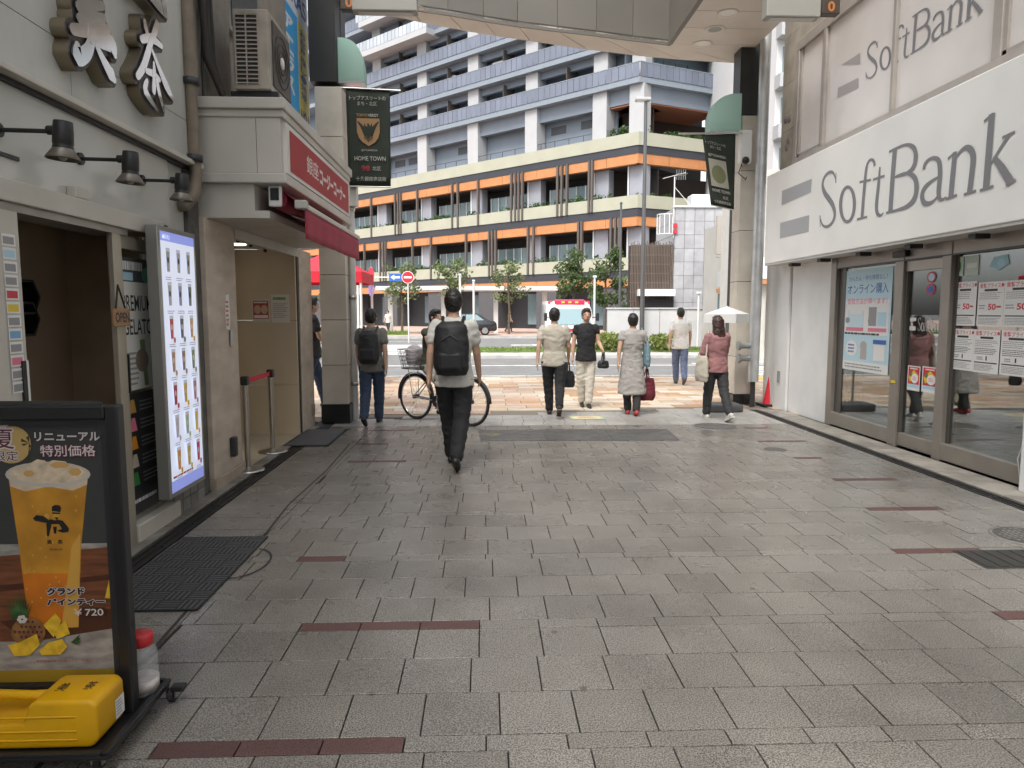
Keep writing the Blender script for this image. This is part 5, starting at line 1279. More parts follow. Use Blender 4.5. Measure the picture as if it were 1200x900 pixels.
ptext('美', 55.5, 632, 61, 637.5, LOGO, .05); ptext('茶', 68, 632, 74, 637.5, LOGO, .05); ptext('BICHA TEA', 59, 642.5, 74, 644.5, LOGO, .0)
PTW = M('poster lettering pale', (.60, .55, .54), .5); PMR = M('poster maroon', (.10, .012, .03), .5)
ptext('リニューアル', 41, 506, 117, 517, PTW, .05, LOGO, .03); ptext('特別価格', 48, 521, 112, 535, PTW, .04, PMR, .03)
p.poly(Q(ell(14, 521, 23, 22)), M('poster badge gold', (.48, .33, .12), .5)); p.poly(Q([(32, 543), (35, 520), (36, 520), (34, 543)]), M('poster palm', (.05, .045, .02), .5))
for a in range(6): p.poly(Q([(35, 519), (35 + 11 * math.cos(a - .4), 517 - 7 * math.sin(a - .4)), (35 + 10 * math.cos(a), 518 - 6 * math.sin(a))]), MATS['poster palm'])
for a in range(5): p.poly(Q(ell(4 + 4 * math.cos(a * 1.26), 497 + 4 * math.sin(a * 1.26), 3, 3, 8)), PTW)
ptext('夏', -6, 503, 16, 526, PMR, .04, PTW, .04); ptext('限定', -6, 528, 22, 540, PMR, .03, PTW, .04)
# pineapple and slices
p.poly(Q(ell(34, 740, 20, 17)), PSK)
for i in range(-3, 4):
    for j in range(-2, 3):
        if abs(i) * .9 + abs(j) * 1.0 < 3.6: p.poly(Q(ell(34 + i * 5.2 + (j % 2) * 2.6, 740 + j * 6, 1.7, 1.7, 6)), PMR)
for a in range(-5, 6): p.poly(Q([(22 + 1.2 * a, 726), (26 + 1.2 * a, 726), (24 + 3.0 * a, 690 + abs(a) * 3.2)]), PLF)
for a in range(6): p.poly(Q(ell(27 + 3.6 * math.cos(a), 725 + 3 * math.sin(a), 2.6, 2.2, 7)), PTW)
for pts in ([(52, 732), (66, 718), (73, 726), (64, 746)], [(62, 737), (78, 727), (83, 742), (68, 748)], [(10, 755), (24, 752), (44, 742), (48, 755), (36, 767), (18, 768)], [(47, 762), (58, 752), (74, 748), (80, 757), (72, 766), (50, 767)]): p.poly(Q(pts), PINE)
p.poly(Q([(124, 700), (134, 655), (140, 655), (140, 702)]), PINE)
for a in range(5): p.poly(Q([(84, 752), (95 + a, 742 + a * 4), (90, 754)]), PLF)
ptext('グランド', 56, 687, 100, 697, LOGO, .11, PTW, .07); ptext('パインティー', 56, 700, 124, 709, LOGO, .11, PTW, .07)
p.poly(Q([(97, 711), (124, 711), (124, 722), (97, 722)]), M('poster price dark', (.05, .016, .009), .5)); ptext('￥720', 88, 712, 122, 721, PTW, .06)
ptext('表示価格はすべて税込です。写真はイメージです。', 44, 771, 134, 775.5, M('poster small red', (.35, .05, .03), .5), .01)
p.obj('poster', st)
# yellow water tank used as ballast
TY = M('tank yellow', (.70, .37, .004), .42, var=.06, vs=6, bump=.06, bs=40, dirt=.08, ds=5)
tk = thing('water_tank', 'yellow plastic water tank lying on the sign stand base', 'tank', (-1.6, 2.37, .07))
prof = [(-1.92, .073), (-1.315, .073), (-1.292, .10), (-1.292, .222), (-1.312, .24), (-1.49, .24), (-1.515, .225), (-1.535, .165), (-1.70, .155), (-1.76, .205), (-1.92, .215)]
bm = bmesh.new(); vs = [bm.verts.new((x, 2.285, z)) for x, z in prof]; f = bm.faces.new(vs); ex = bmesh.ops.extrude_face_region(bm, geom=[f])
for v in [e for e in ex['geom'] if isinstance(e, bmesh.types.BMVert)]: v.co.y += .185
bmesh.ops.recalc_face_normals(bm, faces=bm.faces); bmesh.ops.bevel(bm, geom=[e for e in bm.edges], offset=.016, segments=3, affect='EDGES', profile=.5, clamp_overlap=True)
b = MB(); b.bm(bm, True); bm.free(); b.obj('body', TY, tk)
b = MB(); b.tube([(-1.50, 2.38, .21), (-1.56, 2.38, .213), (-1.68, 2.38, .22), (-1.76, 2.38, .205)], [.02, .016, .016, .022], 12); b.obj('handle', TY, tk)
for z in (.105, .135, .185):
    b = MB(); b.tube([(-1.9, 2.286, z), (-1.36, 2.286, z)], .004, 6); b.obj('rib', TY, tk)
b = MB(); b.lathe((-1.80, 2.37, .21), [(.042, 0), (.046, .005), (.046, .035), (.042, .04)], 20); b.obj('cap', M('cap red', (.45, .012, .02), .45), tk)
p = Print((-1.48, 2.32, .2412), (.17, 0, 0), (0, .12, 0), (0, 0, 1), .0003); p.text('美', .08, .25, .2, .45, PBLACK, .02); p.text('茶', .6, .3, .2, .45, PBLACK, .02); p.obj('marking', tk)
p = Print((-1.2912, 2.40, .105), (0, .06, 0), (0, 0, .07), (1, 0, 0), .0003); p.rect(0, 0, 1, 1, PWHITE); p.lines(.1, .1, .9, .9, 5, PGREY, .4, 2); p.obj('label_sheet', tk)
# clear jar with red lid
c = Vector((-1.315, 2.645, .072)); t = thing('plastic_jar', 'clear plastic jar with red screw lid behind the sign post', 'jar', c)
JG = bpy.data.materials.new('jar plastic'); MATS['jar plastic'] = JG; JG.use_nodes = True
bb = JG.node_tree.nodes['Principled BSDF']; bb.inputs['Base Color'].default_value = (.8, .82, .83, 1); bb.inputs['Roughness'].default_value = .12; bb.inputs['Alpha'].default_value = .25
b = MB(); b.lathe(c, [(.05, 0), (.058, .01), (.058, .15), (.052, .175), (.04, .19), (.04, .2)], 24); b.obj('body', JG, t)
b = MB(); b.lathe(c, [(.043, .19), (.046, .192), (.046, .228), (.042, .234), (.001, .235)], 24); b.obj('lid', M('lid red', (.55, .03, .035), .4), t)
b = MB(); b.lathe(c, [(.0585, .02), (.0588, .02), (.0588, .06), (.0585, .06)], 24); b.obj('label_band', M('jar label', (.55, .5, .48), .6, var=.2, vs=30), t)
b = MB()
for i in range(40):
    a = random.Random(i); b.ball((c.x + a.uniform(-.03, .03), c.y + a.uniform(-.03, .03), c.z + .012 + a.random() * .02), .008, 6, 4)
b.obj('coin', M('coins', (.4, .38, .34), .35, .8), t)
# ================================================================ across the road: the big balconied building
CR = Vector((11.94, 56.0)); a1, a2 = R(46.6), R(66.8)
DL = Vector((-math.sin(a1), math.cos(a1))); DR = Vector((math.sin(a2), math.cos(a2)))
NL = Vector((-DL.y, DL.x)) if (-DL.y * 0 + DL.x) < 0 else Vector((DL.y, -DL.x)); NRm = Vector((DR.y, -DR.x))
_h = (NL + NRm).normalized(); _k = 1 / _h.dot(NL)
def cpt(off): return CR + _h * (_k * off)
def lpt(u, off): return CR + DL * u + NL * off
def rpt(w, off): return CR + DR * w + NRm * off
UE, WE = 60.0, 12.0
def band(z0, z1, o_out, o_in, u=UE, w=WE):
    b = MB(); a = lpt(u, o_out); c = cpt(o_out); d = rpt(w, o_out); e = rpt(w, o_in); f = cpt(o_in); g = lpt(u, o_in)
    b.prism([(q.x, q.y, z0) for q in (a, c, d, e, f, g)], (0, 0, z1 - z0)); return b
def lbox(b, u0, u1, z0, z1, o_out, o_in):
    q = [lpt(u0, o_out), lpt(u1, o_out), lpt(u1, o_in), lpt(u0, o_in)]; b.prism([(p.x, p.y, z0) for p in q], (0, 0, z1 - z0)); return b
def rbox(b, w0, w1, z0, z1, o_out, o_in):
    q = [rpt(w0, o_out), rpt(w1, o_out), rpt(w1, o_in), rpt(w0, o_in)]; b.prism([(p.x, p.y, z0) for p in q], (0, 0, z1 - z0)); return b
CREAM = M('parapet cream', (.36, .36, .285), .7, var=.05, vs=.8); SLATE = M('band slate', (.033, .037, .048), .6, var=.06, vs=1); ORNG = M('fascia orange', (.46, .20, .08), .6, var=.08, vs=1.5)
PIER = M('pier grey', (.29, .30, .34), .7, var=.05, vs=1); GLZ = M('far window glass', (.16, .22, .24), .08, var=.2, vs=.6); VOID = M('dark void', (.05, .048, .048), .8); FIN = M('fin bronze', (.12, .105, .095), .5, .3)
WCOL = M('column white', (.40, .405, .415), .7, var=.03, vs=1); BLG = M('wall blue grey', (.19, .225, .27), .7, var=.05, vs=.8); RAIL = M('balcony glass', (.15, .17, .22), .3, 0, island=.10, var=.06, vs=.5); SLABE = M('slab edge', (.21, .245, .285), .7, var=.05)
FRW = M('window frame white', (.6, .61, .62), .5)
bd = thing('civic_building', 'large white, grey and orange terraced building across the road', 'building', (CR.x, CR.y, 0))
def bx(name, mt, fn, *a): b = MB(); fn(b, *a); return b.obj(name, mt, bd)
# ground floor
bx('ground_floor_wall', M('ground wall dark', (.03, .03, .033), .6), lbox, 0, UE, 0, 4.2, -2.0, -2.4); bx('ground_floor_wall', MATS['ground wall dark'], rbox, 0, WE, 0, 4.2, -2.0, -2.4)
u = 1.0; i = 0
while u < 50:
    bx('ground_pier', M('ground pier', (.075, .075, .08), .7, var=.06), lbox, u, u + 2.2, 0, 3.5, -.2, -1.9); bx('shop_window', GLZ, lbox, u + 2.6, u + 4.6, .4, 3.2, -1.9, -2.0)
    u += 7.1; i += 1
bx('ground_pier', MATS['ground pier'], rbox, .6, 3.2, 0, 3.5, -.2, -1.9)
levels = [(5.85, 4.85, 4.25, 3.55), (10.65, 9.65, 9.02, 8.28), (15.42, 14.42, 13.82, 13.05)]
PLANT = leafmat('planter leaf', (.05, .10, .025))
def leaves(b, c, rx_, ry_, rz_, n, s, r):
    for _ in range(n):
        while True:
            q = Vector((r.uniform(-1, 1), r.uniform(-1, 1), r.uniform(-1, 1)))
            if q.length < 1: break
        p = Vector((c[0] + q.x * rx_, c[1] + q.y * ry_, c[2] + q.z * rz_)); d = Vector((r.uniform(-1, 1), r.uniform(-1, 1), r.uniform(-1, 1))).normalized(); e = d.orthogonal().normalized(); f = d.cross(e)
        ss = s * r.uniform(.6, 1.3); b.add([p - e * ss * .5, p + f * ss * .35, p + e * ss * .6, p - f * ss * .35], [[0, 1, 2, 3]], False)
for k, (zp, zpb, zd, zo) in enumerate(levels):
    band(zpb, zp, 0, -.3).obj('parapet', CREAM, bd); band(zd, zpb - .003, -.06, -.6).obj('slate_band', SLATE, bd)
    # orange fascia in lengths
    u = 0; r = random.Random(k)
    cuts = [0, 3.0, 7.1, 10.2, 14.2, 17.3, 21.3, 24.4, 28.4, 31.5, 35.5, 39, 43, 47, 51, 55, 59]
    for u0, u1 in zip(cuts[:-1], cuts[1:]): bx('orange_panel', ORNG, lbox, u0 + .03, u1, zo, zd - .003, -.10, -.55)
    for w0 in range(0, 12, 3): bx('orange_panel', ORNG, rbox, w0 + .03, w0 + 3, zo, zd - .003, -.10, -.55)
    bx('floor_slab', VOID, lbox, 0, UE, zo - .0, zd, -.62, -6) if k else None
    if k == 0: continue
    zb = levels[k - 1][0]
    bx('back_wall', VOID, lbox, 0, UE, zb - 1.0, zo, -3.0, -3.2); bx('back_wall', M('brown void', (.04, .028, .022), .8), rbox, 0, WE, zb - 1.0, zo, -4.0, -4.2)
    n = 0
    for c0 in (-.2, 3.2, 10.3, 17.4, 24.5, 31.6, 38.7, 45.8):
        wdt = 1.3 if c0 > 0 else 1.4
        bx('pier', PIER, lbox, c0, c0 + wdt, zb - .9, zo, -.75, -1.5); bx('drain_pipe', FRW, lbox, c0 + wdt + .06, c0 + wdt + .2, zb - .9, zo, -.72, -.86)
        if c0 < 0: continue
        # window band with real mullions between piers
        w = bx('window', GLZ, lbox, c0 + 1.8, c0 + 6.6, zb - .9, zb + 1.55, -1.5, -1.56)
        for m_ in range(6):
            b = MB(); lbox(b, c0 + 1.8 + m_ * .95, c0 + 1.88 + m_ * .95, zb - .9, zb + 1.55, -1.44, -1.5); b.obj('mullion', FRW, w)
    # bronze fins in front
    fins = ([33.23, 29.21, 28.7, 28.33, 25.74, 20.66, 19.89, 17.19, 13.06, 12.6, 12.19, 11.76, 7.85, 7.4, 6.85, 4.6, 4.3] if k == 2 else [34.57, 31.84, 31.3, 30.9, 26.57, 23.78, 18.82, 15.8, 15.4, 14.99, 11.1, 10.47, 5.62, 5.3, 2.42, 2.0, 1.63])
    for f_ in fins: bx('fin', FIN, lbox, f_ - .1, f_ + .08, zb - 1.0, zd, .12, -.1)
    # greenery in the terraces
    b = MB(); r = random.Random(40 + k)
    for _ in range(46):
        u = r.uniform(1.5, 36); c = lpt(u, -.55); leaves(b, (c.x, c.y, zb + .15), .5, .35, r.uniform(.15, .5), 30, .22, r)
    for _ in range(6):
        w = r.uniform(.5, 9); c = rpt(w, -.55); leaves(b, (c.x, c.y, zb + .1), .5, .35, .25, 26, .22, r)
    b.obj('terrace_planting', PLANT, bd, 'stuff')
# tall white columns and blue-grey walls above the third parapet
zb = 15.42
bx('back_wall', BLG, lbox, 3.0, UE, zb - 1, 19.1, -1.6, -1.8)
for i, c0 in enumerate((3.2, 10.4, 17.5, 24.6, 31.7, 38.8, 45.9)): bx('column', WCOL, lbox, c0, c0 + 1.35, zb - 1, 19.1, -.3, -1.5); bx('drain_pipe', FRW, lbox, c0 + 1.45, c0 + 1.6, zb - .5, 18.6, -.9, -1.05)
bx('column', WCOL, lbox, -.2, 1.1, zb - 1, 19.1, -.35, -1.4)
for c0, c1 in ((1.1, 3.2), (4.55, 10.4), (11.75, 17.5), (18.85, 24.6), (25.95, 31.7), (33.05, 38.8)): bx('beam', BLG, lbox, c0, c1, 17.9, 19.1, -.7, -1.3)
for c0 in (5.0, 8.2, 19.8, 27.2, 29.4): bx('louvre', M('louvre dark', (.06, .065, .075), .6), lbox, c0, c0 + 1.6, 16.9, 17.55, -1.56, -1.6)
bx('beam', BLG, rbox, .9, 7.7, 17.85, 19.1, -.5, -1.3); bx('terrace_ceiling', M('terrace ceiling', (.28, .11, .06), .7), rbox, .3, 8.4, 17.75, 17.84, -.55, -5)
bx('terrace_ceiling', MATS['terrace ceiling'], lbox, .3, 3.1, 17.75, 17.84, -.75, -4)
bx('back_wall', MATS['brown void'], rbox, 1.5, WE, zb - 1, 17.8, -4.4, -4.6); bx('back_wall', MATS['brown void'], lbox, .2, 3.0, zb - 1, 17.8, -2.4, -2.6); bx('column', WCOL, rbox, 7.8, 9.3, zb - 1, 19.1, -.4, -1.6)
bx('terrace_rail', M('rail dark', (.08, .09, .11), .5, .3), lbox, 1, 40, 16.0, 16.05, -.4, -.45)
for i in range(26): bx('rail_post', MATS['rail dark'], lbox, 1 + i * 1.5, 1.04 + i * 1.5, 15.42, 16.0, -.41, -.45)
b = MB(); r = random.Random(77)
for u, n in ((1.6, 90), (2.4, 70)): c = lpt(u, -.5); leaves(b, (c.x, c.y, zb + .3), .55, .4, .45, n, .25, r)
for w in (1.2, 3.2, 4.0, 5.0, 6.2): c = rpt(w, -.5); leaves(b, (c.x, c.y, zb + .25), .5, .35, .45 if w < 2 else .2, 50, .22, r)
b.obj('terrace_planting', PLANT, bd, 'stuff')
# residential floors with glass balustrades
r9 = random.Random(99); DKW = M('balcony back dark', (.14, .16, .19), .5, var=.2, vs=.7)
for fl in range(6):
    z = 19.1 + fl * 3.05
    uend = UE; ustart = 0
    b = band(z, z + .42, 0, -2.2); b.obj('floor_slab', SLABE, bd)
    b = MB(); L = 38; n = 0; u = 0.05
    while u < L: lbox(b, u, u + .58, z + .45, z + 1.48, .04, .02); u += .62
    w = .05
    while w < 9.2: rbox(b, w, w + .58, z + .45, z + 1.48, .04, .02); w += .62
    b.obj('balustrade', RAIL, bd)
    b = MB(); lbox(b, 0, L, z + 1.48, z + 1.54, .06, -.02); rbox(b, 0, 9.3, z + 1.48, z + 1.54, .06, -.02); b.obj('handrail', SLABE, bd)
    bx('back_wall', BLG, lbox, 0, UE, z + .42, z + 3.05, -1.9, -2.1); bx('back_wall', BLG, rbox, 0, WE, z + .42, z + 3.05, -1.9, -2.1)
    for c0 in (3.2, 10.4, 17.5, 24.6, 31.7): bx('column', WCOL, lbox, c0, c0 + 1.35, z + .42, z + 3.05, -.4, -1.6)
    bx('column', WCOL, lbox, -.2, 1.0, z + .42, z + 3.05, -.5, -1.5); bx('column', WCOL, rbox, 7.9, 9.4, z + .42, z + 3.05, -.4, -1.6)
    for c0 in (4.9, 12.0, 19.2, 26.3):
        [bx('balcony_door', r9.choices((DKW, GLZ, M('curtain pale', (.4, .4, .38), .8), M('curtain beige', (.3, .27, .22), .8)), (4, 4, 1, 1))[0], lbox, c0 + q * 1.25, c0 + q * 1.25 + 1.2, z + .42, z + 2.35, -1.86, -1.9) for q in range(4)]
        bx('outdoor_unit', M('unit white', (.5, .5, .49), .6), lbox, c0 + 1.2 + r9.random() * 3, c0 + 2.0 + r9.random(), z + 1.5, z + 2.1, -.9, -1.2) if r9.random() < .5 else None
        bx('partition', FIN, lbox, c0 + 2.3, c0 + 2.36, z + .42, z + 2.75, -.3, -1.85)
        bx('beam', BLG, lbox, c0 - .35, c0 + 5.5, z + 2.45, z + 3.05, -.8, -1.2)
    for m_ in range(5): bx('balcony_door', GLZ, rbox, 1.2 + m_ * 1.2, 2.3 + m_ * 1.2, z + .6, z + 2.6, -1.8, -1.9)
# white stepped wing at the far left of the upper floors
for fl in range(4):
    z = 28.1 + fl * 3.05; u0, u1 = 23.0, 33.5
    bx('white_slab', WCOL, lbox, u0, u1, z, z + .55, 1.0, -2); b = MB(); u = u0
    while u < u1: lbox(b, u, u + .52, z + .58, z + 1.5, 1.0, .97); u += .58
    b.obj('balustrade', M('balcony glass pale', (.42, .46, .5), .15, island=.2), bd)
    bx('white_wall', WCOL, lbox, u0, u1, z + .55, z + 3.05, -1.0, -1.3)
# mass behind so no sky shows through
bx('core', VOID, lbox, 9, UE, 4, 40, -6, -20); bx('core', VOID, rbox, 6, WE, 4, 38, -7, -20); bx('core', VOID, lbox, 4, 9.1, 19.2, 38, -6, -12)

# pale neighbour blocks
def block(name, label, x0, x1, y0, y1, h, mt, floors, cols):
    t = thing(name, label, 'building', ((x0 + x1) / 2, y0, 0)); part('wall', mt, t, x0, x1, y0, y1, 0, h)
    fh = h / floors; cw = (x1 - x0) / cols
    for i in range(floors):
        part('balcony', WCOL, t, x0 - .1, x1 + .1, y0 - .9, y0 - .002, i * fh + .05, i * fh + .9)
        for j in range(cols): part('window', GLZ, t, x0 + j * cw + cw * .15, x0 + j * cw + cw * .85, y0 - .05, y0 + .05, i * fh + 1.0, i * fh + fh * .88)
    return t
block('apartment_block', 'white apartment block with balconies between right column and phone shop', 18.5, 36, 46, 60, 34, M('far wall white', (.6, .6, .6), .8, var=.05, vs=.4), 11, 7)

# grey tiled service tower with lattice screen, and the low wall before it
Yt = 36.0; tl, tr_ = gy(790, 300, Yt), gy(850, 300, Yt); zt_ = gy(790, 243, Yt).z
tw = thing('tiled_tower', 'grey tiled block with rooftop ladder and aerial beyond the road', 'building', (tl.x, Yt, 0))
part('core', M('tile joint', (.27, .27, .27), .8), tw, tl.x + .02, tr_.x + 2.0, Yt + .02, Yt + 4, 0, zt_ - .02)
TG = M('tower tile', (.37, .37, .385), .6, orand=.08, var=.1, vs=2.5); ncol, nrow = 6, 10; cw = (tr_.x + .4 - tl.x) / ncol; ch = zt_ / nrow
for i in range(ncol):
    for j in range(nrow): part('wall_tile', TG, tw, tl.x + i * cw + .012, tl.x + (i + 1) * cw - .008, Yt - .02, Yt + .02, j * ch + .008, (j + 1) * ch - .008)
for j in range(nrow): part('wall_tile', TG, tw, tl.x - .0, tl.x + .02, Yt + .03, Yt + 3.9, j * ch + .012, (j + 1) * ch - .012)
part('coping', WHITE, tw, tl.x - .1, tr_.x + .6, Yt - .1, Yt + .1, zt_, zt_ + .08)
q = gy(826, 237, Yt); part('roof_tank', M('tank white', (.6, .62, .64), .5), tw, q.x - .5, q.x + .6, Yt + .6, Yt + 1.4, zt_ + .1, zt_ + .75, b=.05)
# aerial and ladder cage
q = gy(790, 240, Yt); hx = gy(790, 207, Yt).z
b = MB(); b.cyl((q.x, Yt, zt_ - 1.5), (q.x, Yt, hx), .03, n=6); b.cyl((q.x, Yt, hx - .5), (q.x + 1.0, Yt + .2, zt_), .015, n=5); b.obj('aerial_mast', WHITE, tw)
b = MB(); b.cyl((q.x - .6, Yt, hx - .1), (q.x + .55, Yt, hx + .2), .02, n=5)
for k in range(5): e = q.x + .1 + k * .11; b.cyl((e, Yt - .4, hx + .1), (e, Yt + .4, hx + .1), .012, n=5); b.cyl((e, Yt, hx - .15), (e, Yt, hx + .35), .012, n=5)
b.obj('aerial', STEEL, tw)
b = MB(); z0, z1 = gy(780, 275, Yt).z, gy(780, 252, Yt).z
for k in range(6): a_ = math.pi * k / 5; b.cyl((q.x - .45 - .4 * math.cos(a_), Yt - .05 - .4 * math.sin(a_), z0), (q.x - .45 - .4 * math.cos(a_), Yt - .05 - .4 * math.sin(a_), z1), .02, n=5)
for zz in (z0, z1): b.tube([(q.x - .45 - .4 * math.cos(math.pi * k / 8), Yt - .05 - .4 * math.sin(math.pi * k / 8), zz) for k in range(9)], .025, 5)
b.obj('ladder_cage', WHITE, tw)
for k in range(2): qq = gy(791, 264 + k * 7, Yt - .1); part('warning_plate', PRED, tw, qq.x - .12, qq.x + .12, Yt - .12, Yt - .1, qq.z - .1, qq.z + .1)
ls = thing('lattice_screen', 'brown lattice screen beside the grey tiled block', 'screen', (gy(765, 380, Yt).x, Yt, 0)); xl, xr = gy(739, 320, Yt).x, tl.x - .03; zl0, zl1 = 0, gy(765, 282, Yt).z
part('backing', M('screen void', (.05, .045, .04), .8), ls, xl, xr, Yt + .6, Yt + .65, 0, zl1 - .2); BRN = M('screen batten', (.16, .12, .095), .6, orand=.15); r = random.Random(9)
for i in range(27):
    x = xl + (xr - xl) * (i + .5) / 27; part('batten', BRN, ls, x - .018, x + .018, Yt + .05, Yt + .12, 0, zl1 * (1 - .04 * r.random()))
for j in range(11):
    z = zl1 * (j + .5) / 11; part('rail', BRN, ls, xl, xr, Yt + .13, Yt + .18, z - .03, z + .03)
a_ = gy(747, 339, Yt - .1); c_ = gy(789, 347, Yt - .1); part('white_beam', WHITE, ls, a_.x, c_.x, Yt - .5, Yt + .02, c_.z, a_.z); a_ = gy(752, 350, Yt); c_ = gy(789, 361, Yt); part('shadow_box', VOID, ls, a_.x, c_.x, Yt - .04, Yt + .03, c_.z, a_.z)
lw = gy(712, 362, 33.5); rw = gy(835, 362, 33.5); t = thing('low_wall', 'plain pale grey wall beyond the road on the right', 'wall', (lw.x, 33.5, 0)); WLG = M('wall pale grey', (.50, .50, .50), .75, var=.06, vs=1.5)
for i in range(4): part('wall_panel', WLG, t, lw.x + (rw.x - lw.x) * i / 4, lw.x + (rw.x - lw.x) * (i + 1) / 4 - .02, 33.5, 33.7, -.1, lw.z)
part('coping', WLG, t, lw.x - .05, rw.x + .05, 33.45, 33.75, lw.z, lw.z + .06)
# shop buildings at the right, glimpsed round the column
s1 = thing('side_building', 'beige building with projecting signs behind the right column', 'building', (13.2, 30, 0)); xa, xb = gy(846, 300, 29).x, gy(868, 300, 29).x
part('wall', M('side wall beige', (.45, .43, .39), .8, var=.08, vs=.8), s1, xa + .5, xb + 4, 29, 33, 0, gy(850, 256, 29).z)
for (y0, y1) in ((253, 298), (300, 302)): a_, c_ = gy(840, y0, 28.6), gy(855, y1, 28.6); part('sign_panel', M('side panel', (.4, .37, .33), .6), s1, a_.x, c_.x, 28.5, 28.7, c_.z, a_.z)
a_, c_ = gy(843, 318, 28.4), gy(857, 337, 28.4); part('awning', M('side awning', (.45, .46, .48), .6), s1, a_.x, c_.x, 28.0, 28.6, c_.z, a_.z); a_, c_ = gy(842, 338, 28.3), gy(858, 343, 28.3); part('orange_fascia', ORNG, s1, a_.x, c_.x, 27.9, 28.6, c_.z, a_.z); a_, c_ = gy(843, 344, 28.3), gy(858, 366, 28.3); part('shop_window', GLZ, s1, a_.x, c_.x, 28.2, 28.5, c_.z, a_.z)
a_, c_ = gy(857, 250, 14), gy(864, 362, 14); vs_ = thing('projecting_sign', 'narrow white sign with red letters left of the right column', 'sign', (a_.x, 14, 0)); part('board', WHITE, vs_, a_.x, c_.x, 14, 14.1, c_.z, a_.z); p = Print((a_.x, 13.995, gy(860, 340, 14).z), (c_.x - a_.x, 0, 0), (0, 0, gy(860, 292, 14).z - gy(860, 340, 14).z), (0, -1, 0)); p.text('INFORMATION', .2, 0, .6, 1, PRED, .02, vertical=True); p.obj('lettering', vs_)
part('post', STEEL, vs_, c_.x + .01, c_.x + .07, 14.02, 14.1, 0, a_.z)
s2 = thing('corner_shop', 'small shop with orange fascia glimpsed beside the right column', 'building', (9.7, 22.6, 0)); a_, c_ = gy(893, 306, 22.6), gy(935, 306, 22.6)
part('wall', M('corner wall', (.5, .48, .44), .8, var=.06), s2, a_.x - .2, c_.x + 3, 22.6, 26, -.1, 6); z0, z1 = gy(905, 333, 22.5).z, gy(905, 327, 22.5).z; part('orange_fascia', ORNG, s2, a_.x - .2, c_.x + 2, 22.3, 22.6, z0, z1); a2_, c2_ = gy(899, 353, 22.5), gy(911, 407, 22.5); part('doorway', VOID, s2, a2_.x, c2_.x, 22.5, 22.62, c2_.z, a2_.z)
p = Print((a_.x, 22.28, gy(905, 325, 22.4).z), (1.6, 0, 0), (0, 0, .42), (0, -1, 0)); p.rect(-.1, -.1, 1.1, 1.5, PWHITE); p.lines(0, .9, .9, 1.4, 1, PRED, .6, 4); p.text('KITCHEN', .05, .1, .8, .5, PRED, .02); p.obj('fascia_lettering', s2)
part('sidewalk_edge', KERB, s2, a_.x - 1, c_.x + 3, 21.3, 22.6, -.12, .0)

# ---------------------------------------------------------------- street furniture
POLE = M('street pole grey', (.12, .12, .12), .4, .5); PWT = M('street pole white', (.62, .62, .6), .5)
q = gy(757, 118, 33); t = thing('street_lamp', 'tall grey street lamp with flat lamp head', 'street lamp', (q.x, 33, 0)); b = MB(); b.tube([(q.x, 33, -.1), (q.x, 33, q.z)], [.12, .07], 10); b.obj('pole', POLE, t)
e = gy(748, 117, 33); b = MB(); b.cbox(e.x - .12, q.x + .2, 32.8, 33.2, q.z - .02, q.z + .12, .03); b.obj('lamp_head', M('lamp head', (.4, .4, .4), .4), t); b = MB(); b.box(e.x - .08, e.x + .35, 32.85, 33.15, q.z - .035, q.z - .022); b.obj('lens', PWHITE, t)
q = gy(728, 238, 35); t = thing('street_pole', 'thin dark pole left of the tall street lamp', 'pole', (q.x, 35, 0)); b = MB(); b.tube([(q.x, 35, -.1), (q.x, 35, q.z)], [.09, .05], 8); b.obj('shaft', POLE, t); b = MB(); b.ball((q.x, 35, q.z), .07); b.obj('finial', POLE, t)
# no-entry and one-way signs
Ys = 38; q = gy(478, 325, Ys); t = thing('no_entry_sign', 'round red no entry sign on a white pole', 'road sign', (q.x, Ys, 0)); b = MB(); b.cyl((q.x, Ys, -.1), (q.x, Ys, q.z + .3), .035, n=8); b.obj('pole', PWT, t)
b = MB(); b.cyl((q.x, Ys - .05, q.z), (q.x, Ys - .03, q.z), .33, n=28); b.obj('disc', PRED, t); p = Print((q.x, Ys - .052, q.z), (1, 0, 0), (0, 0, 1), (0, -1, 0), .004); p.disc(0, 0, .32, PWHITE, n=28); p.disc(0, 0, .295, M('sign bright red', (.7, .015, .03), .4), n=28); p.rect(-.2, -.05, .2, .05, PWHITE); p.obj('symbol', t)
a_, c_ = gy(464, 325, Ys), q; t2 = thing('one_way_sign', 'blue one-way arrow plate left of the no entry sign', 'road sign', (a_.x, Ys, a_.z - .2)); b = MB(); b.box(a_.x - .36, a_.x + .3, Ys - .05, Ys - .03, a_.z - .2, a_.z + .2); b.obj('plate', PBLUE, t2); p = Print((a_.x - .03, Ys - .053, a_.z), (1, 0, 0), (0, 0, 1), (0, -1, 0), .004); p.poly([(-.25, 0), (-.05, .14), (-.05, .05), (.24, .05), (.24, -.05), (-.05, -.05), (-.05, -.14)], PWHITE); p.obj('arrow', t2); b = MB(); b.cyl((a_.x - 2.2, Ys, a_.z), (q.x, Ys, a_.z), .03, n=6); b.obj('bracket', PWT, t2)
q = gy(435, 313, 34); t = thing('parking_sign_post', 'white post with a red and blue round sign left of the arrow plate', 'road sign', (q.x, 34, 0)); b = MB(); b.cyl((q.x, 34, -.1), (q.x, 34, q.z), .05, n=8); b.obj('pole', PWT, t); p = Print((q.x, 33.93, q.z - .9), (1, 0, 0), (0, 0, 1), (0, -1, 0), .004); p.disc(0, .55, .14, PRED, .34); p.disc(0, -.15, .14, M('sign violet', (.2, .14, .45), .5), .34); p.obj('plates', t)
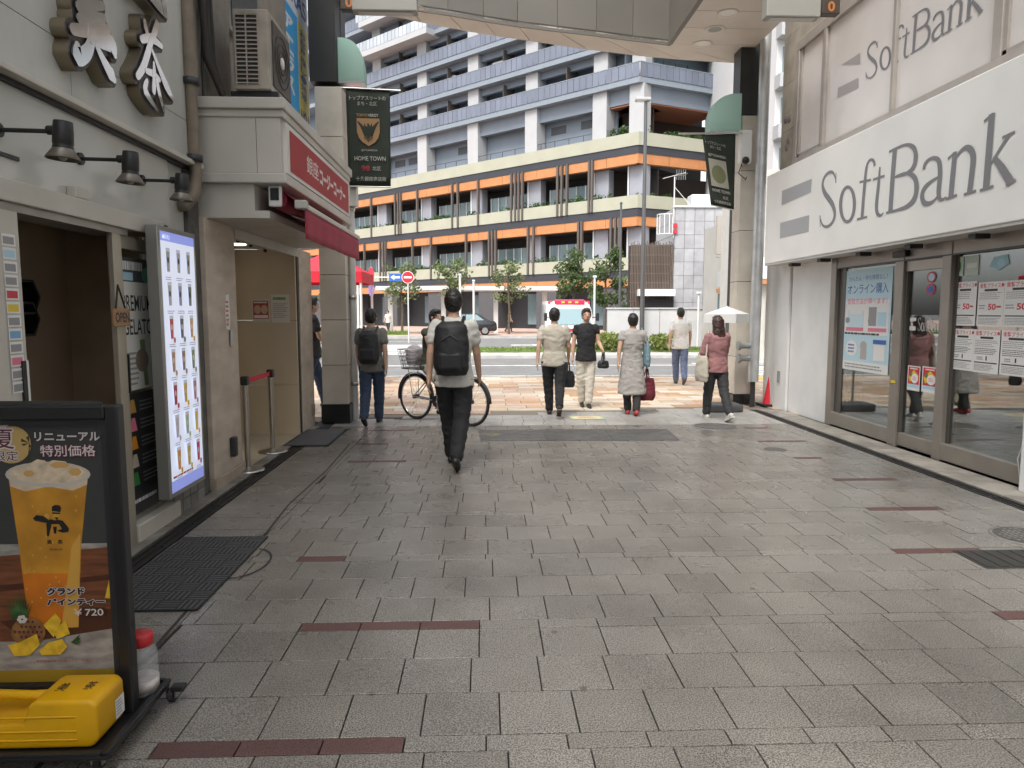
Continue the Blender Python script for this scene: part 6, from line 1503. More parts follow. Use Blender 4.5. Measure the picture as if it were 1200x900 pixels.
for (px_, py_, Y_, lab) in ((539, 321, 44, 'short white pole above the front man'), (555, 328, 44, 'white pole right of the front man'), (419, 330, 30, 'thick white pole right of the left column'), (697, 323, 34, 'slim white pole right of the ambulance'), (819, 342, 30, 'slim white pole before the grey tiled block')):
    q = gy(px_, py_, Y_); t = thing('slim_pole', lab, 'pole', (q.x, Y_, 0), 'slim white poles along the road'); b = MB(); b.cyl((q.x, Y_, -.1), (q.x, Y_, q.z), .07 if Y_ > 40 else .05, n=8); b.obj('shaft', PWT, t); b = MB(); b.cbox(q.x - .09, q.x + .09, Y_ - .09, Y_ + .09, q.z - .1, q.z, .02); b.obj('cap', PWT, t)
q = gz(413, 460); t = thing('bollard', 'dark grey bollard beside the left column', 'bollard', (q.x, q.y, 0)); hb = gy(413, 418, q.y).z; b = MB(); b.lathe((q.x, q.y, 0), [(.06, 0), (.05, .02), (.05, hb - .02), (.035, hb)], 14); b.obj('post', DARKM, t); b = MB(); b.lathe((q.x, q.y, hb * .8), [(.0505, 0), (.053, .0), (.053, .06), (.0505, .06)], 14); b.obj('band', STEEL, t)
# walkway canopy before the building
Yc = 52; t = thing('walkway_canopy', 'long white walkway canopy on posts before the big building', 'canopy', (gy(550, 390, Yc).x, Yc, 0)); a_, c_ = gy(443, 336, Yc), gy(652, 341, Yc); part('roof', PWT, t, a_.x, c_.x, Yc - 1.2, Yc + 1.2, a_.z - .3, a_.z, b=.03)
for px_ in (458, 520, 581, 638): q = gy(px_, 380, Yc); part('post', PWT, t, q.x - .16, q.x + .16, Yc - .15, Yc + .15, 0, a_.z - .3)
# guard fence on the left of the road
t = thing('guard_fence', 'low white road fence beyond the left column', 'fence', (-9, 24.6, 0))
for i in range(8): q = -15 + i * 1.6; part('post', PWT, t, q - .04, q + .04, 24.56, 24.64, -.1, .75)
for z in (.35, .68): part('rail', PWT, t, -15, -3.4, 24.54, 24.6, z, z + .08)

# ---------------------------------------------------------------- trees and shrubs
BARK = M('bark', (.11, .085, .06), .9, var=.2, vs=4)
def tree(name, label, x, y, h, cz, rx_, rz_, n, seed, leaf, ls=.2, stem=.09):
    t = thing(name, label, 'tree', (x, y, 0), 'street trees before the big building'); r = random.Random(seed); b = MB()
    b.tube([(x, y, 0), (x + .05, y, cz * .5), (x - .04, y + .03, cz), (x + .03, y, h * .95)], [stem, stem * .8, stem * .6, .02], 8)
    tips = []
    for i in range(14):
        z0 = cz - rz_ + (i / 14) * rz_ * 1.7; a = r.uniform(0, 6.28); L = rx_ * r.uniform(.5, 1.0) * (1.05 - .5 * i / 14); e = Vector((x + L * math.cos(a), y + L * math.sin(a), z0 + L * r.uniform(.5, 1.1))); b.tube([(x, y, z0), ((x + e.x) / 2, (y + e.y) / 2, z0 + (e.z - z0) * .6), e], [stem * .35, stem * .22, .01], 5); tips.append(e); tips.append((Vector((x, y, z0)) + e * 2) / 3)
    b.obj('trunk', BARK, t); c = MB()
    for e in tips:
        s = r.uniform(.3, .62) * rx_ * .7; leaves(c, e, s, s, s * .8, n // len(tips), ls, r)
    for _ in range(10): leaves(c, (x + r.uniform(-.6, .6) * rx_, y + r.uniform(-.6, .6) * rx_, cz + r.uniform(-.8, 1) * rz_), .4, .4, .35, n // 40, ls, r)
    c.obj('crown', leaf, t); return t
LF1 = leafmat('tree leaf', (.085, .125, .05)); LF2 = leafmat('tree leaf light', (.13, .165, .075))
def tr(lab, px_, ptop, pbot, Y_, wpx, n, seed, leaf): q = gy(px_, ptop, Y_); lo = gy(px_, pbot, Y_); tree('street_tree', lab, q.x, Y_, q.z, (q.z + lo.z) / 2, wpx / 832 * Y_ / 2, (q.z - lo.z) / 2, n, seed, leaf, .2)
tr('leafy young tree rising behind the ambulance', 672, 297, 352, 45, 46, 1500, 1, LF1); tr('leafy young tree behind the slim white pole', 711, 292, 372, 43, 50, 1700, 2, LF1)
tr('airy young tree above the canopy, right of the front man', 596, 306, 360, 49, 44, 620, 3, LF2); tr('airy young tree above the front man', 527, 308, 350, 49, 52, 700, 4, LF2); tr('airy young tree at the left canopy post', 470, 310, 362, 49, 44, 560, 5, LF2); tr('tree half hidden behind the left column', 398, 330, 370, 40, 50, 1500, 6, LF1)
LF3 = leafmat('shrub leaf', (.16, .19, .05))
for (px_, py_, w, h, lab) in ((714, 402, .95, .62, 'round yellow-green shrub left of the woman in the dress'), (779, 404, 1.05, .58, 'round yellow-green shrub right of the woman in the dress'), (430, 384, .8, .5, 'small green shrub near the left backpacker')):
    q = gy(px_, py_, 27); t = thing('median_shrub', lab, 'shrub', (q.x, 27, .02), 'clipped shrubs on the median'); b = MB(); r = random.Random(px_)
    for i in range(6): a = i * 1.05; b.tube([(q.x, 27, .02), (q.x + .4 * w * math.cos(a), 27 + .4 * w * math.sin(a), h * .7)], [.02, .008], 5)
    b.obj('stem', BARK, t); b = MB(); leaves(b, (q.x, 27, h * .65), w * .8, .7, h * .6, 900, .13, r); b.obj('foliage', LF3, t)
# ================================================================ people
SKIN = M('skin', (.50, .31, .22), .55, var=.05, vs=20); HAIRB = M('hair black', (.012, .010, .009), .45, bump=.4, bs=120); HAIRBR = M('hair brown', (.045, .02, .015), .4, bump=.4, bs=120)
def cap(b, p, q, r0, r1, n=10):
    """tapered limb piece with rounded ends"""
    b.ball(p, r0, n, 6); b.ball(q, r1, n, 6)
    if (Vector(q) - Vector(p)).length > 1e-4: b.cyl(p, q, r0, r1, n)
def loft(b, rings, n=18):
    """closed body through elliptical rings (cx, cy, z, rx, ry)"""
    vs = []
    for (cx, cy, z, rx_, ry_) in rings: vs += [(cx + rx_ * math.cos(2 * math.pi * i / n), cy + ry_ * math.sin(2 * math.pi * i / n), z) for i in range(n)]
    k = len(rings); fs = [[i * n + j, i * n + (j + 1) % n, (i + 1) * n + (j + 1) % n, (i + 1) * n + j] for i in range(k - 1) for j in range(n)] + [list(range(n))[::-1], list(range((k - 1) * n, k * n))]
    b.add(vs, fs)
def fuse(b, name, mats, parent, voxel=.013, smooth=4, wrinkle=0.0, wscale=9.0):
    """fuse overlapping closed pieces into one continuous skin"""
    me = b.mesh('tmp', mats); ob = bpy.data.objects.new('tmp', me); COL.objects.link(ob)
    m = ob.modifiers.new('r', 'REMESH'); m.mode = 'VOXEL'; m.voxel_size = voxel; m.use_smooth_shade = True
    if smooth: s = ob.modifiers.new('s', 'SMOOTH'); s.iterations = smooth; s.factor = .5
    dg = bpy.context.evaluated_depsgraph_get(); out = bpy.data.meshes.new_from_object(ob.evaluated_get(dg))
    bpy.data.objects.remove(ob); bpy.data.meshes.remove(me)
    if wrinkle:
        out.update(); sd = random.random() * 50
        nr = [v.normal.copy() for v in out.vertices]
        for v, n in zip(out.vertices, nr):
            c = v.co; a = noise.noise(Vector((c.x * wscale + sd, c.y * wscale, c.z * wscale * 1.6 + sd))); d = noise.noise(Vector((c.x * wscale * 2.3, c.y * wscale * 2.3 + sd, c.z * wscale * 3.2)))
            v.co = c + n * (wrinkle * (1 - abs(a) * 2) * .8 + wrinkle * .5 * d)
    for p in out.polygons: p.use_smooth = True
    if not out.materials: out.materials.append(mats if not isinstance(mats, list) else mats[0])
    return link(name, out, parent, local=True)
def person(label, x, y, face, h, top, bottom, shoe, hair=HAIRB, legs=(12, 8, -14, 18), arms=((-15, 6, 12), (15, 6, 14)), kind='trousers', sleeve=.55, longhair=False, slim=1.0, lean=0.0, lift=None, skin=SKIN, extra=None, jeans_len=1.0):
    """face = heading in degrees clockwise from +Y (away from the camera); legs = (hip L, knee L, hip R, knee R); arms = (swing, spread, elbow)"""
    t = thing('person', label, 'person', (x, y, 0), 'people walking at the mouth of the arcade', -R(face), local=True)
    s = h / 1.715; g = slim
    hipz = .885; J = {}
    for sd, (a, k) in ((-1, legs[:2]), (1, legs[2:])):
        a, k = R(a), R(k); hip = Vector((.092 * sd * g, 0, hipz)); kn = hip + Vector((-.04 * sd, math.sin(a), -math.cos(a))) * .42; an = kn + Vector((-.06 * sd, math.sin(a - k), -math.cos(a - k))) * .40
        J[sd] = (hip, kn, an, a - k)
    low = min(J[-1][2].z - max(0, -math.sin(J[-1][3])) * .06, J[1][2].z - max(0, -math.sin(J[1][3])) * .06)
    dz = (.072 - low) if lift is None else lift
    up = Vector((0, 0, dz))
    def L(v): v = Vector(v) + up; return Vector((v.x, v.y + math.tan(R(lean)) * max(0, v.z - .9), v.z)) * s
    body = MB()
    tor = [(0, 0, .80, .13, .09), (0, 0, .90, .15 * g, .105), (0, .005, 1.05, .13 * g, .095), (0, .0, 1.22, .155 * g, .108), (0, -.005, 1.36, .165 * g, .095), (0, -.005, 1.43, .095, .065), (0, 0, 1.47, .05, .052)]
    def TL(rings, inf=0.0, zmin=-9): return [(L((r[0], r[1], r[2])).x, L((r[0], r[1], r[2])).y, L((r[0], r[1], r[2])).z, (r[3] + inf) * s, (r[4] + inf) * s) for r in rings if r[2] >= zmin]
    loft(body, TL(tor)); cap(body, L((0, -.005, 1.40)), L((0, .008, 1.54)), .06 * s, .053 * s)
    hc = L((0, .018, 1.595)); body.ball(hc, (.074 * s, .092 * s, .112 * s), 18, 14); body.ball(hc + Vector((0, .03, -.055)) * s, (.055 * s, .06 * s, .06 * s), 14, 10); body.ball(hc + Vector((0, .098, -.02)) * s, (.013 * s, .018 * s, .022 * s), 8, 6)
    for sd in (-1, 1): body.ball(hc + Vector((.076 * sd, .0, -.01)) * s, (.012 * s, .022 * s, .032 * s), 8, 6)
    HA = {}
    for sd, (sw, sp, el) in ((-1, arms[0]), (1, arms[1])):
        sw, sp, el = R(sw), R(sp), R(el); sh = Vector((.175 * sd * g, -.005, 1.385)); d1 = Vector((sd * math.sin(sp), math.sin(sw) * math.cos(sp), -math.cos(sw) * math.cos(sp))); eb = sh + d1 * .275
        a2_ = sw + el; d2 = Vector((sd * math.sin(sp) * .4, math.sin(a2_), -math.cos(a2_))).normalized(); wr = eb + d2 * .235; HA[sd] = (sh, eb, wr, d2)
        cap(body, L(sh + d1 * .03), L(eb), .044 * s, .038 * s); cap(body, L(eb), L(wr), .04 * s, .028 * s)
        # hand: palm and five separate fingers, slightly curled
        side = Vector((1, 0, 0)); fw_ = d2; pal = side.cross(fw_).normalized() * 1.0
        acr = fw_.cross(side * sd).normalized(); body.obox(L(wr + fw_ * .045), side * .014 * s, acr * .034 * s, fw_ * .05 * s); cap(body, L(wr), L(wr + fw_ * .03), .027 * s, .026 * s)
        for f_, (o_, ln) in enumerate(((-.028, .06), (-.010, .075), (.009, .07), (.027, .055))):
            p0 = wr + fw_ * .09 + acr * o_; p1 = p0 + fw_ * ln * .55 - side * sd * .006; p2 = p1 + fw_ * ln * .4 - side * sd * .018; cap(body, L(p0), L(p1), .0088 * s, .0082 * s, 6); cap(body, L(p1), L(p2), .0082 * s, .007 * s, 6)
        tb = wr + fw_ * .03 - acr * .03; cap(body, L(tb), L(tb + fw_ * .045 - acr * .022 - side * sd * .012), .011 * s, .0085 * s, 6)
    for sd in (-1, 1):
        hip, kn, an, sa = J[sd]; cap(body, L(hip), L(kn), .078 * s * g, .054 * s); cap(body, L(kn), L(kn.lerp(an, .3)), .052 * s, .055 * s); cap(body, L(kn.lerp(an, .3)), L(an), .055 * s, .036 * s)
    fuse(body, 'body', skin, t, .0095 * s, 2)
    # face details
    for sd in (-1, 1):
        e = MB(); e.ball(hc + Vector((.03 * sd, .083, .012)) * s, (.011 * s, .008 * s, .006 * s), 8, 6); e.obj('eye', BLACK, t).location = (0, 0, 0)
    e = MB(); e.ball(hc + Vector((0, .088, -.062)) * s, (.022 * s, .008 * s, .005 * s), 8, 6); e.obj('mouth', M('lips', (.33, .12, .1), .5), t).location = (0, 0, 0)
    # hair
    hb = MB(); hb.ball(hc + Vector((0, -.016, .02)) * s, (.084 * s, .096 * s, .104 * s), 18, 12); hb.ball(hc + Vector((0, -.034, -.03 if not longhair else -.05)) * s, (.075 * s, .066 * s, .066 * s), 14, 10); hb.ball(hc + Vector((0, .045, .085)) * s, (.062 * s, .045 * s, .035 * s), 12, 8)
    if longhair:
        loft(hb, [(hc.x, hc.y - .02 * s, hc.z + .05 * s, .09 * s, .085 * s), (hc.x, hc.y - .05 * s, hc.z - .1 * s, .098 * s, .07 * s), (hc.x, hc.y - .075 * s, hc.z - .24 * s, .11 * s, .05 * s), (hc.x, hc.y - .085 * s, hc.z - .36 * s, .10 * s, .04 * s)])
    fuse(hb, 'hair', hair, t, .010, 2, .010, 26)
    # top
    tp = MB(); lo = .86 if kind != 'dress' else .86
    loft(tp, TL([(0, 0, .80, .186 * g, .135), (0, 0, .88, .182 * g, .130), (0, 0, .97, .168 * g, .12), (0, .005, 1.05, .148 * g, .11), (0, 0, 1.22, .168 * g, .122), (0, -.005, 1.36, .172 * g, .105), (0, -.005, 1.43, .11, .075), (0, -.002, 1.452, .07, .062)], .006))
    if sleeve > 0:
        for sd in (-1, 1):
            sh, eb, wr, d2 = HA[sd]; e1 = sh.lerp(eb, min(1, sleeve * 1.0)); cap(tp, L(sh + Vector((-.008 * sd, 0, -.008))), L(e1), .0625 * s, .061 * s)
            if sleeve > 1: cap(tp, L(eb), L(eb.lerp(wr, sleeve - 1)), .055 * s, .044 * s)
    fuse(tp, 'top', top, t, .012, 4, .008)
    # lower garment
    bt = MB(); loft(bt, TL([(0, 0, .78, .14 * g, .11), (0, 0, .88, .158 * g, .113), (0, 0, .97, .15 * g, .108), (0, 0, 1.0, .14 * g, .102)], .004))
    for sd in (-1, 1):
        hip, kn, an, sa = J[sd]; en = kn.lerp(an, .93 * jeans_len); cap(bt, L(hip + Vector((0, 0, -.02))), L(kn), .098 * s * g, .08 * s); cap(bt, L(kn), L(en), .078 * s, .062 * s)
    fuse(bt, 'trousers', bottom, t, .012, 4, .009)
    if kind == 'dress':
        dr = MB(); loft(dr, TL([(0, 0, .36, .235, .20), (0, 0, .5, .22, .185), (0, 0, .72, .195, .155), (0, 0, .88, .172, .128), (0, .005, 1.05, .152, .115), (0, 0, 1.2, .168, .122), (0, 0, 1.3, .165, .11)], .006), 28); fuse(dr, 'dress', top, t, .014, 3, .012, 8)
    # shoes
    for sd in (-1, 1):
        hip, kn, an, sa = J[sd]; pit = sa * .7 if sa < 0 else sa * .3; fd = Vector((0, math.cos(pit), math.sin(pit))); ud = Vector((0, -math.sin(pit), math.cos(pit))); sb_ = MB(); base_ = an - ud * .05
        cap(sb_, L(base_ - fd * .05 + ud * .015), L(base_ + fd * .05 + ud * .012), .038 * s, .04 * s); cap(sb_, L(base_ + fd * .05 + ud * .008), L(base_ + fd * .15 - ud * .004), .042 * s, .03 * s); cap(sb_, L(base_ - fd * .03 + ud * .03), L(an), .037 * s, .04 * s)
        o = fuse(sb_, 'shoe', shoe[0], t, .010, 3)
        if len(shoe) > 1:
            sl = MB(); c = L(base_ + fd * .05 - ud * .019); sl.obox(c, Vector((.036, 0, 0)) * s, fd * .125 * s, ud * .009 * s); sl.obj('sole', shoe[1], o).location = (0, 0, 0)
    if extra: extra(t, L, s, HA, J, hc)
    return t
def local(b, name, mt, t): o = b.obj(name, mt, t); o.location = (0, 0, 0); return o
def backpack(mt, w=.15, d=.16, z0=.93, z1=1.40, y=-.2):
    def f(t, L, s, HA, J, hc):
        b = MB(); loft(b, [(0, L((0, y, z0)).y, L((0, 0, z0)).z, w * .85 * s, d * .42 * s), (0, L((0, y - .015, 1.0)).y, L((0, 0, z0 + .08)).z, w * s, d * .62 * s), (0, L((0, y - .01, 1.2)).y, L((0, 0, (z0 + z1) / 2 + .05)).z, w * s, d * .6 * s), (0, L((0, y, z1)).y, L((0, 0, z1 - .05)).z, w * .9 * s, d * .48 * s), (0, L((0, y + .02, z1)).y, L((0, 0, z1)).z, w * .55 * s, d * .25 * s)])
        o = fuse(b, 'backpack', mt, t, .014, 3, .006)
        b = MB(); b.cbox(-.11 * s, .11 * s, L((0, y - .12, 1)).y, L((0, y - .05, 1)).y, L((0, 0, z0 + .05)).z, L((0, 0, z0 + .22)).z, .03); local(b, 'pocket', mt, o)
        b = MB(); b.tube([L((-.08, y - .105, z0 + .32)), L((0, y - .112, z0 + .38)), L((.08, y - .105, z0 + .32))], .006, 6); local(b, 'zip', DARKM, o)
        for sd in (-1, 1): b = MB(); b.tube([L((.08 * sd, y + .06, z1 - .06)), L((.1 * sd, -.02, 1.455)), L((.1 * sd, .1, 1.38)), L((.115 * sd, .125, 1.22)), L((.12 * sd, .03, 1.05)), L((.1 * sd, y + .05, z0 + .08))], .017 * s, 8); local(b, 'strap', mt, o)
    return f
def handbag(mt, name, sd, w, h, d, off=0.0):
    """bag hanging from a hand"""
    def f(t, L, s, HA, J, hc):
        wr = L(HA[sd][2] + HA[sd][3] * .1); b = MB(); c = wr + Vector((0, 0, -.14 - h / 2))
        loft(b, [(c.x, c.y, c.z - h / 2, w * .42, d * .5), (c.x, c.y, c.z - h * .3, w * .52, d * .6), (c.x, c.y, c.z + h * .2, w * .48, d * .5), (c.x, c.y, c.z + h / 2, w * .4, d * .3)]); o = fuse(b, name, mt, t, .014, 3, .008)
        for q in (-1, 1): b = MB(); b.tube([c + Vector((q * d * .2, -w * .3, h / 2 - .02)), wr + Vector((q * .01, -.03, -.01)), wr + Vector((q * .01, .03, -.01)), c + Vector((q * d * .2, w * .3, h / 2 - .02))], .008, 6); local(b, 'strap', mt, o)
    return f
def shoulder_bag(mt, name, sd, w, h, z, y=0.0, d=.09):
    def f(t, L, s, HA, J, hc):
        c = L((sd * .24, y, z)); b = MB(); loft(b, [(c.x, c.y, c.z - h / 2, d * .5, w * .45), (c.x, c.y, c.z - h * .25, d * .62, w * .5), (c.x, c.y, c.z + h * .3, d * .5, w * .45), (c.x, c.y, c.z + h / 2, d * .3, w * .4)]); o = fuse(b, name, mt, t, .014, 3, .007)
        b = MB(); b.tube([c + Vector((0, -w * .35, h / 2 - .02)), L((sd * .19, y * .3 - .04, 1.3)), L((sd * .15, 0, 1.47)), L((sd * .19, y * .3 + .07, 1.3)), c + Vector((0, w * .35, h / 2 - .02))], .012, 6); local(b, 'strap', mt, o)
    return f
def both(*fs):
    def f(*a):
        for q in fs: q(*a)
    return f
WT = M('cloth off white', (.58, .57, .53), .85, var=.06, vs=10); BK = M('cloth black', (.014, .014, .016), .85, var=.1, vs=10); BAGK = M('bag black', (.012, .012, .014), .6, var=.1, vs=12); JEAN = M('denim', (.035, .055, .10), .85, var=.2, vs=14); JEANL = M('denim light', (.12, .15, .24), .85, var=.2, vs=14)
CHAR = M('cloth charcoal', (.035, .036, .038), .85, var=.1, vs=10); BEI = M('cloth beige', (.47, .43, .36), .85, var=.06, vs=10); GREYC = M('cloth grey', (.36, .34, .32), .9, var=.08, vs=14); MAUV = M('cloth mauve', (.33, .16, .16), .85, var=.1, vs=12); IVO = M('cloth ivory', (.60, .56, .48), .85, var=.06, vs=10); OLV = M('cloth olive', (.06, .07, .045), .85, var=.1, vs=10)
SHB = M('shoe black', (.012, .012, .012), .5); SHW = M('shoe white', (.6, .58, .54), .6); SHR = M('shoe red', (.45, .05, .05), .55); SHBR = M('shoe brown', (.08, .045, .03), .5)
hgt = lambda px_, py_, Y_: gy(px_, py_, Y_).z
def at(px_, py_): q = gz(px_, py_); return q.x, q.y
x, y = at(533, 546); person('man in white T-shirt and black trousers with black backpack, nearest walker', x, y, 4, hgt(528, 340, y) + .02, WT, BK, (SHB,), legs=(17, 8, -13, 24), arms=((-16, 8, 10), (14, 8, 12)), extra=backpack(BAGK, .165, .17, .92, 1.42))
x, y = at(437, 497); person('person in grey top and jeans with dark backpack beside the left column', x, y, 3, hgt(435, 363, y) + .03, M('cloth mid grey', (.17, .17, .155), .85, var=.1, vs=10), JEAN, (SHB,), legs=(-15, 22, 17, 6), arms=((14, 8, 14), (-14, 8, 10)), extra=backpack(M('bag charcoal', (.022, .022, .025), .65), .15, .15))
x, y = at(649, 487); person('man in beige shirt and black trousers in the centre', x, y, 2, hgt(650, 362, y) + .03, BEI, BK, (SHB, SHBR), legs=(15, 5, -15, 30), arms=((-18, 12, 10), (8, 8, 30)), slim=1.08, extra=handbag(BAGK, 'bag', 1, .2, .24, .1))
x, y = at(686, 477); person('woman in black top and ivory trousers facing the viewer', x, y, 178, hgt(686, 363, y) + .02, BK, IVO, (SHB,), hair=HAIRBR, legs=(4, 2, -5, 8), arms=((6, 10, 60), (-4, 10, 10)), sleeve=.3, slim=.96, extra=handbag(BAGK, 'handbag', -1, .18, .12, .08))
x, y = at(740, 486); person('woman in long grey dress with blue shoulder bag and maroon tote', x, y, 2, hgt(742, 370, y) + .03, GREYC, CHAR, (SHR,), legs=(7, 2, -7, 10), arms=((-14, 12, 6), (4, 12, 4)), kind='dress', sleeve=.35, extra=both(shoulder_bag(M('bag blue grey', (.16, .25, .29), .8, var=.1), 'shoulder_bag', 1, .26, .34, 1.02), handbag(M('tote maroon', (.13, .015, .025), .75, var=.1), 'tote_bag', 1, .26, .34, .12)))
x, y = at(796, 450); person('man in white T-shirt and blue jeans walking toward the road', x, y, 5, hgt(797, 362, y) + .03, M('cloth white', (.68, .67, .64), .85, var=.05), JEANL, (SHBR,), legs=(12, 4, -12, 22), arms=((-16, 12, 14), (16, 12, 14)))
x, y = at(838, 492); person('long-haired woman in mauve top and charcoal trousers with cream tote', x, y, -12, hgt(835, 372, y) + .04, MAUV, CHAR, (SHW, SHW), hair=HAIRBR, longhair=True, legs=(16, 4, -16, 20), arms=((10, 10, 20), (25, 8, 50)), sleeve=1.1, extra=shoulder_bag(M('tote cream', (.5, .46, .38), .8, var=.06), 'tote_bag', -1, .32, .36, .86, .05, .1))
x, y = at(372, 478); person('man in black T-shirt and blue jeans half hidden by the left column', x - .06, y, 62, hgt(374, 347, y), CHAR, JEAN, (SHB, SHW), legs=(16, 4, -18, 20), arms=((-10, 8, 20), (14, 8, 30)), slim=1.05)
q = gz(597, 389); person('tiny far pedestrian in grey before the big building', q.x, q.y, 90, 1.68, GREYC, CHAR, (SHB,), legs=(14, 4, -14, 18))
q = gz(455, 391); person('tiny far pedestrian near the left canopy post', q.x, q.y, 200, 1.66, WT, CHAR, (SHB,), legs=(10, 4, -10, 14))

# ================================================================ bicycle and its rider
A = gz(490, 491); B = gz(549, 499); head = math.atan2(B.x - A.x, B.y - A.y)      # front wheel is the near-right one
wb = 1.06; mid = Vector(((A.x + B.x) / 2, (A.y + B.y) / 2, 0)); WRAD = .315
bk = thing('bicycle', 'silver city bicycle with rear basket crossing behind the front man', 'bicycle', mid, rotz=-head, local=True)
FRM = M('bike silver', (.42, .43, .44), .35, .7); TYR = M('tyre', (.02, .02, .02), .8)
def wheel(y0):
    b = MB(); b.tube([(0, y0 + WRAD * math.cos(2 * math.pi * i / 40), WRAD + .01 + WRAD * math.sin(2 * math.pi * i / 40)) for i in range(40)], .018, 8, closed=True); w = local(b, 'wheel', TYR, bk)
    b = MB(); b.tube([(0, y0 + (WRAD - .025) * math.cos(2 * math.pi * i / 40), WRAD + .01 + (WRAD - .025) * math.sin(2 * math.pi * i / 40)) for i in range(40)], .010, 6, closed=True); local(b, 'rim', CHROME, w)
    for i in range(20):
        a = 2 * math.pi * i / 20; b = MB(); b.cyl((.02 * (-1) ** i, y0, WRAD + .01), (0, y0 + (WRAD - .03) * math.cos(a), WRAD + .01 + (WRAD - .03) * math.sin(a)), .0014, n=4); local(b, 'spoke', STEEL, w)
    b = MB(); b.cyl((-.04, y0, WRAD + .01), (.04, y0, WRAD + .01), .03, n=12); local(b, 'hub', DARKM, w)
    b = MB(); n = 16; vs = []
    for i in range(n + 1):
        a = R(-10 + 190 * i / n); 
        for dx in (-.025, .025): vs.append((dx, y0 - (WRAD + .035) * math.cos(a), WRAD + .01 + (WRAD + .035) * math.sin(a)))
    b.add(vs, [[2 * i, 2 * i + 1, 2 * i + 3, 2 * i + 2] for i in range(n)], True); o = local(b, 'mudguard', DARKM, bk); sdm = o.modifiers.new('thick', 'SOLIDIFY'); sdm.thickness = .003
wheel(wb / 2); wheel(-wb / 2)
F, Rr = Vector((0, wb / 2, WRAD + .01)), Vector((0, -wb / 2, WRAD + .01)); hd = Vector((0, wb / 2 - .16, .78)); bb_ = Vector((0, -.06, .29)); st_ = Vector((0, -.2, .74))
b = MB()
for p0, p1, r_ in ((hd + Vector((0, .03, -.16)), bb_, .02), (hd + Vector((0, .01, -.05)), bb_ + Vector((0, -.04, .2)), .014), (bb_, st_, .017), (bb_ + Vector((.02, 0, 0)), Rr + Vector((.05, 0, 0)), .01), (bb_ + Vector((-.02, 0, 0)), Rr + Vector((-.05, 0, 0)), .01), (st_ + Vector((.02, 0, -.1)), Rr + Vector((.05, 0, 0)), .008), (st_ + Vector((-.02, 0, -.1)), Rr + Vector((-.05, 0, 0)), .008), (hd, hd + Vector((0, .05, -.2)), .02)): b.cyl(p0, p1, r_, n=10)
local(b, 'frame', FRM, bk)
b = MB(); [b.tube([hd + Vector((.02 * q, .05, -.2)), hd + Vector((.05 * q, .08, -.26)), F + Vector((.05 * q, 0, 0))], .011, 8) for q in (-1, 1)]; local(b, 'fork', FRM, bk)
b = MB(); b.tube([hd + Vector((-.27, -.2, .2)), hd + Vector((-.24, -.02, .22)), hd + Vector((-.06, .02, .2)), hd + Vector((.06, .02, .2)), hd + Vector((.24, -.02, .22)), hd + Vector((.27, -.2, .2))], .011, 8); b.cyl(hd, hd + Vector((0, .01, .2)), .013); local(b, 'handlebar', CHROME, bk)
for q in (-1, 1): b = MB(); b.cyl(hd + Vector((.27 * q, -.2, .2)), hd + Vector((.258 * q, -.09, .21)), .017, n=10); local(b, 'grip', BLACK, bk)
b = MB(); b.cyl(st_, st_ + Vector((0, -.02, .08)), .013); loft(b, [(0, -.24, .80, .05, .1), (0, -.24, .83, .09, .13), (0, -.24, .86, .07, .11)]); local(b, 'saddle', BLACK, bk)
b = MB(); c = Vector((0, -wb / 2 - .02, WRAD * 2 + .24))
for i in range(9):
    u = -1 + i / 4
    for (p0, p1) in (((u * .19, -.14), (u * .15, -.1)), ((u * .19, .14), (u * .15, .1))): b.cyl(c + Vector((p0[0], p0[1], .13)), c + Vector((p1[0], p1[1], -.13)), .003, n=4)
    b.cyl(c + Vector((-.19, u * .14, .13)), c + Vector((-.15, u * .1, -.13)), .003, n=4); b.cyl(c + Vector((.19, u * .14, .13)), c + Vector((.15, u * .1, -.13)), .003, n=4); b.cyl(c + Vector((-.15, u * .1, -.13)), c + Vector((.15, u * .1, -.13)), .003, n=4)
for k in range(6): f_ = 1 - k / 5 * .25; z_ = .13 - k * .052; b.tube([c + Vector((sx * .19 * f_, sy_ * .14 * f_, z_)) for sx, sy_ in ((-1, -1), (1, -1), (1, 1), (-1, 1))], .004, 5, closed=True)
local(b, 'basket', STEEL, bk)
b = MB(); b.box(-.1, .1, -wb / 2 - .18, -wb / 2 + .2, WRAD * 2 + .085, WRAD * 2 + .1); [b.cyl((q * .06, -wb / 2, WRAD), (q * .09, -wb / 2 - .05, WRAD * 2 + .09), .006, n=6) for q in (-1, 1)]; local(b, 'carrier', STEEL, bk)
b = MB(); b.cyl(bb_ + Vector((.045, 0, 0)), bb_ + Vector((.055, 0, 0)), .085, n=20); local(b, 'chainring', DARKM, bk); b = MB(); b.cyl(bb_ + Vector((.06, 0, 0)), bb_ + Vector((.06, .12, .12)), .01); b.cyl(bb_ + Vector((-.06, 0, 0)), bb_ + Vector((-.06, -.12, -.12)), .01); b.cyl(bb_ + Vector((-.06, 0, 0)), bb_ + Vector((.06, 0, 0)), .015); local(b, 'crank', CHROME, bk)
for q in (-1, 1): b = MB(); b.cbox(q * .11 - .045, q * .11 + .045, bb_.y + q * .12 - .035, bb_.y + q * .12 + .035, bb_.z + q * .12 - .01, bb_.z + q * .12 + .01, .004); local(b, 'pedal', BLACK, bk)
dirv = Vector((math.sin(head), math.cos(head), 0)); seat = mid + dirv * -.22
person('rider in olive vest and pale trousers on the bicycle', seat.x, seat.y, math.degrees(head), 1.56, OLV, M('cloth stone', (.4, .38, .35), .85), (SHB,), legs=(72, 84, 46, 52), arms=((38, 8, 22), (38, 8, 22)), lean=8, sleeve=.2, lift=.0)
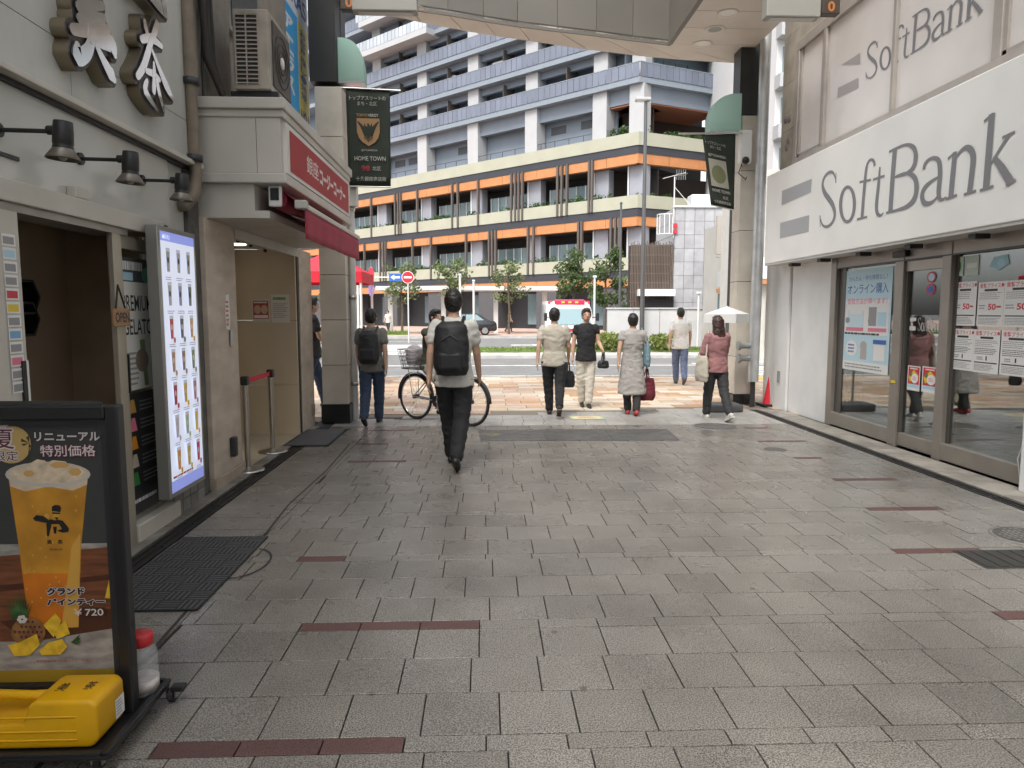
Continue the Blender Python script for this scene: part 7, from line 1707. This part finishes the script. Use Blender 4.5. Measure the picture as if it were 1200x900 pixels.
q = mid - dirv * (wb / 2 + .02); b = MB(); loft(b, [(q.x, q.y, WRAD * 2 + .14, .09, .08), (q.x, q.y, WRAD * 2 + .25, .12, .1), (q.x, q.y, WRAD * 2 + .36, .12, .1), (q.x, q.y, WRAD * 2 + .42, .06, .05)]); o = fuse(b, 'shopping_bag', M('bag lilac', (.5, .45, .48), .8), None, .015, 3, .012, 14); tag(o, 'pale lilac bag in the rear basket of the bicycle', 'bag')

# ================================================================ vehicles
def vehicle_wheel(t, x, y, r_, w=.2):
    b = MB(); b.lathe((x - w / 2, y, r_ - .1), [(r_ * .6, 0), (r_ * .95, 0), (r_, .03), (r_, w - .03), (r_ * .95, w), (r_ * .6, w)], 22, (1, 0, 0)); o = b.obj('wheel', TYR, t); b = MB(); b.lathe((x - w / 2 - .005, y, r_ - .1), [(r_ * .6, 0), (r_ * .5, .02), (.06, .0), (.001, -.01)], 18, (1, 0, 0)); b.lathe((x + w / 2 + .005, y, r_ - .1), [(r_ * .6, 0), (r_ * .5, .02), (.06, 0), (.001, -.01)], 18, (-1, 0, 0)); b.obj('rim', STEEL, o)
AMB = M('ambulance white', (.72, .72, .71), .3, coat=.4); RL = M('lamp red', (.6, .02, .06), .25, emit=.25); WS = M('windscreen', (.18, .26, .28), .08)
ay = 30.2; axc = gy(671, 360, ay).x; t = thing('ambulance', 'white ambulance with red light bar facing the arcade', 'ambulance', (axc, ay, -.1)); hw = .98; L0 = ay
side = [(0, .25), (0, .75), (.12, 1.05), (.75, 1.78), (1.05, 1.95), (1.35, 2.12), (5.2, 2.16), (5.3, 2.0), (5.3, .25)]
bm = bmesh.new(); vs = [bm.verts.new((axc - hw, L0 + p[0], p[1] - .1)) for p in side]; f = bm.faces.new(vs); ex = bmesh.ops.extrude_face_region(bm, geom=[f])
for v in [e for e in ex['geom'] if isinstance(e, bmesh.types.BMVert)]: v.co.x += 2 * hw
for v in bm.verts:
    if v.co.z > 1.2: v.co.x = axc + (v.co.x - axc) * (1 - .12 * (v.co.z - 1.2))
bmesh.ops.recalc_face_normals(bm, faces=bm.faces); bmesh.ops.bevel(bm, geom=bm.edges[:], offset=.07, segments=2, affect='EDGES'); b = MB(); b.bm(bm, True); bm.free(); b.obj('body', AMB, t)
b = MB(); n_ = Vector((0, -.73, .63)).normalized() * .02; b.add([Vector((axc - hw * .86, L0 + .14, .98)) + n_, Vector((axc + hw * .86, L0 + .14, .98)) + n_, Vector((axc + hw * .78, L0 + .73, 1.66)) + n_, Vector((axc - hw * .78, L0 + .73, 1.66)) + n_], [[0, 1, 2, 3]], False); b.obj('windscreen', WS, t)
b = MB(); b.cbox(axc - .66, axc + .66, L0 + 1.0, L0 + 1.35, 1.86, 2.08, .06); b.obj('light_bar', RL, t); b = MB()
for q in (-.3, 0, .3): b.cbox(axc + q - .07, axc + q + .07, L0 + .985, L0 + 1.0, 1.92, 2.0, .005)
b.obj('light_bar_lamp', M('lamp amber', (.8, .3, .05), .3, emit=.4), t)
for q in (-1, 1): b = MB(); b.cbox(axc + q * .82 - .1, axc + q * .82 + .1, L0 + 1.25, L0 + 1.45, 1.88, 2.02, .03); b.obj('corner_lamp', RL, t); b = MB(); b.cbox(axc + q * .72 - .18, axc + q * .72 + .18, L0 - .03, L0 + .08, .56, .72, .03); b.obj('headlight', M('headlight', (.7, .72, .74), .1), t); b = MB(); b.cbox(axc + q * 1.12 - .07, axc + q * 1.12 + .07, L0 + .3, L0 + .42, 1.15, 1.5, .03); b.cyl((axc + q * .9, L0 + .4, 1.3), (axc + q * 1.1, L0 + .36, 1.32), .02); b.obj('mirror', BLACK, t)
b = MB(); b.box(axc - hw - .006, axc + hw + .006, L0 - .01, L0 + 5.0, .72, .84); b.obj('red_stripe', M('stripe red', (.55, .03, .05), .35), t); b = MB(); b.cbox(axc - .5, axc + .5, L0 - .025, L0 + .03, .46, .66, .02); b.obj('grille', BLACK, t); b = MB(); b.cbox(axc - hw, axc + hw, L0 - .09, L0 + .1, .16, .42, .05); b.obj('bumper', AMB, t); b = MB(); b.box(axc - .17, axc + .17, L0 - .1, L0 - .09, .24, .36); b.obj('number_plate', PWHITE, t)
for q in (-1, 1):
    for y_ in (.9, 4.2): vehicle_wheel(t, axc + q * .85, L0 + y_, .33)
cy = 47.0; cx = gy(546, 380, cy).x; t = thing('parked_car', 'dark car beside the white canopy post', 'car', (cx, cy, 0)); CARK = M('car black', (.02, .022, .025), .25, coat=.5)
sd_ = [(-2.0, .3), (-2.05, .62), (-1.9, .85), (-1.0, .98), (-.45, 1.42), (.75, 1.46), (1.5, 1.0), (1.95, .92), (2.05, .6), (2.0, .3)]; bm = bmesh.new(); vs = [bm.verts.new((cx + p[0], cy - .85, p[1])) for p in sd_]; f = bm.faces.new(vs); ex = bmesh.ops.extrude_face_region(bm, geom=[f])
for v in [e for e in ex['geom'] if isinstance(e, bmesh.types.BMVert)]: v.co.y += 1.7
for v in bm.verts:
    if v.co.z > 1.1: v.co.y = cy + (v.co.y - cy) * .8
bmesh.ops.recalc_face_normals(bm, faces=bm.faces); bmesh.ops.bevel(bm, geom=bm.edges[:], offset=.06, segments=2, affect='EDGES'); b = MB(); b.bm(bm, True); bm.free(); b.obj('body', CARK, t)
for (x0, x1, x2, x3) in ((-.85, -.05, -.05, -.4), (.02, 1.2, .7, .02)): b = MB(); b.add([(cx + x0, cy - .855, 1.0), (cx + x1, cy - .855, 1.0), (cx + x2, cy - .73, 1.38), (cx + x3, cy - .73, 1.38)], [[0, 1, 2, 3]], False); b.obj('side_window', WS, t)
for y_ in (-.75, .75):
    for x_ in (-1.25, 1.25): b = MB(); b.lathe((cx + x_, cy + y_ - .1, .34), [(.2, 0), (.3, 0), (.31, .03), (.31, .17), (.3, .2), (.2, .2)], 20, (0, 1, 0)); o = b.obj('wheel', TYR, t); b = MB(); b.lathe((cx + x_, cy + y_ - .11, .34), [(.2, 0), (.16, .02), (.04, .0), (.001, -.01)], 16, (0, 1, 0)); b.obj('rim', STEEL, o)
for q in (-.6, .6): b = MB(); b.cbox(cx - 2.06, cx - 1.96, cy + q - .15, cy + q + .15, .62, .76, .02); b.obj('headlight', M('headlight'), t)
